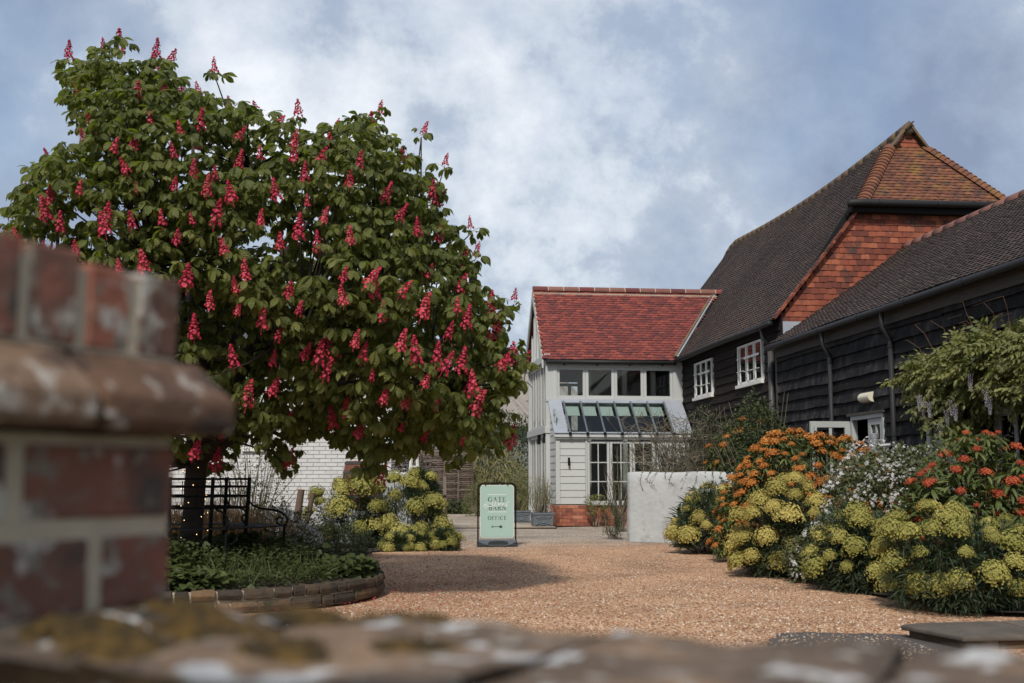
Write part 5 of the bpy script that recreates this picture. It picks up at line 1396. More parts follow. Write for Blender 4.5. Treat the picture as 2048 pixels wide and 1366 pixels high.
def poly_in(P, x, z):
    c = np.zeros(len(x), bool); n_ = len(P); j = n_ - 1
    for i in range(n_):
        xi, zi = P[i]; xj, zj = P[j]
        c ^= ((zi > z) != (zj > z)) & (x < (xj - xi) * (z - zi) / (zj - zi + 1e-12) + xi); j = i
    return c
def poly_dist(P, x, z):
    d = np.full(len(x), 1e9); n_ = len(P); q = np.stack([x, z], 1)
    for i in range(n_):
        a, b = P[i], P[(i + 1) % n_]; ab = b - a
        t = np.clip(((q - a) @ ab) / (ab @ ab), 0, 1); d = np.minimum(d, np.linalg.norm(q - a - t[:, None] * ab, axis=1))
    return d
rg = np.random.default_rng(21)
def half_depth(d): return 2.25 * np.sqrt(np.clip(1 - (1 - np.clip(d / 1.7, 0, 1)) ** 2, 0, 1)) + 0.12
cx = rg.uniform(OW[:, 0].min(), OW[:, 0].max(), 70000); cz = rg.uniform(OW[:, 1].min(), OW[:, 1].max(), 70000)
k = poly_in(OW, cx, cz); cx, cz = cx[k], cz[k]
dd = poly_dist(OW, cx, cz)
k = dd > 0.11; cx, cz, dd = cx[k], cz[k], dd[k]
hd = half_depth(dd)
sgn = np.where(rg.uniform(0, 1, len(cx)) < 0.62, -1, 1)
depth = hd * rg.uniform(0, 1, len(cx)) ** 0.30
cy = TY + sgn * depth
# the underside rises towards the trunk, so that the bench is seen below
PT = np.stack([cx, cy, cz], 1)
kx = TY / PT[:, 1]; sil = poly_in(OW, PT[:, 0] * kx, EYE + (PT[:, 2] - EYE) * kx)
PT, cx, cy, cz = PT[sil], cx[sil], cy[sil], cz[sil]
inner = np.hypot(cx - TX, cy - TY) < 0.9
PT = PT[~(inner & (cz < 2.0))]
hole = np.sin(PT[:, 0] * 3.1 + 1.3 * np.sin(PT[:, 2] * 2.3)) * np.sin(PT[:, 2] * 3.4 + 1.1 + PT[:, 1]) * np.sin(PT[:, 1] * 2.7 + .6)
thin = np.clip((PT[:, 2] - 3.2) / 1.6, 0, .75) + np.clip((-2.2 - PT[:, 0]) / 3.0, 0, .25)
PT = PT[(hole > -0.30 + .14 * (PT[:, 2] < 3.6)) & (rg.uniform(0, 1, len(PT)) > thin * (PT[:, 1] > TY))]
keep = []
cell = {}
MIND = 0.15
for i, p in enumerate(PT):
    key = tuple((p // MIND).astype(int)); ok = True
    for a in (-1, 0, 1):
        for b in (-1, 0, 1):
            for c in (-1, 0, 1):
                for q in cell.get((key[0] + a, key[1] + b, key[2] + c), ()):
                    if np.sum((PT[q] - p) ** 2) < MIND * MIND: ok = False; break
                if not ok: break
            if not ok: break
        if not ok: break
    if ok: cell.setdefault(key, []).append(i); keep.append(i)
    if len(keep) >= 3000: break
WH = PT[keep]
# shoots that stand clear of the crown's edge
rimk = np.where(poly_dist(OW, WH[:, 0], WH[:, 2]) < .22)[0]
rimk = rimk[rg.uniform(0, 1, len(rimk)) < .30]
SP0 = WH[rimk]; o_ = nrm(SP0 - np.array([TX + .2, TY, 2.6])) + np.array([0, 0, .35])
SP = SP0 + nrm(o_) * rg.uniform(.06, .26, len(SP0))[:, None]
SP = SP[SP[:, 2] > 1.5] if False else SP
WH = np.concatenate([WH, SP])
CC = np.array([TX + .2, TY, 2.9])
lp, la, lu, ls = [], [], [], []
for p in WH:
    o = nrm(p - CC)
    n_ = rg.integers(4, 6); a0 = rg.uniform(0, 6.3)
    for j in range(n_):
        a = a0 + j * 2 * math.pi / n_ + rg.uniform(-.3, .3)
        h = np.array([math.cos(a), math.sin(a), rg.uniform(-.35, .6)]) + o * 0.5
        lp.append(p + rg.normal(0, .02, 3)); la.append(h); lu.append(np.array([0, 0, 1.0]) + o * .3 + rg.normal(0, .35, 3)); ls.append(rg.uniform(.34, .74))
lp, la, lu, ls = map(np.array, (lp, la, lu, ls))
LM = frames(lp, la, lu, ls)
PAL = [palmate(i) for i in range(6)]
pi_ = rg.integers(0, 6, len(lp)); lr = np.clip(rg.normal(.5, .22, len(lp)), 0, 1)
mid = lp + nrm(la) * .22
dist = np.linalg.norm(mid - CAMP, axis=1) + np.where(in_frame(mid), 0, 100)
order = np.argsort(dist)
lm = [[PAL[a].mesh('leaf', M['chestnut_leaf'], rnd=(b + .5) / 4) for b in range(4)] for a in range(6)]
for i in order[:280]: inst('leaf', lm[pi_[i]][int(lr[i] * 3.999)], LM[i], tree)
rest = order[280:]
add_merged('crown', [proto(q) for q in PAL], pi_[rest], LM[rest], lr[rest], M['chestnut_leaf'], tree)
# panicles where the photograph shows them, on the crown's front and rim
PAN = [(238, 82, 1.2), (207, 88, .8), (307, 118, 1.2), (155, 128, .7), (152, 168, .8), (275, 178, 1.1), (366, 175, .9), (396, 178, .7), (457, 208, .9), (512, 218, 1.1), (557, 252, 1.1), (590, 278, .9), (675, 248, 1), (741, 245, 1.1), (660, 285, 1), (645, 312, 1.1), (588, 305, 1), (300, 235, 1), (270, 280, 1), (232, 285, 1), (165, 270, .9), (182, 245, .9), (330, 170, 1), (402, 240, 1), (247, 330, .9), (388, 335, .9), (430, 345, .7), (345, 300, .8), (460, 380, 1.3), (435, 425, 1.3), (415, 372, 1), (550, 380, 1), (100, 385, 1), (88, 418, 1.1), (55, 380, .7), (120, 443, 1), (205, 445, 1.2), (215, 420, 1.1), (322, 430, 1), (285, 520, 1.2), (262, 440, .9), (150, 495, 1), (375, 548, 1.4), (598, 455, 1.2), (635, 485, 1), (490, 540, 1), (580, 575, 1), (560, 480, .9), (522, 435, .8), (650, 430, .8), (700, 355, 1), (720, 320, .9), (805, 310, .8), (775, 385, 1), (865, 378, .9), (870, 395, .8), (880, 465, .9), (745, 555, 1.2), (750, 575, 1.1), (815, 572, 1.2), (684, 590, 1), (850, 612, 1.3), (765, 622, 1), (805, 425, .9), (930, 512, 1.1), (925, 565, 1.1), (915, 605, 1), (935, 635, 1.1), (982, 605, 1), (1000, 630, 1.1), (992, 658, 1.4), (526, 628, 1.4), (388, 655, 1.1), (465, 712, 1.1), (640, 705, 1.3), (660, 695, 1.2), (712, 678, .9), (730, 697, 1.2), (805, 680, 1.1), (830, 700, 1.4), (875, 705, 1.1), (895, 725, 1.2), (925, 722, 1.2), (945, 755, 1.4), (940, 770, 1.1), (957, 805, 1.3), (1025, 705, 1.2), (1010, 720, 1), (1050, 722, 1.1), (1025, 868, 1.3), (497, 788, 1.3), (550, 772, 1), (664, 835, 1.1), (722, 857, 1), (693, 812, 1), (435, 915, 1.3), (393, 895, 1.1), (580, 915, 1), (765, 948, 1), (615, 700, 1), (655, 740, 1), (770, 790, .9), (815, 800, .9), (875, 805, .8), (690, 545, .9), (835, 455, .9), (480, 320, .9), (610, 345, .9), (520, 300, .9), (350, 365, .8), (160, 370, .9), (30, 470, .9), (700, 470, .9), (860, 540, .9), (445, 490, .9), (355, 470, .9), (560, 665, .9), (420, 600, .9), (470, 570, .8), (900, 660, .9), (600, 615, .8)]
tops = SP[(SP[:, 2] > 3.0)]
PAN_EXTRA = tops[rg.permutation(len(tops))[:34]]
for _ in range(400):
    px, py = rg.uniform(20, 1040), rg.uniform(150, 900)
    if len(PAN) < 175 and all((px - a) ** 2 + (py - b) ** 2 > 45 ** 2 for a, b, _c in PAN): PAN.append((px, py, rg.uniform(.55, .9)))
PAN = [p for i, p in enumerate(PAN) if i < 120 or poly_in(OW, *[np.array([v]) for v in ony(p[0], p[1] + 14, TY)[[0, 2]]])[0]]
PM_ = [panicle(50 + i, h=(.25, .21, .28, .23, .19, .26)[i], w=(.062, .055, .06, .07, .05, .065)[i], n=(64, 46, 70, 60, 38, 56)[i]).mesh('flower_panicle', M['panicle'], rnd=(i + .5) / 6) for i in range(6)]
for (px, py, sc) in PAN:
    q = ony(px, py, TY)
    for _ in range(2):
        x_, z_ = np.array([q[0]]), np.array([q[2]])
        d_ = float(poly_dist(OW, x_, z_)[0]) if poly_in(OW, x_, z_)[0] else 0.0
        yy = TY - float(half_depth(np.array([d_]))[0]) * rg.uniform(0.94, 1.08) - .07 if d_ > 0 else TY
        q = ony(px, py, yy)
    tl = np.array([rg.normal(0, .24) + (q[0] - TX) * .10, -abs(rg.normal(0, .3)), 1.0])
    s_ = sc * 0.92 * yy / TY
    m4 = frames((q - nrm(tl) * .12 * s_)[None], np.array([[rg.normal(), rg.normal(), 0.0]]) - 0, tl[None], s_)[0]
    z = nrm(tl); x = nrm(np.cross([0, 1, .1], z)); y = np.cross(z, x)
    m4 = np.eye(4); m4[:3, 0], m4[:3, 1], m4[:3, 2] = x * s_ * .95, y * s_ * .95, z * s_; m4[:3, 3] = q - z * .12 * s_
    inst('flower_panicle', PM_[rg.integers(0, 6)], m4, tree)
for q in PAN_EXTRA:
    z = nrm(np.array([rg.normal(0, .2) + (q[0] - TX) * .06, rg.normal(0, .2), 1.0])); x = nrm(np.cross([0, 1, .1], z)); y = np.cross(z, x); s_ = rg.uniform(.55, 1.0)
    m4 = np.eye(4); m4[:3, 0], m4[:3, 1], m4[:3, 2] = x * s_ * .85, y * s_ * .85, z * s_; m4[:3, 3] = q + z * .05
    inst('flower_panicle', PM_[rg.integers(0, 6)], m4, tree)
# trunk and limbs
mb = MB(); mb.tube([(TX + .02, TY, .15), (TX + .0, TY, .35), (TX + .04, TY + .02, .9), (TX + .06, TY, 1.5), (TX + .03, TY, 2.1)], [.17, .13, .11, .115, .12], 14); mb.build('trunk', M['bark'], tree, smooth=True)
ends = [(-3.0, -.2, 5.5), (-2.2, .5, 5.0), (-3.6, .4, 3.8), (-3.4, -1.0, 3.0), (-1.4, -.8, 4.4), (-.6, .3, 4.3), (.3, -.4, 3.4), (1.0, .3, 2.6), (.6, -.9, 2.2), (-.8, -1.4, 2.6), (-.4, 1.2, 2.8), (-2.4, 1.4, 3.4), (-2.2, -1.5, 3.3), (-1.0, -.1, 1.62)]
limb_pts = []
for (x, dy, z) in ends:
    a = Vector((TX + .03, TY, 1.35 if z < 3 else 2.0)); e = Vector((x, TY + dy, z)); n_ = 9
    pts = []
    for i in range(n_):
        t = i / (n_ - 1)
        p = a.lerp(e, t) + Vector((0, 0, .35 * math.sin(math.pi * t))) + Vector((rg.normal(0, .05), rg.normal(0, .05), rg.normal(0, .04))) * (0 < t < 1)
        pts.append(p)
    if z > 2: limb_pts += [(p, .05 * (1 - i / n_) + .012) for i, p in enumerate(pts)]
    mb = MB(); mb.tube(pts, [.062 * (1 - i / n_) + .012 for i in range(n_)], 8); mb.build('limb', M['bark'], tree, smooth=True)
LP = np.array([tuple(p) for p, _ in limb_pts])
mb = MB()
for p in np.concatenate([WH[rg.permutation(len(WH))[:700]], SP]):
    d = np.linalg.norm(LP - p, axis=1) + np.maximum(0, LP[:, 2] - p[2] + .2) * .6
    q = LP[np.argmin(d)]
    m_ = (p + q) / 2 + np.array([0, 0, -.06]) + rg.normal(0, .04, 3)
    mb.tube([tuple(q), tuple(m_), tuple(p)], [.014, .010, .006], 4, cap=False)
o = mb.build('twigs', M['bark'], tree, smooth=True); o['kind'] = 'stuff'
# fairy lights wound round the trunk
fl = thing('fairy_lights', (TX, TY, .3), 'string of tiny warm fairy lights wound round the chestnut trunk', 'fairy lights')
em = bpy.data.materials.new('warm_bulb'); em.use_nodes = True
em.node_tree.nodes['Principled BSDF'].inputs['Emission Color'].default_value = (1, .62, .25, 1); em.node_tree.nodes['Principled BSDF'].inputs['Emission Strength'].default_value = 3
pts = [(TX + .05 + (.135) * math.cos(a), TY + .135 * math.sin(a), .3 + a * .028) for a in np.linspace(0, 42, 160)]
mb = MB(); mb.tube(pts, .003, 4); mb.build('cable', M['black_plastic'], fl)
bm2 = MB().lathe((0, 0, 0), [(.001, -.005), (.0035, 0), (.001, .005)], 6).mesh('bulb', em)
for i in range(3, 160, 5): inst('bulb', bm2, Matrix.Translation((pts[i][0] * 1.0 + (pts[i][0] - TX - .05) * .06, pts[i][1] + (pts[i][1] - TY) * .06, pts[i][2])), fl)

# ------------------------------------------------------------------ round stone bed
BRD = 2.07
bed = thing('stone_bed_edging', (TX, TY, 0), 'low curved two-course sandstone edging of the round tree bed', 'bed edging')
M['bed_stone'] = mat('brown_sandstone', [(0.0, (0.022, 0.018, 0.014)), (0.4, (0.050, 0.038, 0.027)), (0.75, (0.10, 0.066, 0.038)), (1.0, (0.19, 0.11, 0.052))], 9, .8, .8, -.3, rough=.95, bump=(25, .012, .7), over=[((.03, .03, .02), 6, .56, .7, 5)])
mb = MB(); V = []
N_ = 90
for r0, z in ((BRD - .02, 0), (BRD - .02, .19), (BRD - .22, .19), (BRD - .22, 0)):
    V += [(TX + r0 * math.cos(a), TY + r0 * math.sin(a), z) for a in np.arange(N_) * 2 * math.pi / N_]
mb.add(V, [(i * N_ + k, i * N_ + (k + 1) % N_, (i + 1) * N_ + (k + 1) % N_, (i + 1) * N_ + k) for i in range(3) for k in range(N_)]); mb.build('mortar_core', M['old_mortar'], bed)
for c in range(2):
    a = 0.03 * c
    while a < 2 * math.pi - .05:
        da = random.uniform(.065, .19); z0 = c * .105 + .004; h = .098 + random.uniform(-.008, .008); m_ = MB(); V = []
        for rr0, zo in ((BRD - .15, z0), (BRD + .01, z0 + .004), (BRD + .015 + random.uniform(0, .012), z0 + h * .5), (BRD + .006, z0 + h - .006), (BRD - .15, z0 + h)):
            for q in (a + .006, a + da * .5, a + da - .006):
                V.append((TX + (rr0 + random.uniform(-.005, .005)) * math.cos(q), TY + (rr0 + random.uniform(-.005, .005)) * math.sin(q), zo + random.uniform(-.004, .004)))
        F = [(i * 3 + j, i * 3 + j + 1, i * 3 + j + 4, i * 3 + j + 3) for i in range(4) for j in range(2)] + [(0, 3, 6, 9, 12), (14, 11, 8, 5, 2)]
        m_.add(V, F); m_.build('stone', M['bed_stone'], bed, rnd=random.random(), bevel=.008); a += da
def bed_z(x, y):
    d = math.hypot(x - TX, y - TY) / BRD
    return .17 + .13 * max(0, 1 - d * d)
mb = MB(); V = [(TX, TY, .30)]; rings = 7; seg = 40
for i in range(1, rings + 1):
    for k in range(seg):
        a = 2 * math.pi * k / seg; q = (BRD - .1) * i / rings; V.append((TX + q * math.cos(a), TY + q * math.sin(a), bed_z(TX + q, TY)))
F = [(0, 1 + k, 1 + (k + 1) % seg) for k in range(seg)] + [(1 + i * seg + k, 1 + (i + 1) * seg + k, 1 + (i + 1) * seg + (k + 1) % seg, 1 + i * seg + (k + 1) % seg) for i in range(rings - 1) for k in range(seg)]
mb.add(V, F); props(mb.build('bed_soil', M['soil']), kind='structure')
# ground cover in the bed
M['cover'] = mat('dark_ground_cover', [(0.0, (0.022, 0.032, 0.008)), (0.5, (0.045, 0.062, 0.016)), (1.0, (0.08, 0.10, 0.028))], 1.6, .7, .7, -.2, rough=.6, spec=.3, translucent=.15)
heart = leaf_strip(.085, .085, 3, .2, .3, .4); blade = leaf_strip(.20, .011, 4, .4, .45, .4); tiny = leaf_strip(.045, .022, 2, .3, .2, .5)
n_ = 26000
q = np.sqrt(rg.uniform(.02, 1, n_)) * (BRD - .08); a = rg.uniform(0, 2 * math.pi, n_)
x = TX + q * np.cos(a); y = TY + q * np.sin(a)
k = (y < TY + .9); x, y, a = x[k], y[k], a[k]; n_ = len(x)
patch = np.sin(x * 2.1 + .5) + np.sin(y * 2.7 + x * 1.3) + rg.normal(0, .4, n_)
typ = np.where(patch > .35, 0, np.where(rg.uniform(0, 1, n_) < .12, 1, 2))
hgt = .09 + .09 * (np.sin(x * 3.1 + 2) * np.sin(y * 2.3) + 1) + .10 * (np.hypot(x - TX, y - TY) < 1.5)
zb = np.array([bed_z(*p) for p in zip(x, y)])
zz = zb + np.where(typ == 1, rg.uniform(0, .08, n_), hgt * rg.uniform(.1, 1, n_))
dirs = np.stack([np.cos(a * 7 + patch * 5), np.sin(a * 7 + patch * 5), np.where(typ == 1, rg.uniform(1.2, 3, n_), rg.uniform(-.1, .6, n_))], 1)
out = np.stack([np.cos(a), np.sin(a), np.zeros(n_)], 1)
edge = (np.hypot(x - TX, y - TY) > BRD - .3)[:, None]
dirs = dirs + out * edge * .8
ups = np.where((typ == 1)[:, None], rg.normal(0, 1, (n_, 3)), np.array([0, 0, 1.0]) + rg.normal(0, .35, (n_, 3)) + np.array([-.1, -.35, 0]))
o = add_merged('ground_cover', [proto(heart), proto(blade), proto(tiny)], typ, frames(np.stack([x, y, zz], 1), dirs, ups, rg.uniform(.6, 1.3, n_)), np.clip(rg.normal(.45, .2, n_), 0, 1), M['cover'])
props(o, 'low dark green ground cover filling the round tree bed', 'ground cover', kind='stuff')

# ------------------------------------------------------------------ black metal tree seat
ts = thing('tree_seat', (TX, TY, .25), 'black metal hexagonal tree seat with scrolled arms round the trunk', 'bench')
ZS = .70
def hexp(r0, k, z): a = math.radians(60 * k); return Vector((TX + r0 * math.cos(a), TY + r0 * math.sin(a), z))
for k in range(6):
    for i, r0 in enumerate(np.linspace(.58, 1.02, 8)):
        m_ = MB(); m_.bar(hexp(r0, k, ZS - .0), hexp(r0, k + 1, ZS), .046, .008); m_.build('seat_slat', M['black_metal'], ts)
    for z in (.90, 1.02, 1.12, 1.20):
        m_ = MB(); m_.bar(hexp(.585 + (z - .7) * .06, k, z), hexp(.585 + (z - .7) * .06, k + 1, z), .008, .024); m_.build('back_rail', M['black_metal'], ts)
    for t in (.25, .5, .75):
        p = hexp(.59, k, .9).lerp(hexp(.59, k + 1, .9), t); m_ = MB(); m_.bar(p, p + Vector((0, 0, .28)), .008, .008, up=(1, 0, 0)); m_.build('back_spindle', M['black_metal'], ts)
    m_ = MB(); m_.bar(hexp(.575, k, .22), hexp(.62, k, 1.22), .035, .035, up=(1, 0, 0)); m_.build('post', M['black_metal'], ts)
    a = math.radians(60 * k); rd = Vector((math.cos(a), math.sin(a), 0)); c0 = Vector((TX, TY, 0))
    arm = [(.60, 1.06), (.61, .98), (.66, .92), (.74, .885), (.84, .875), (.93, .86), (1.0, .82), (1.035, .765), (1.02, .715), (.97, .70), (.925, .73), (.92, .775), (.955, .795), (.985, .775)]
    m_ = MB(); m_.tube([c0 + rd * r_ + Vector((0, 0, z)) for r_, z in arm], .0105, 6); m_.build('scroll_arm', M['black_metal'], ts, smooth=True)
    m_ = MB(); m_.tube([hexp(1.0, k, ZS), hexp(1.0, k, .5), hexp(1.01, k, .18)], .013, 6); m_.build('leg', M['black_metal'], ts)

# ------------------------------------------------------------------ shrubs
def dome(n, c, r, seed, lob=0.14, zmin=-0.1, shell=(0.0, 0.0)):
    """points on a lobed half-ellipsoid above c; returns points, outward normals"""
    g = np.random.default_rng(seed)
    v = nrm(g.normal(0, 1, (n * 3, 3))); v = v[v[:, 2] > zmin][:n]
    f1, f2, f3 = g.uniform(2, 4, 3)
    q = 1 + lob * (np.sin(v[:, 0] * f1 * 1.6 + seed) + np.sin(v[:, 1] * f2 * 1.6 + 2 * seed) + np.sin(v[:, 2] * f3 * 1.6 + 3 * seed)) * .6
    if shell[1] > 0: q = q * (1 - shell[1] * g.uniform(0, 1, len(v)) ** 1.6)
    P = np.array(c) + v * np.array(r) * q[:, None]
    return P, nrm(v / np.array(r))
def spaced(P, N, dmin, most):
    keep = []
    for i in range(len(P)):
        if all(np.sum((P[i] - P[j]) ** 2) > dmin * dmin for j in keep): keep.append(i)
        if len(keep) >= most: break
    return P[keep], N[keep]
def up_mats(P, Z, s, g):
    m = np.zeros((len(P), 4, 4)); z = nrm(Z); x = nrm(np.cross(z, g.normal(0, 1, (len(P), 3)))); y = np.cross(z, x)
    s = np.asarray(s)[:, None]
    m[:, :3, 0] = x * s; m[:, :3, 1] = y * s; m[:, :3, 2] = z * s; m[:, :3, 3] = P; m[:, 3, 3] = 1
    return m
def cup_head(seed, n=95, flat=.78, fs=.115, petals=5, lump=.13):
    """a lumpy unit dome crowded with small cupped florets"""
    r = random.Random(seed); mb = MB(); mb.rv = []
    p1, p2 = r.uniform(0, 6), r.uniform(0, 6)
    for i in range(n):
        t = 1 - (i + r.random()) / n * 1.35; a = i * 2.39996 + r.uniform(-.35, .35)
        if t < -.45: continue
        q = math.sqrt(max(0, 1 - t * t)); jr = r.uniform(.88, 1.05) * (1 + lump * math.sin(3 * a + p1) * q + lump * math.sin(4 * t + p2))
        d = Vector((q * math.cos(a), q * math.sin(a), t))
        c = Vector((d.x * jr, d.y * jr, d.z * flat * jr))
        d = (d + Vector((r.uniform(-.3, .3), r.uniform(-.3, .3), r.uniform(-.1, .4)))).normalized()
        aa = d.orthogonal().normalized(); b = d.cross(aa); ph = r.uniform(0, 6); s = fs * r.uniform(.65, 1.3)
        ring = [c + (aa * math.cos(ph + w) + b * math.sin(ph + w)) * s + d * s * .45 for w in np.arange(petals) * 2 * math.pi / petals]
        mb.add([c, *ring], [(0, 1 + k, 1 + (k + 1) % petals) for k in range(petals)])
        v = r.uniform(-.3, .3); mb.rv += [v - .12] + [v + .1] * petals
    n0 = len(mb.v); q_ = .80; mb.lathe((0, 0, 0), [(q_ * .72, -.28), (q_, 0), (q_ * .86, flat * q_ * .5), (q_ * .5, flat * q_ * .87), (.05, flat * q_)], 9); mb.rv += [-.35] * (len(mb.v) - n0)
    return mb
def head_mesh(h, nm, m, base): return h.mesh(nm, m, rnd=np.clip(np.array(h.rv) + base, 0, 1))
def star_cluster(seed, n=7):
    """a few open five-petalled flowers standing loosely together"""
    r = random.Random(seed); mb = MB(); mb.rv = []
    for i in range(n):
        c = Vector((r.uniform(-1, 1), r.uniform(-1, 1), r.uniform(-.5, .6))); d = (c * .5 + Vector((r.uniform(-.5, .5), r.uniform(-.5, .5), .7))).normalized()
        aa = d.orthogonal().normalized(); b = d.cross(aa); ph = r.uniform(0, 6); s = r.uniform(.34, .5); v = r.uniform(-.3, .3)
        for k in range(5):
            w = ph + k * 1.2566; u = aa * math.cos(w) + b * math.sin(w); e = aa * math.cos(w + 1.57) + b * math.sin(w + 1.57)
            mb.add([c, c + u * s * .6 + e * s * .3, c + u * s + d * s * .15, c + u * s * .6 - e * s * .3], [(0, 1, 2, 3)]); mb.rv += [v] * 4
    return mb
HEADC = [cup_head(70 + i, n=260, fs=.088) for i in range(5)]
HEADF = [cup_head(80 + i, n=60, flat=.5, fs=.17, lump=.18) for i in range(4)]
needle = leaf_strip(.12, .012, 3, .3, .25, .45)
lance = leaf_strip(.17, .030, 4, .3, .45, .5)
oval = leaf_strip(.065, .036, 3, .3, .3, .5)
small = leaf_strip(.05, .026, 2, .35, .2, .5)
strap = leaf_strip(.45, .035, 5, .3, .5, .35)
def leafmat(name, a, b, c, **k):
    return mat(name, [(0.0, a), (0.5, b), (1.0, c)], 3, .7, .6, -.15, rough=k.get('rough', .55), spec=.35, translucent=.2)
M['euph_leaf'] = leafmat('grey_green_needle_leaf', (.022, .036, .018), (.045, .066, .034), (.075, .10, .052))
M['mell_leaf'] = leafmat('green_lance_leaf', (.038, .055, .014), (.080, .105, .028), (.15, .165, .055))
M['choi_leaf'] = leafmat('olive_oval_leaf', (.040, .050, .020), (.085, .098, .040), (.16, .16, .075))
M['dark_leaf'] = leafmat('dark_shrub_leaf', (.020, .030, .010), (.042, .058, .019), (.075, .095, .034))
M['wist_leaf'] = leafmat('yellow_green_pinnate_leaf', (.065, .075, .020), (.14, .148, .044), (.23, .22, .08))
M['yucca_leaf'] = leafmat('dark_strap_leaf', (.020, .034, .011), (.045, .066, .022), (.09, .115, .042))
M['bamboo_leaf'] = leafmat('straw_striped_leaf', (.07, .075, .02), (.20, .185, .075), (.36, .32, .17))
M['lime_head'] = mat('lime_yellow_head', [(0.0, (0.13, 0.135, 0.026)), (0.5, (0.30, 0.275, 0.065)), (1.0, (0.47, 0.41, 0.13))], 14, .55, .8, -.2, rough=.7, translucent=.15, trans_col=(1.2, 1.2, .5))
M['gold_head'] = mat('soft_gold_head', [(0.0, (0.19, 0.17, 0.036)), (0.5, (0.38, 0.315, 0.08)), (1.0, (0.54, 0.45, 0.15))], 14, .55, .8, -.2, rough=.7, translucent=.15, trans_col=(1.2, 1.1, .5))
M['orange_head'] = mat('orange_flower_head', [(0.0, (0.22, 0.075, 0.014)), (0.5, (0.40, 0.148, 0.024)), (1.0, (0.52, 0.23, 0.05))], 16, .5, .9, -.2, rough=.7, translucent=.12, trans_col=(1.2, .9, .5))
M['red_head'] = mat('scarlet_flower_head', [(0.0, (0.20, 0.030, 0.012)), (0.5, (0.36, 0.062, 0.022)), (1.0, (0.48, 0.13, 0.04))], 16, .5, .9, -.2, rough=.7, translucent=.12, trans_col=(1.2, .8, .5))
M['white_flower'] = mat('white_star_flower', [(0.0, (0.34, 0.33, 0.31)), (1.0, (0.60, 0.59, 0.57))], 9, .6, .6, -.1, rough=.7, translucent=.15, trans_col=(1, 1, 1))
M['lilac'] = mat('pale_lilac_flower', [(0.0, (0.30, 0.27, 0.32)), (1.0, (0.50, 0.47, 0.50))], 9, .6, .6, -.1, rough=.7)
M['stem'] = mat('reddish_stem', [(0.0, (0.06, 0.035, 0.022)), (1.0, (0.16, 0.085, 0.05))], 9, .6, .6, -.1, rough=.8)
M['twig'] = mat('grey_twig', [(0.0, (0.085, 0.07, 0.05)), (1.0, (0.23, 0.195, 0.14))], 9, .8, .5, -.15, rough=.9)

def head_plant(name, label, cat, c, r, hs, most, headset, hmat, lmat, leaf, leaf_n, seed, leaf_len=1.0, dmin=None, tilt=.5, zmin=-.05, group=None, ring=.45, lob=.16, stemlen=.35, hname='flower_head', squash=1.0, front=True, leaf_ring=True):
    """a clump of upright shoots, each with a ruff of leaves and a flower head"""
    t = thing(name, (c[0], c[1], 0), label, cat, group)
    g = np.random.default_rng(seed)
    P, N = dome(6000, c, r, seed, lob, zmin)
    if front: k = (N[:, 1] < .45); P, N = P[k], N[k]
    P, N = spaced(P, N, dmin or hs * 1.25, most)
    up = nrm(N * tilt + np.array([0, 0, 1.0]) * (1 - tilt * .4) + g.normal(0, .12, N.shape))
    sz = hs * g.uniform(.48, 1.16, len(P))
    ms = up_mats(P, up, sz, g)
    meshes = [[head_mesh(h, hname, hmat, (b + .5) / 3) for b in range(3)] for h in headset]
    for i in range(len(P)):
        inst(hname, meshes[g.integers(0, len(headset))][g.integers(0, 3)], ms[i], t)
    # leaves along each shoot, plus a filling of the body
    lp, la, lu, sc_ = [], [], [], []
    for i in range(len(P)):
        for j in range(leaf_n):
            q = g.uniform(.03, 1) ** 1.2
            b = P[i] - up[i] * (hs * .35 + q * stemlen)
            a = g.uniform(0, 2 * math.pi)
            x = nrm(np.cross(up[i], [.3, .9, .1])); y = np.cross(up[i], x)
            o = x * math.cos(a) + y * math.sin(a)
            lp.append(b); la.append(o + up[i] * g.uniform(.1, .9) * (1 - ring)); lu.append(up[i] + g.normal(0, .15, 3)); sc_.append(leaf_len * g.uniform(.75, 1.2))
    B, NB = dome(leaf_n * 130, c, np.array(r) * .93, seed + 1, lob, -.3, shell=(0, .55))
    k = B[:, 2] > .03; B, NB = B[k], NB[k]
    for b, nb in zip(B, NB):
        lp.append(b); la.append(nb + g.normal(0, .55, 3) + np.array([0, 0, .35])); lu.append(np.array([0, 0, 1.0]) + g.normal(0, .3, 3)); sc_.append(leaf_len * g.uniform(.75, 1.2))
    lp, la, lu, sc_ = map(np.array, (lp, la, lu, sc_))
    add_merged('foliage', [proto(leaf)], np.zeros(len(lp), int), frames(lp, la, lu, sc_), np.clip(g.normal(.5, .22, len(lp)), 0, 1), lmat, t)
    mb = MB(); base = np.array([c[0], c[1], .02])
    for i in range(len(P)):
        b0 = base + np.array([(P[i][0] - c[0]) * .35, (P[i][1] - c[1]) * .35, 0])
        m_ = b0 * .45 + P[i] * .55 + np.array([0, 0, -.08])
        mb.tube([tuple(b0), tuple(m_), tuple(P[i])], [.012, .009, .006], 4, cap=False)
    o = mb.build('stems', M['stem'], t, smooth=True); o['kind'] = 'stuff'
    return t
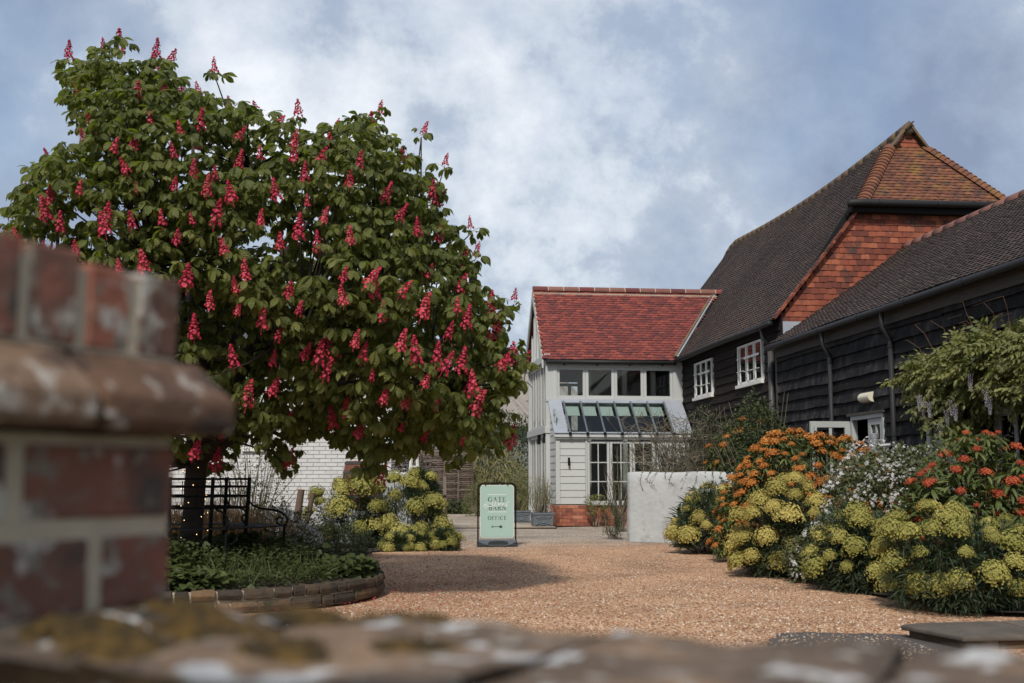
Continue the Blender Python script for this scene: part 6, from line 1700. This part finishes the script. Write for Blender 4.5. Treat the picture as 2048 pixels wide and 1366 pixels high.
def leafy(name, label, cat, c, r, n, leaf, lmat, seed, lob=.16, scale=1.0, zmin=-.35, flowers=None, droop=0.0, group=None, twigs=24, shell=.45, randomness=.6, part='foliage'):
    t = thing(name, (c[0], c[1], 0), label, cat, group)
    g = np.random.default_rng(seed)
    P, N = dome(n, c, r, seed, lob, zmin, shell=(0, shell))
    k = P[:, 2] > .02; P, N = P[k], N[k]
    # leaves gather in sprays
    P = P + .05 * np.sin(P[:, [1, 2, 0]] * 19 + seed)
    ax = N + g.normal(0, randomness, N.shape) + np.array([0, 0, .2 - droop])
    add_merged(part, [proto(leaf)], np.zeros(len(P), int), frames(P, ax, np.array([0, -.2, 1.0]) + N * .4 + g.normal(0, .4, N.shape), scale * g.uniform(.65, 1.25, len(P))), np.clip(g.normal(.5, .24, len(P)), 0, 1), lmat, t)
    Q, NQ = dome(600, c, np.array(r) * 1.02, seed + 3, lob, -.1)
    mb = MB()
    for i in range(min(twigs, len(Q))):
        b0 = np.array([c[0] + g.normal(0, .06), c[1] + g.normal(0, .06), 0.02]); m_ = b0 * .4 + Q[i] * .6 + np.array([0, 0, -.05]) + g.normal(0, .05, 3)
        mb.tube([tuple(b0), tuple(m_), tuple(Q[i])], [.014, .009, .004], 4, cap=False)
    o = mb.build('stems', M['twig'], t, smooth=True); o['kind'] = 'stuff'
    if flowers:
        protos_, fm, fs, most, dm, nm = flowers
        k = Q[:, 2] > .1
        F_, NF = dome(9000, c, np.array(r) * 1.03, seed + 5, lob, -.2); kk = (F_[:, 2] > .1) & (NF[:, 1] < .5); F_, NF = F_[kk], NF[kk]
        # follow the same lobes as the leaves
        F_, NF = spaced(F_, NF, dm, most)
        ms = up_mats(F_, NF + np.array([0, -.1, .5]) + g.normal(0, .2, NF.shape), fs * g.uniform(.6, 1.2, len(F_)), g)
        meshes = [[head_mesh(p, nm, fm, (b + .5) / 3) for b in range(3)] for p in protos_]
        for i in range(len(F_)): inst(nm, meshes[g.integers(0, len(protos_))][g.integers(0, 3)], ms[i], t)
    return t
# bed under the right-hand planting
mb = MB(); P = [(5.3, 20.0), (5.35, 18.2), (5.15, 16.2), (4.95, 14.4), (4.98, 13.2), (5.1, 11.8), (5.25, 10.6), (5.5, 9.95), (6.0, 9.75), (7.9, 9.6), (8.0, 20.8), (6.9, 20.6), (6.2, 20.9)]
mb.quad(*[(x, y, .018) for x, y in P]); props(mb.build('planting_bed', M['soil']), kind='structure')
E_ = 'euphorbia'
GE = 'yellow-green euphorbias in the right-hand bed'
head_plant('euphorbia', 'golden euphorbia clump in front of the white rendered wall', E_, (5.32, 18.4, .28), (.56, .6, .72), .185, 34, HEADC, M['gold_head'], M['euph_leaf'], needle, 55, 101, group=GE, dmin=.29)
head_plant('euphorbia', 'large golden euphorbia sprawling below the orange dome', E_, (5.15, 14.4, .22), (.62, .72, .80), .165, 44, HEADC, M['gold_head'], M['euph_leaf'], needle, 60, 102, group=GE, dmin=.255, lob=.2)
head_plant('euphorbia', 'small lime euphorbia between white-flowered and red-flowered shrubs', E_, (5.22, 12.3, .22), (.47, .5, .68), .14, 24, HEADC, M['lime_head'], M['euph_leaf'], needle, 55, 103, group=GE, dmin=.22)
head_plant('euphorbia', 'lime euphorbia nearest the stone step', E_, (5.58, 10.5, .20), (.82, .75, .64), .138, 42, HEADC, M['lime_head'], M['euph_leaf'], needle, 60, 104, group=GE, dmin=.215, lob=.2)
head_plant('honey_spurge', 'big orange-flowered spurge dome beside the open doors', 'spurge', (6.30, 16.4, .45), (1.08, .95, 1.42), .092, 165, HEADF, M['orange_head'], M['mell_leaf'], lance, 16, 111, leaf_len=.95, dmin=.125, ring=.55, stemlen=.14, lob=.1)
head_plant('honey_spurge', 'orange-flowered spurge trailing down between golden euphorbias', 'spurge', (5.32, 16.6, .3), (.42, .5, .98), .075, 44, HEADF, M['orange_head'], M['mell_leaf'], lance, 16, 112, leaf_len=.8, dmin=.11, ring=.55, stemlen=.13)
head_plant('honey_spurge', 'sparse pale orange spurge behind the white wall', 'spurge', (7.15, 21.9, 1.4), (.75, .5, 1.05), .10, 24, HEADF, M['orange_head'], M['mell_leaf'], lance, 18, 113, leaf_len=.9, dmin=.24, ring=.5, stemlen=.15)
head_plant('red_spurge', 'tall scarlet-flowered spurge at the right edge', 'spurge', (6.30, 11.7, .5), (.88, .7, 1.16), .068, 62, HEADF, M['red_head'], M['mell_leaf'], lance, 20, 121, leaf_len=1.05, dmin=.125, ring=.55, stemlen=.16, lob=.18)
head_plant('red_spurge', 'low scarlet-flowered spurge beside the small lime euphorbia', 'spurge', (5.75, 11.6, .3), (.40, .45, .72), .055, 16, HEADF, M['red_head'], M['mell_leaf'], lance, 20, 122, leaf_len=.95, dmin=.12, ring=.55, stemlen=.14)
star = [star_cluster(90 + i) for i in range(5)]
leafy('choisya', 'broad white-flowered evergreen shrub under the wisteria', 'shrub', (6.42, 13.9, .45), (.95, .9, 1.20), 9500, oval, M['choi_leaf'], 131, flowers=(star, M['white_flower'], .054, 290, .066, 'flower_cluster'), lob=.12)
leafy('choisya', 'low white-flowered shrub spilling onto the gravel', 'shrub', (5.25, 13.2, .2), (.42, .45, .5), 2600, oval, M['choi_leaf'], 132, flowers=(star, M['white_flower'], .055, 45, .1, 'flower_cluster'))
leafy('evergreen_shrub', 'dark green leafy shrub against the barn corner', 'shrub', (7.05, 20.6, 1.0), (.85, .75, 1.68), 9000, oval, M['dark_leaf'], 141, lob=.2, scale=1.1, twigs=40)
leafy('evergreen_shrub', 'loose green shrub between the twiggy shrub and barn', 'shrub', (6.95, 22.6, 1.2), (.95, .7, 1.25), 6500, small, M['dark_leaf'], 142, lob=.25, scale=1.2, twigs=60, shell=.7)
# strap-leaved rosettes by the white wall
yr = thing('strap_leaf_clump', (5.25, 20.3, 0), 'dark strap-leaved rosettes in front of the white wall', 'plant')
g = np.random.default_rng(150); lp, la, lu, sc_ = [], [], [], []
for (x, y, z) in ((5.32, 20.3, .62), (5.45, 20.2, .82), (5.62, 20.2, .98), (5.85, 20.1, .92), (5.30, 20.1, .42), (5.6, 20.0, .66), (6.05, 20.0, .95), (5.25, 19.9, .25)):
    for j in range(64):
        a = g.uniform(0, 6.3); e = g.uniform(-.35, 1.4); lp.append((x, y, z - g.uniform(0, .3))); la.append((math.cos(a), math.sin(a), e)); lu.append((g.normal(0, .2), g.normal(0, .2), 1)); sc_.append(g.uniform(.45, .75))
    mb = MB(); mb.tube([(x, y + .05, .02), (x, y, z)], .02, 6); mb.build('stem', M['bark'], yr)
add_merged('foliage', [proto(leaf_strip(.42, .075, 4, .35, .25, .45))], np.zeros(len(lp), int), frames(np.array(lp), np.array(la), np.array(lu), np.array(sc_)), g.uniform(0, 1, len(lp)), M['yucca_leaf'], yr)
# bare twiggy shrub above the white wall
tw = thing('twiggy_shrub', (6.0, 22.6, 0), 'bare twiggy shrub arching over the white rendered wall', 'shrub')
g = np.random.default_rng(160)
mb = MB(); tips = []
for i in range(150):
    b0 = np.array([6.1 + g.normal(0, .25), 22.7 + g.normal(0, .2), 0.3]); a = g.uniform(0, 6.3)
    e = b0 + np.array([math.cos(a) * g.uniform(.2, 1.25) - .15, math.sin(a) * g.uniform(.1, .6), g.uniform(1.1, 2.15)])
    m_ = (b0 + e) / 2 + np.array([0, 0, .35]) + g.normal(0, .1, 3)
    pts = [b0 * (1 - t) ** 2 + m_ * 2 * t * (1 - t) + e * t * t + g.normal(0, .02, 3) * (t > 0) for t in np.linspace(0, 1, 6)]
    mb.tube([tuple(p) for p in pts], [.011, .010, .008, .007, .005, .003], 4, cap=False)
    for p in pts[2:]:
        for k in range(3):
            d = g.normal(0, 1, 3); d[2] = abs(d[2]) * .8; q = p + nrm(d) * g.uniform(.12, .38); tips.append(q)
            mb.tube([tuple(p), tuple((p + q) / 2 + g.normal(0, .02, 3)), tuple(q)], [.005, .004, .002], 3, cap=False)
o = mb.build('twigs', M['twig'], tw); o['kind'] = 'stuff'
tips = np.array(tips); tips = np.concatenate([tips, tips + g.normal(0, .05, tips.shape)])
add_merged('foliage', [proto(leaf_strip(.03, .014, 2, .3, .2, .5))], np.zeros(len(tips), int), frames(tips, g.normal(0, 1, tips.shape), g.normal(0, 1, tips.shape), g.uniform(.6, 1.4, len(tips))), g.uniform(0, 1, len(tips)), M['choi_leaf'], tw)
# twigs hanging over the wall
hv = thing('trailing_climber', (5.4, 21.5, 1.3), 'thin trailing climber hanging over the top of the white wall', 'climber')
mb = MB(); lp = []
for i in range(12):
    x0 = 5.0 + .12 * i; yy = 22.25 - (x0 - 4.85) - .17; n_ = g.uniform(.1, .45)
    pts = [(x0 + .15, yy + .25, 1.42), (x0 + .05, yy, 1.36), (x0 + g.normal(0, .05), yy - .04, 1.36 - n_ * .5), (x0 + g.normal(.05, .12), yy - .05, 1.36 - n_)]
    mb.tube(pts, [.006, .005, .004, .003], 4, cap=False); lp += [np.array(pts[k]) * (1 - t) + np.array(pts[k + 1]) * t for k in (0, 1, 2) for t in g.uniform(0, 1, 5)]
mb.build('stems', M['stem'], hv)['kind'] = 'stuff'
lp = np.array(lp); add_merged('foliage', [proto(small)], np.zeros(len(lp), int), frames(lp, g.normal(0, 1, lp.shape), g.normal(0, 1, lp.shape), g.uniform(.5, .9, len(lp))), g.uniform(0, 1, len(lp)), M['mell_leaf'], hv)
# clipped bush and small plants by the extension
leafy('clipped_bush', 'small clipped dark bush at the left end of the white wall', 'bush', (4.72, 23.3, .32), (.19, .19, .42), 2600, leaf_strip(.03, .014, 2, .3, .2, .5), M['dark_leaf'], 171, lob=.05, zmin=-.9, twigs=6)
leafy('fern_tuft', 'yellow-green tuft growing against the brick plinth', 'plant', (5.45, 29.1, .55), (.28, .2, .28), 700, small, M['wist_leaf'], 172, zmin=-.8, twigs=8)
leafy('olive_bush', 'thin wispy olive-leaved bush before the extension window', 'bush', (5.55, 26.5, .9), (.35, .3, 1.1), 900, needle, M['choi_leaf'], 173, zmin=-.8, shell=.9, twigs=30, scale=.6)
leafy('planter_shrub', 'wispy yellow-green shrub in the planter beside the plinth', 'shrub', (4.03, 28.75, .78), (.33, .3, .52), 1700, needle, M['wist_leaf'], 174, zmin=-.5, shell=.8, twigs=40, scale=.55, group='shrubs in the square planters')
leafy('planter_shrub', 'bushy green shrub in the planter behind the sign', 'shrub', (3.70, 31.2, .78), (.36, .3, .75), 3400, needle, M['wist_leaf'], 175, zmin=-.7, shell=.6, twigs=20, scale=.7, group='shrubs in the square planters')
# ------------------------------------------------------------------ wisteria on the wing wall
ws = thing('wisteria', (7.7, 14.6, 0), 'wisteria with yellow-green leaves trained on the black wing wall', 'climber')
def pinnate(seed):
    r = random.Random(seed); mb = MB(); L = .30
    pts = [(0, L * t, -.10 * t * t * 1.6) for t in np.linspace(0, 1, 6)]
    mb.tube(pts, .003, 3, cap=False)
    for k in range(5):
        t = .15 + .8 * k / 5
        for s in (-1, 1):
            leaf_strip(.105 * r.uniform(.75, 1.15), .048, 3, .3, .35, .45, (0, L * t, -.16 * t * t), s * r.uniform(.9, 1.35), r.uniform(.0, .5), mb=mb)
    leaf_strip(.09, .038, 3, .3, .3, .45, (0, L, -.16), 0, .5, mb=mb)
    return mb
PIN = [pinnate(i) for i in range(4)]
g = np.random.default_rng(181)
clus = []
for (px, py, rp) in ((1822, 758, 26), (1850, 745, 36), (1880, 752, 40), (1905, 715, 40), (1935, 715, 42), (1965, 700, 42), (2002, 695, 44), (2045, 705, 52), (2090, 700, 55), (1900, 790, 42), (1945, 760, 52), (1985, 730, 58), (2035, 760, 60), (2085, 780, 60), (1890, 830, 34), (1925, 835, 40), (1935, 870, 26), (1865, 790, 34)):
    q = onx(px, py, WX - .4); clus.append((q[1], q[2], rp * q[1] / FPX * 1.05))
lp, la, lu = [], [], []
for (y, z, r_) in clus:
    for j in range(int(62 * (r_ / .3) ** 2)):
        v = nrm(g.normal(0, 1, 3)); p = np.array([WX - .38, y, z]) + v * np.array([.24, r_ * 1.1, r_ * .8]) * g.uniform(.5, 1)
        if p[0] > WX - .08: p[0] = WX - .08 - g.uniform(0, .1)
        lp.append(p); la.append(np.array([-.8, 0, 0]) + v * .8 + np.array([0, 0, -.05]) + g.normal(0, .65, 3)); lu.append(np.array([-.4, -.2, 1]) + g.normal(0, .45, 3))
lp, la, lu = map(np.array, (lp, la, lu))
pi_ = g.integers(0, 4, len(lp)); sc_ = g.uniform(.65, 1.05, len(lp)); rn = np.clip(g.normal(.5, .22, len(lp)), 0, 1); FM = frames(lp, la, lu, sc_)
order = np.argsort(np.linalg.norm(lp - CAMP, axis=1) + np.where(in_frame(lp), 0, 100))
wm = [[PIN[a].mesh('leaf', M['wist_leaf'], rnd=(b + .5) / 4) for b in range(4)] for a in range(4)]
for i in order[:250]: inst('leaf', wm[pi_[i]][int(rn[i] * 3.999)], FM[i], ws)
rest = order[250:]
add_merged('foliage', [proto(q) for q in PIN], pi_[rest], FM[rest], rn[rest], M['wist_leaf'], ws)
mb = MB(); mb.tube([(WX - .12, 14.9, .0), (WX - .12, 14.8, 1.2), (WX - .15, 15.0, 2.2), (WX - .14, 15.4, 2.5), (WX - .14, 16.4, 2.5)], [.05, .045, .035, .025, .008], 8); mb.build('trunk', M['bark'], ws, smooth=True)
mb = MB(); mb.tube([(WX - .14, 14.9, 2.0), (WX - .14, 14.2, 2.9), (WX - .14, 12.8, 3.2)], [.03, .022, .012], 6); mb.build('trunk', M['bark'], ws, smooth=True)
for k in range(14):
    y = g.uniform(13, 15.6); z = 2.75 + g.uniform(-.1, .4); mb = MB(); mb.tube([(WX - .4, y, z), (WX - .45, y + g.normal(0, .1), z + .25), (WX - .5, y + g.normal(.1, .15), z + .4), (WX - .55, y + g.normal(.2, .15), z + .38)], [.004, .003, .003, .002], 4); mb.build('tendril', M['stem'], ws)
def raceme(seed):
    r = random.Random(seed); mb = MB(); mb.tube([(0, 0, 0), (0, 0, -.32)], .003, 4)
    for i in range(46):
        t = i / 46; a = i * 2.4; q = .045 * (1 - t * .7) * r.uniform(.6, 1.1); floret(mb, (q * math.cos(a), q * math.sin(a), -.03 - t * .29), (math.cos(a), math.sin(a), -.3), .013, r, 4)
    return mb
rm = [raceme(i).mesh('flower_raceme', M['lilac'], rnd=.5) for i in range(3)]
for (px, py) in ((1838, 788), (1846, 800), (1893, 815), (1902, 795), (1880, 845), (1940, 745), (1972, 775), (1978, 790), (1910, 805), (1858, 800)):
    q = onx(px, py, WX - .72); inst('flower_raceme', rm[g.integers(0, 3)], Matrix.Translation(tuple(q)) @ Matrix.Scale(.75, 4), ws)

# ------------------------------------------------------------------ left-hand planting by the cottage
mb = MB(); P = [(-4.2, 15.2), (-1.2, 16.2), (-.3, 17.6), (-.1, 19.4), (1.15, 20.1), (1.35, 21.2), (.8, 22.2), (-4.5, 22.2)]
mb.quad(*[(x, y, .028) for x, y in P][::-1] if False else [(x, y, .018) for x, y in P]); props(mb.build('cottage_bed', M['soil']), kind='structure')
GL2 = 'euphorbias in the cottage bed'
head_plant('euphorbia', 'lime euphorbia clump left of the barrel', E_, (-.55, 20.6, .3), (.62, .5, .88), .235, 24, HEADC, M['lime_head'], M['euph_leaf'], needle, 40, 201, group=GL2, dmin=.35)
head_plant('euphorbia', 'lime euphorbia clump in front of the short white wall', E_, (.42, 20.6, .3), (.72, .5, .82), .225, 24, HEADC, M['lime_head'], M['euph_leaf'], needle, 40, 202, group=GL2, dmin=.34)
head_plant('euphorbia', 'two tall lime euphorbia heads against the hurdle fence', E_, (.78, 21.5, 1.0), (.30, .2, .34), .17, 2, HEADC, M['lime_head'], M['euph_leaf'], needle, 40, 203, group=GL2, dmin=.3, zmin=.2)
head_plant('low_euphorbia', 'low mounded euphorbia on the gravel edge left of the sign', E_, (.62, 19.9, .06), (.22, .2, .22), .12, 9, HEADC, M['lime_head'], M['euph_leaf'], needle, 26, 204, dmin=.14)
head_plant('low_euphorbia', 'small rounded euphorbia nearest the sign', E_, (1.10, 20.0, .06), (.22, .2, .25), .12, 9, HEADC, M['lime_head'], M['euph_leaf'], needle, 26, 205, dmin=.14)
head_plant('low_euphorbia', 'low mounded euphorbia in the middle of the gravel edge', E_, (.28, 19.75, .06), (.2, .2, .2), .11, 8, HEADC, M['lime_head'], M['euph_leaf'], needle, 26, 206, dmin=.14)
leafy('white_flowered_bush', 'white-flowered bush right of the tree seat', 'bush', (-1.42, 17.4, .25), (.55, .5, .52), 4200, small, M['dark_leaf'], 211, flowers=(star, M['white_flower'], .05, 170, .065, 'flower_cluster'))
leafy('leafy_bush', 'dark leafy bush at the foot of the lime euphorbias', 'bush', (-.75, 18.8, .15), (.6, .5, .36), 3200, small, M['dark_leaf'], 212)
leafy('leafy_bush', 'thin leafy bush against the whitewashed wall behind the bench', 'bush', (-2.2, 20.6, .9), (.75, .4, 1.15), 1500, small, M['dark_leaf'], 213, shell=.9, twigs=40)
og = thing('orange_grass', (-2.4, 16.9, 0), 'tuft of orange-brown ornamental grass behind the tree seat', 'grass')
M['grass_or'] = mat('orange_brown_grass', [(0.0, (0.10, 0.06, 0.02)), (0.5, (0.22, 0.125, 0.045)), (1.0, (0.34, 0.24, 0.11))], 4, .9, .4, -.15, rough=.7, translucent=.15, trans_col=(1.2, 1, .6))
lp = np.stack([g.normal(-2.5, .55, 2600), g.normal(16.9, .3, 2600), np.full(2600, .02)], 1)
add_merged('blades', [proto(leaf_strip(.85, .010, 5, .2, .25, .3))], np.zeros(2600, int), frames(lp, np.stack([g.normal(0, .22, 2600), g.normal(0, .22, 2600), np.ones(2600)], 1), g.normal(0, 1, (2600, 3)), g.uniform(.7, 1.25, 2600)), g.uniform(0, 1, 2600), M['grass_or'], og)
# hedges beyond the terrace
leafy('striped_bamboo', 'pale striped bamboo-like clump behind the sign', 'bamboo', (4.0, 40.8, .9), (1.35, .8, 1.75), 2600, strap, M['bamboo_leaf'], 221, scale=.8, lob=.15, droop=.5, zmin=-.8, twigs=30)
leafy('striped_bamboo', 'lower striped bamboo-like clump right of the hurdle fence', 'bamboo', (3.0, 40.2, .6), (.8, .6, 1.0), 1300, strap, M['bamboo_leaf'], 222, scale=.7, lob=.15, droop=.5, zmin=-.8, twigs=20)
leafy('yew_hedge', 'dark green hedge below the distant ribbed roof', 'hedge', (4.6, 43.5, 1.6), (3.2, 1.2, 2.1), 15000, leaf_strip(.12, .06, 2, .3, .2, .5), M['dark_leaf'], 223, lob=.06, zmin=-.8)
leafy('green_shrub', 'dark green shrub beside the cottage corner', 'shrub', (.75, 26.5, .6), (.5, .6, 1.1), 2600, oval, M['dark_leaf'], 224, zmin=-.8)
leafy('boxy_shrub', 'rounded yellow-green shrub left of the planters', 'shrub', (3.1, 36.5, .45), (.45, .4, .7), 2600, needle, M['wist_leaf'], 225, zmin=-.7, scale=.8)
leafy('fern_clump', 'small fern clump below the hurdle fence', 'plant', (2.5, 38.9, .1), (.5, .25, .35), 700, lance, M['dark_leaf'], 226, scale=1.1)
lp, ax = [], []
for i, (x, y, rx, rz) in enumerate(((-10, 31, 3.2, 3.4), (-16, 44, 6, 5), (-26, 52, 8, 6), (-6, 60, 7, 4), (20, 62, 8, 5))):
    P_, N_2 = dome(5000, (x, y, 1.4), (rx, 2.5, rz), 231 + i, .15, -.5, shell=(0, .4)); lp.append(P_); ax.append(N_2)
lp = np.concatenate(lp); ax = np.concatenate(ax) + g.normal(0, .6, lp.shape)
o = add_merged('far_wood', [proto(leaf_strip(.34, .20, 2, .3, .2, .5))], np.zeros(len(lp), int), frames(lp, ax, np.array([0, -.2, 1.0]) + g.normal(0, .4, lp.shape), g.uniform(.7, 1.3, len(lp))), g.uniform(0, 1, len(lp)), M['dark_leaf'])
props(o, 'far dark green woodland behind the buildings', 'woodland', kind='stuff')

# ------------------------------------------------------------------ loose stones and fallen petals on the drive
oct_ = MB().add([(1, 0, 0), (-1, 0, 0), (0, 1, 0), (0, -1, 0), (0, 0, .7), (0, 0, -.7)], [(0, 2, 4), (2, 1, 4), (1, 3, 4), (3, 0, 4), (2, 0, 5), (1, 2, 5), (3, 1, 5), (0, 3, 5)])
g = np.random.default_rng(300)
n_ = 70000
y = 1 / g.uniform(1 / 24.0, 1 / 4.0, n_); x = g.uniform(-.36, .50, n_) * y
k = (np.hypot(x - TX, y - TY) > BRD + .03) & (x > -3.4) & (x < 5.1 - .35 * (y < 17) * (y > 9)) & ~((y < 9) & (x > 3.95) & (x < 5.9)) & ~((np.hypot((x - 3.62) / .78, (y - 8.2) / .72) < 1) & (g.uniform(0, 1, n_) < .35)) & (y < 23)
x, y = x[k], y[k]; n_ = len(x)
z = np.array([gz(a, b) for a, b in zip(x, y)]) + .003
s_ = g.uniform(.006, .0135, n_)
M['pebble'] = mat('gravel_stone', [(0.0, (0.14, 0.070, 0.038)), (0.35, (0.34, 0.186, 0.098)), (0.7, (0.49, 0.33, 0.20)), (0.9, (0.54, 0.45, 0.35)), (1.0, (0.64, 0.59, 0.51))], 60, 1.0, .2, -.1, rough=.85)
o = add_merged('gravel_stones', [proto(oct_)], np.zeros(n_, int), frames(np.stack([x, y, z], 1), g.normal(0, 1, (n_, 3)) * np.array([1, 1, .25]), np.array([0, 0, 1.0]) + g.normal(0, .3, (n_, 3)), s_), g.uniform(0, 1, n_), M['pebble'])
props(o, 'loose orange and buff gravel stones on the drive', 'gravel', kind='stuff')
M['petal'] = mat('fallen_red_petal', [(0.0, (0.25, 0.02, 0.03)), (1.0, (0.45, 0.07, 0.08))], 9, .9, .3, -.1, rough=.8)
n_ = 1500; a = g.uniform(-2.6, .9, n_); q = BRD + np.abs(g.normal(0, 1.0, n_)) + .05
x = TX + q * np.cos(a); y = TY + q * np.sin(a)
o = add_merged('fallen_petals', [proto(leaf_strip(.02, .014, 2, .5, .3, .5))], np.zeros(n_, int), frames(np.stack([x, y, np.full(n_, .016)], 1), g.normal(0, 1, (n_, 3)) * np.array([1, 1, .2]), np.array([0, 0, 1.0]) + g.normal(0, .4, (n_, 3)), g.uniform(.6, 1.2, n_)), g.uniform(0, 1, n_), M['petal'])
props(o, 'fallen red petals scattered on the gravel by the tree bed', 'petals', kind='stuff')
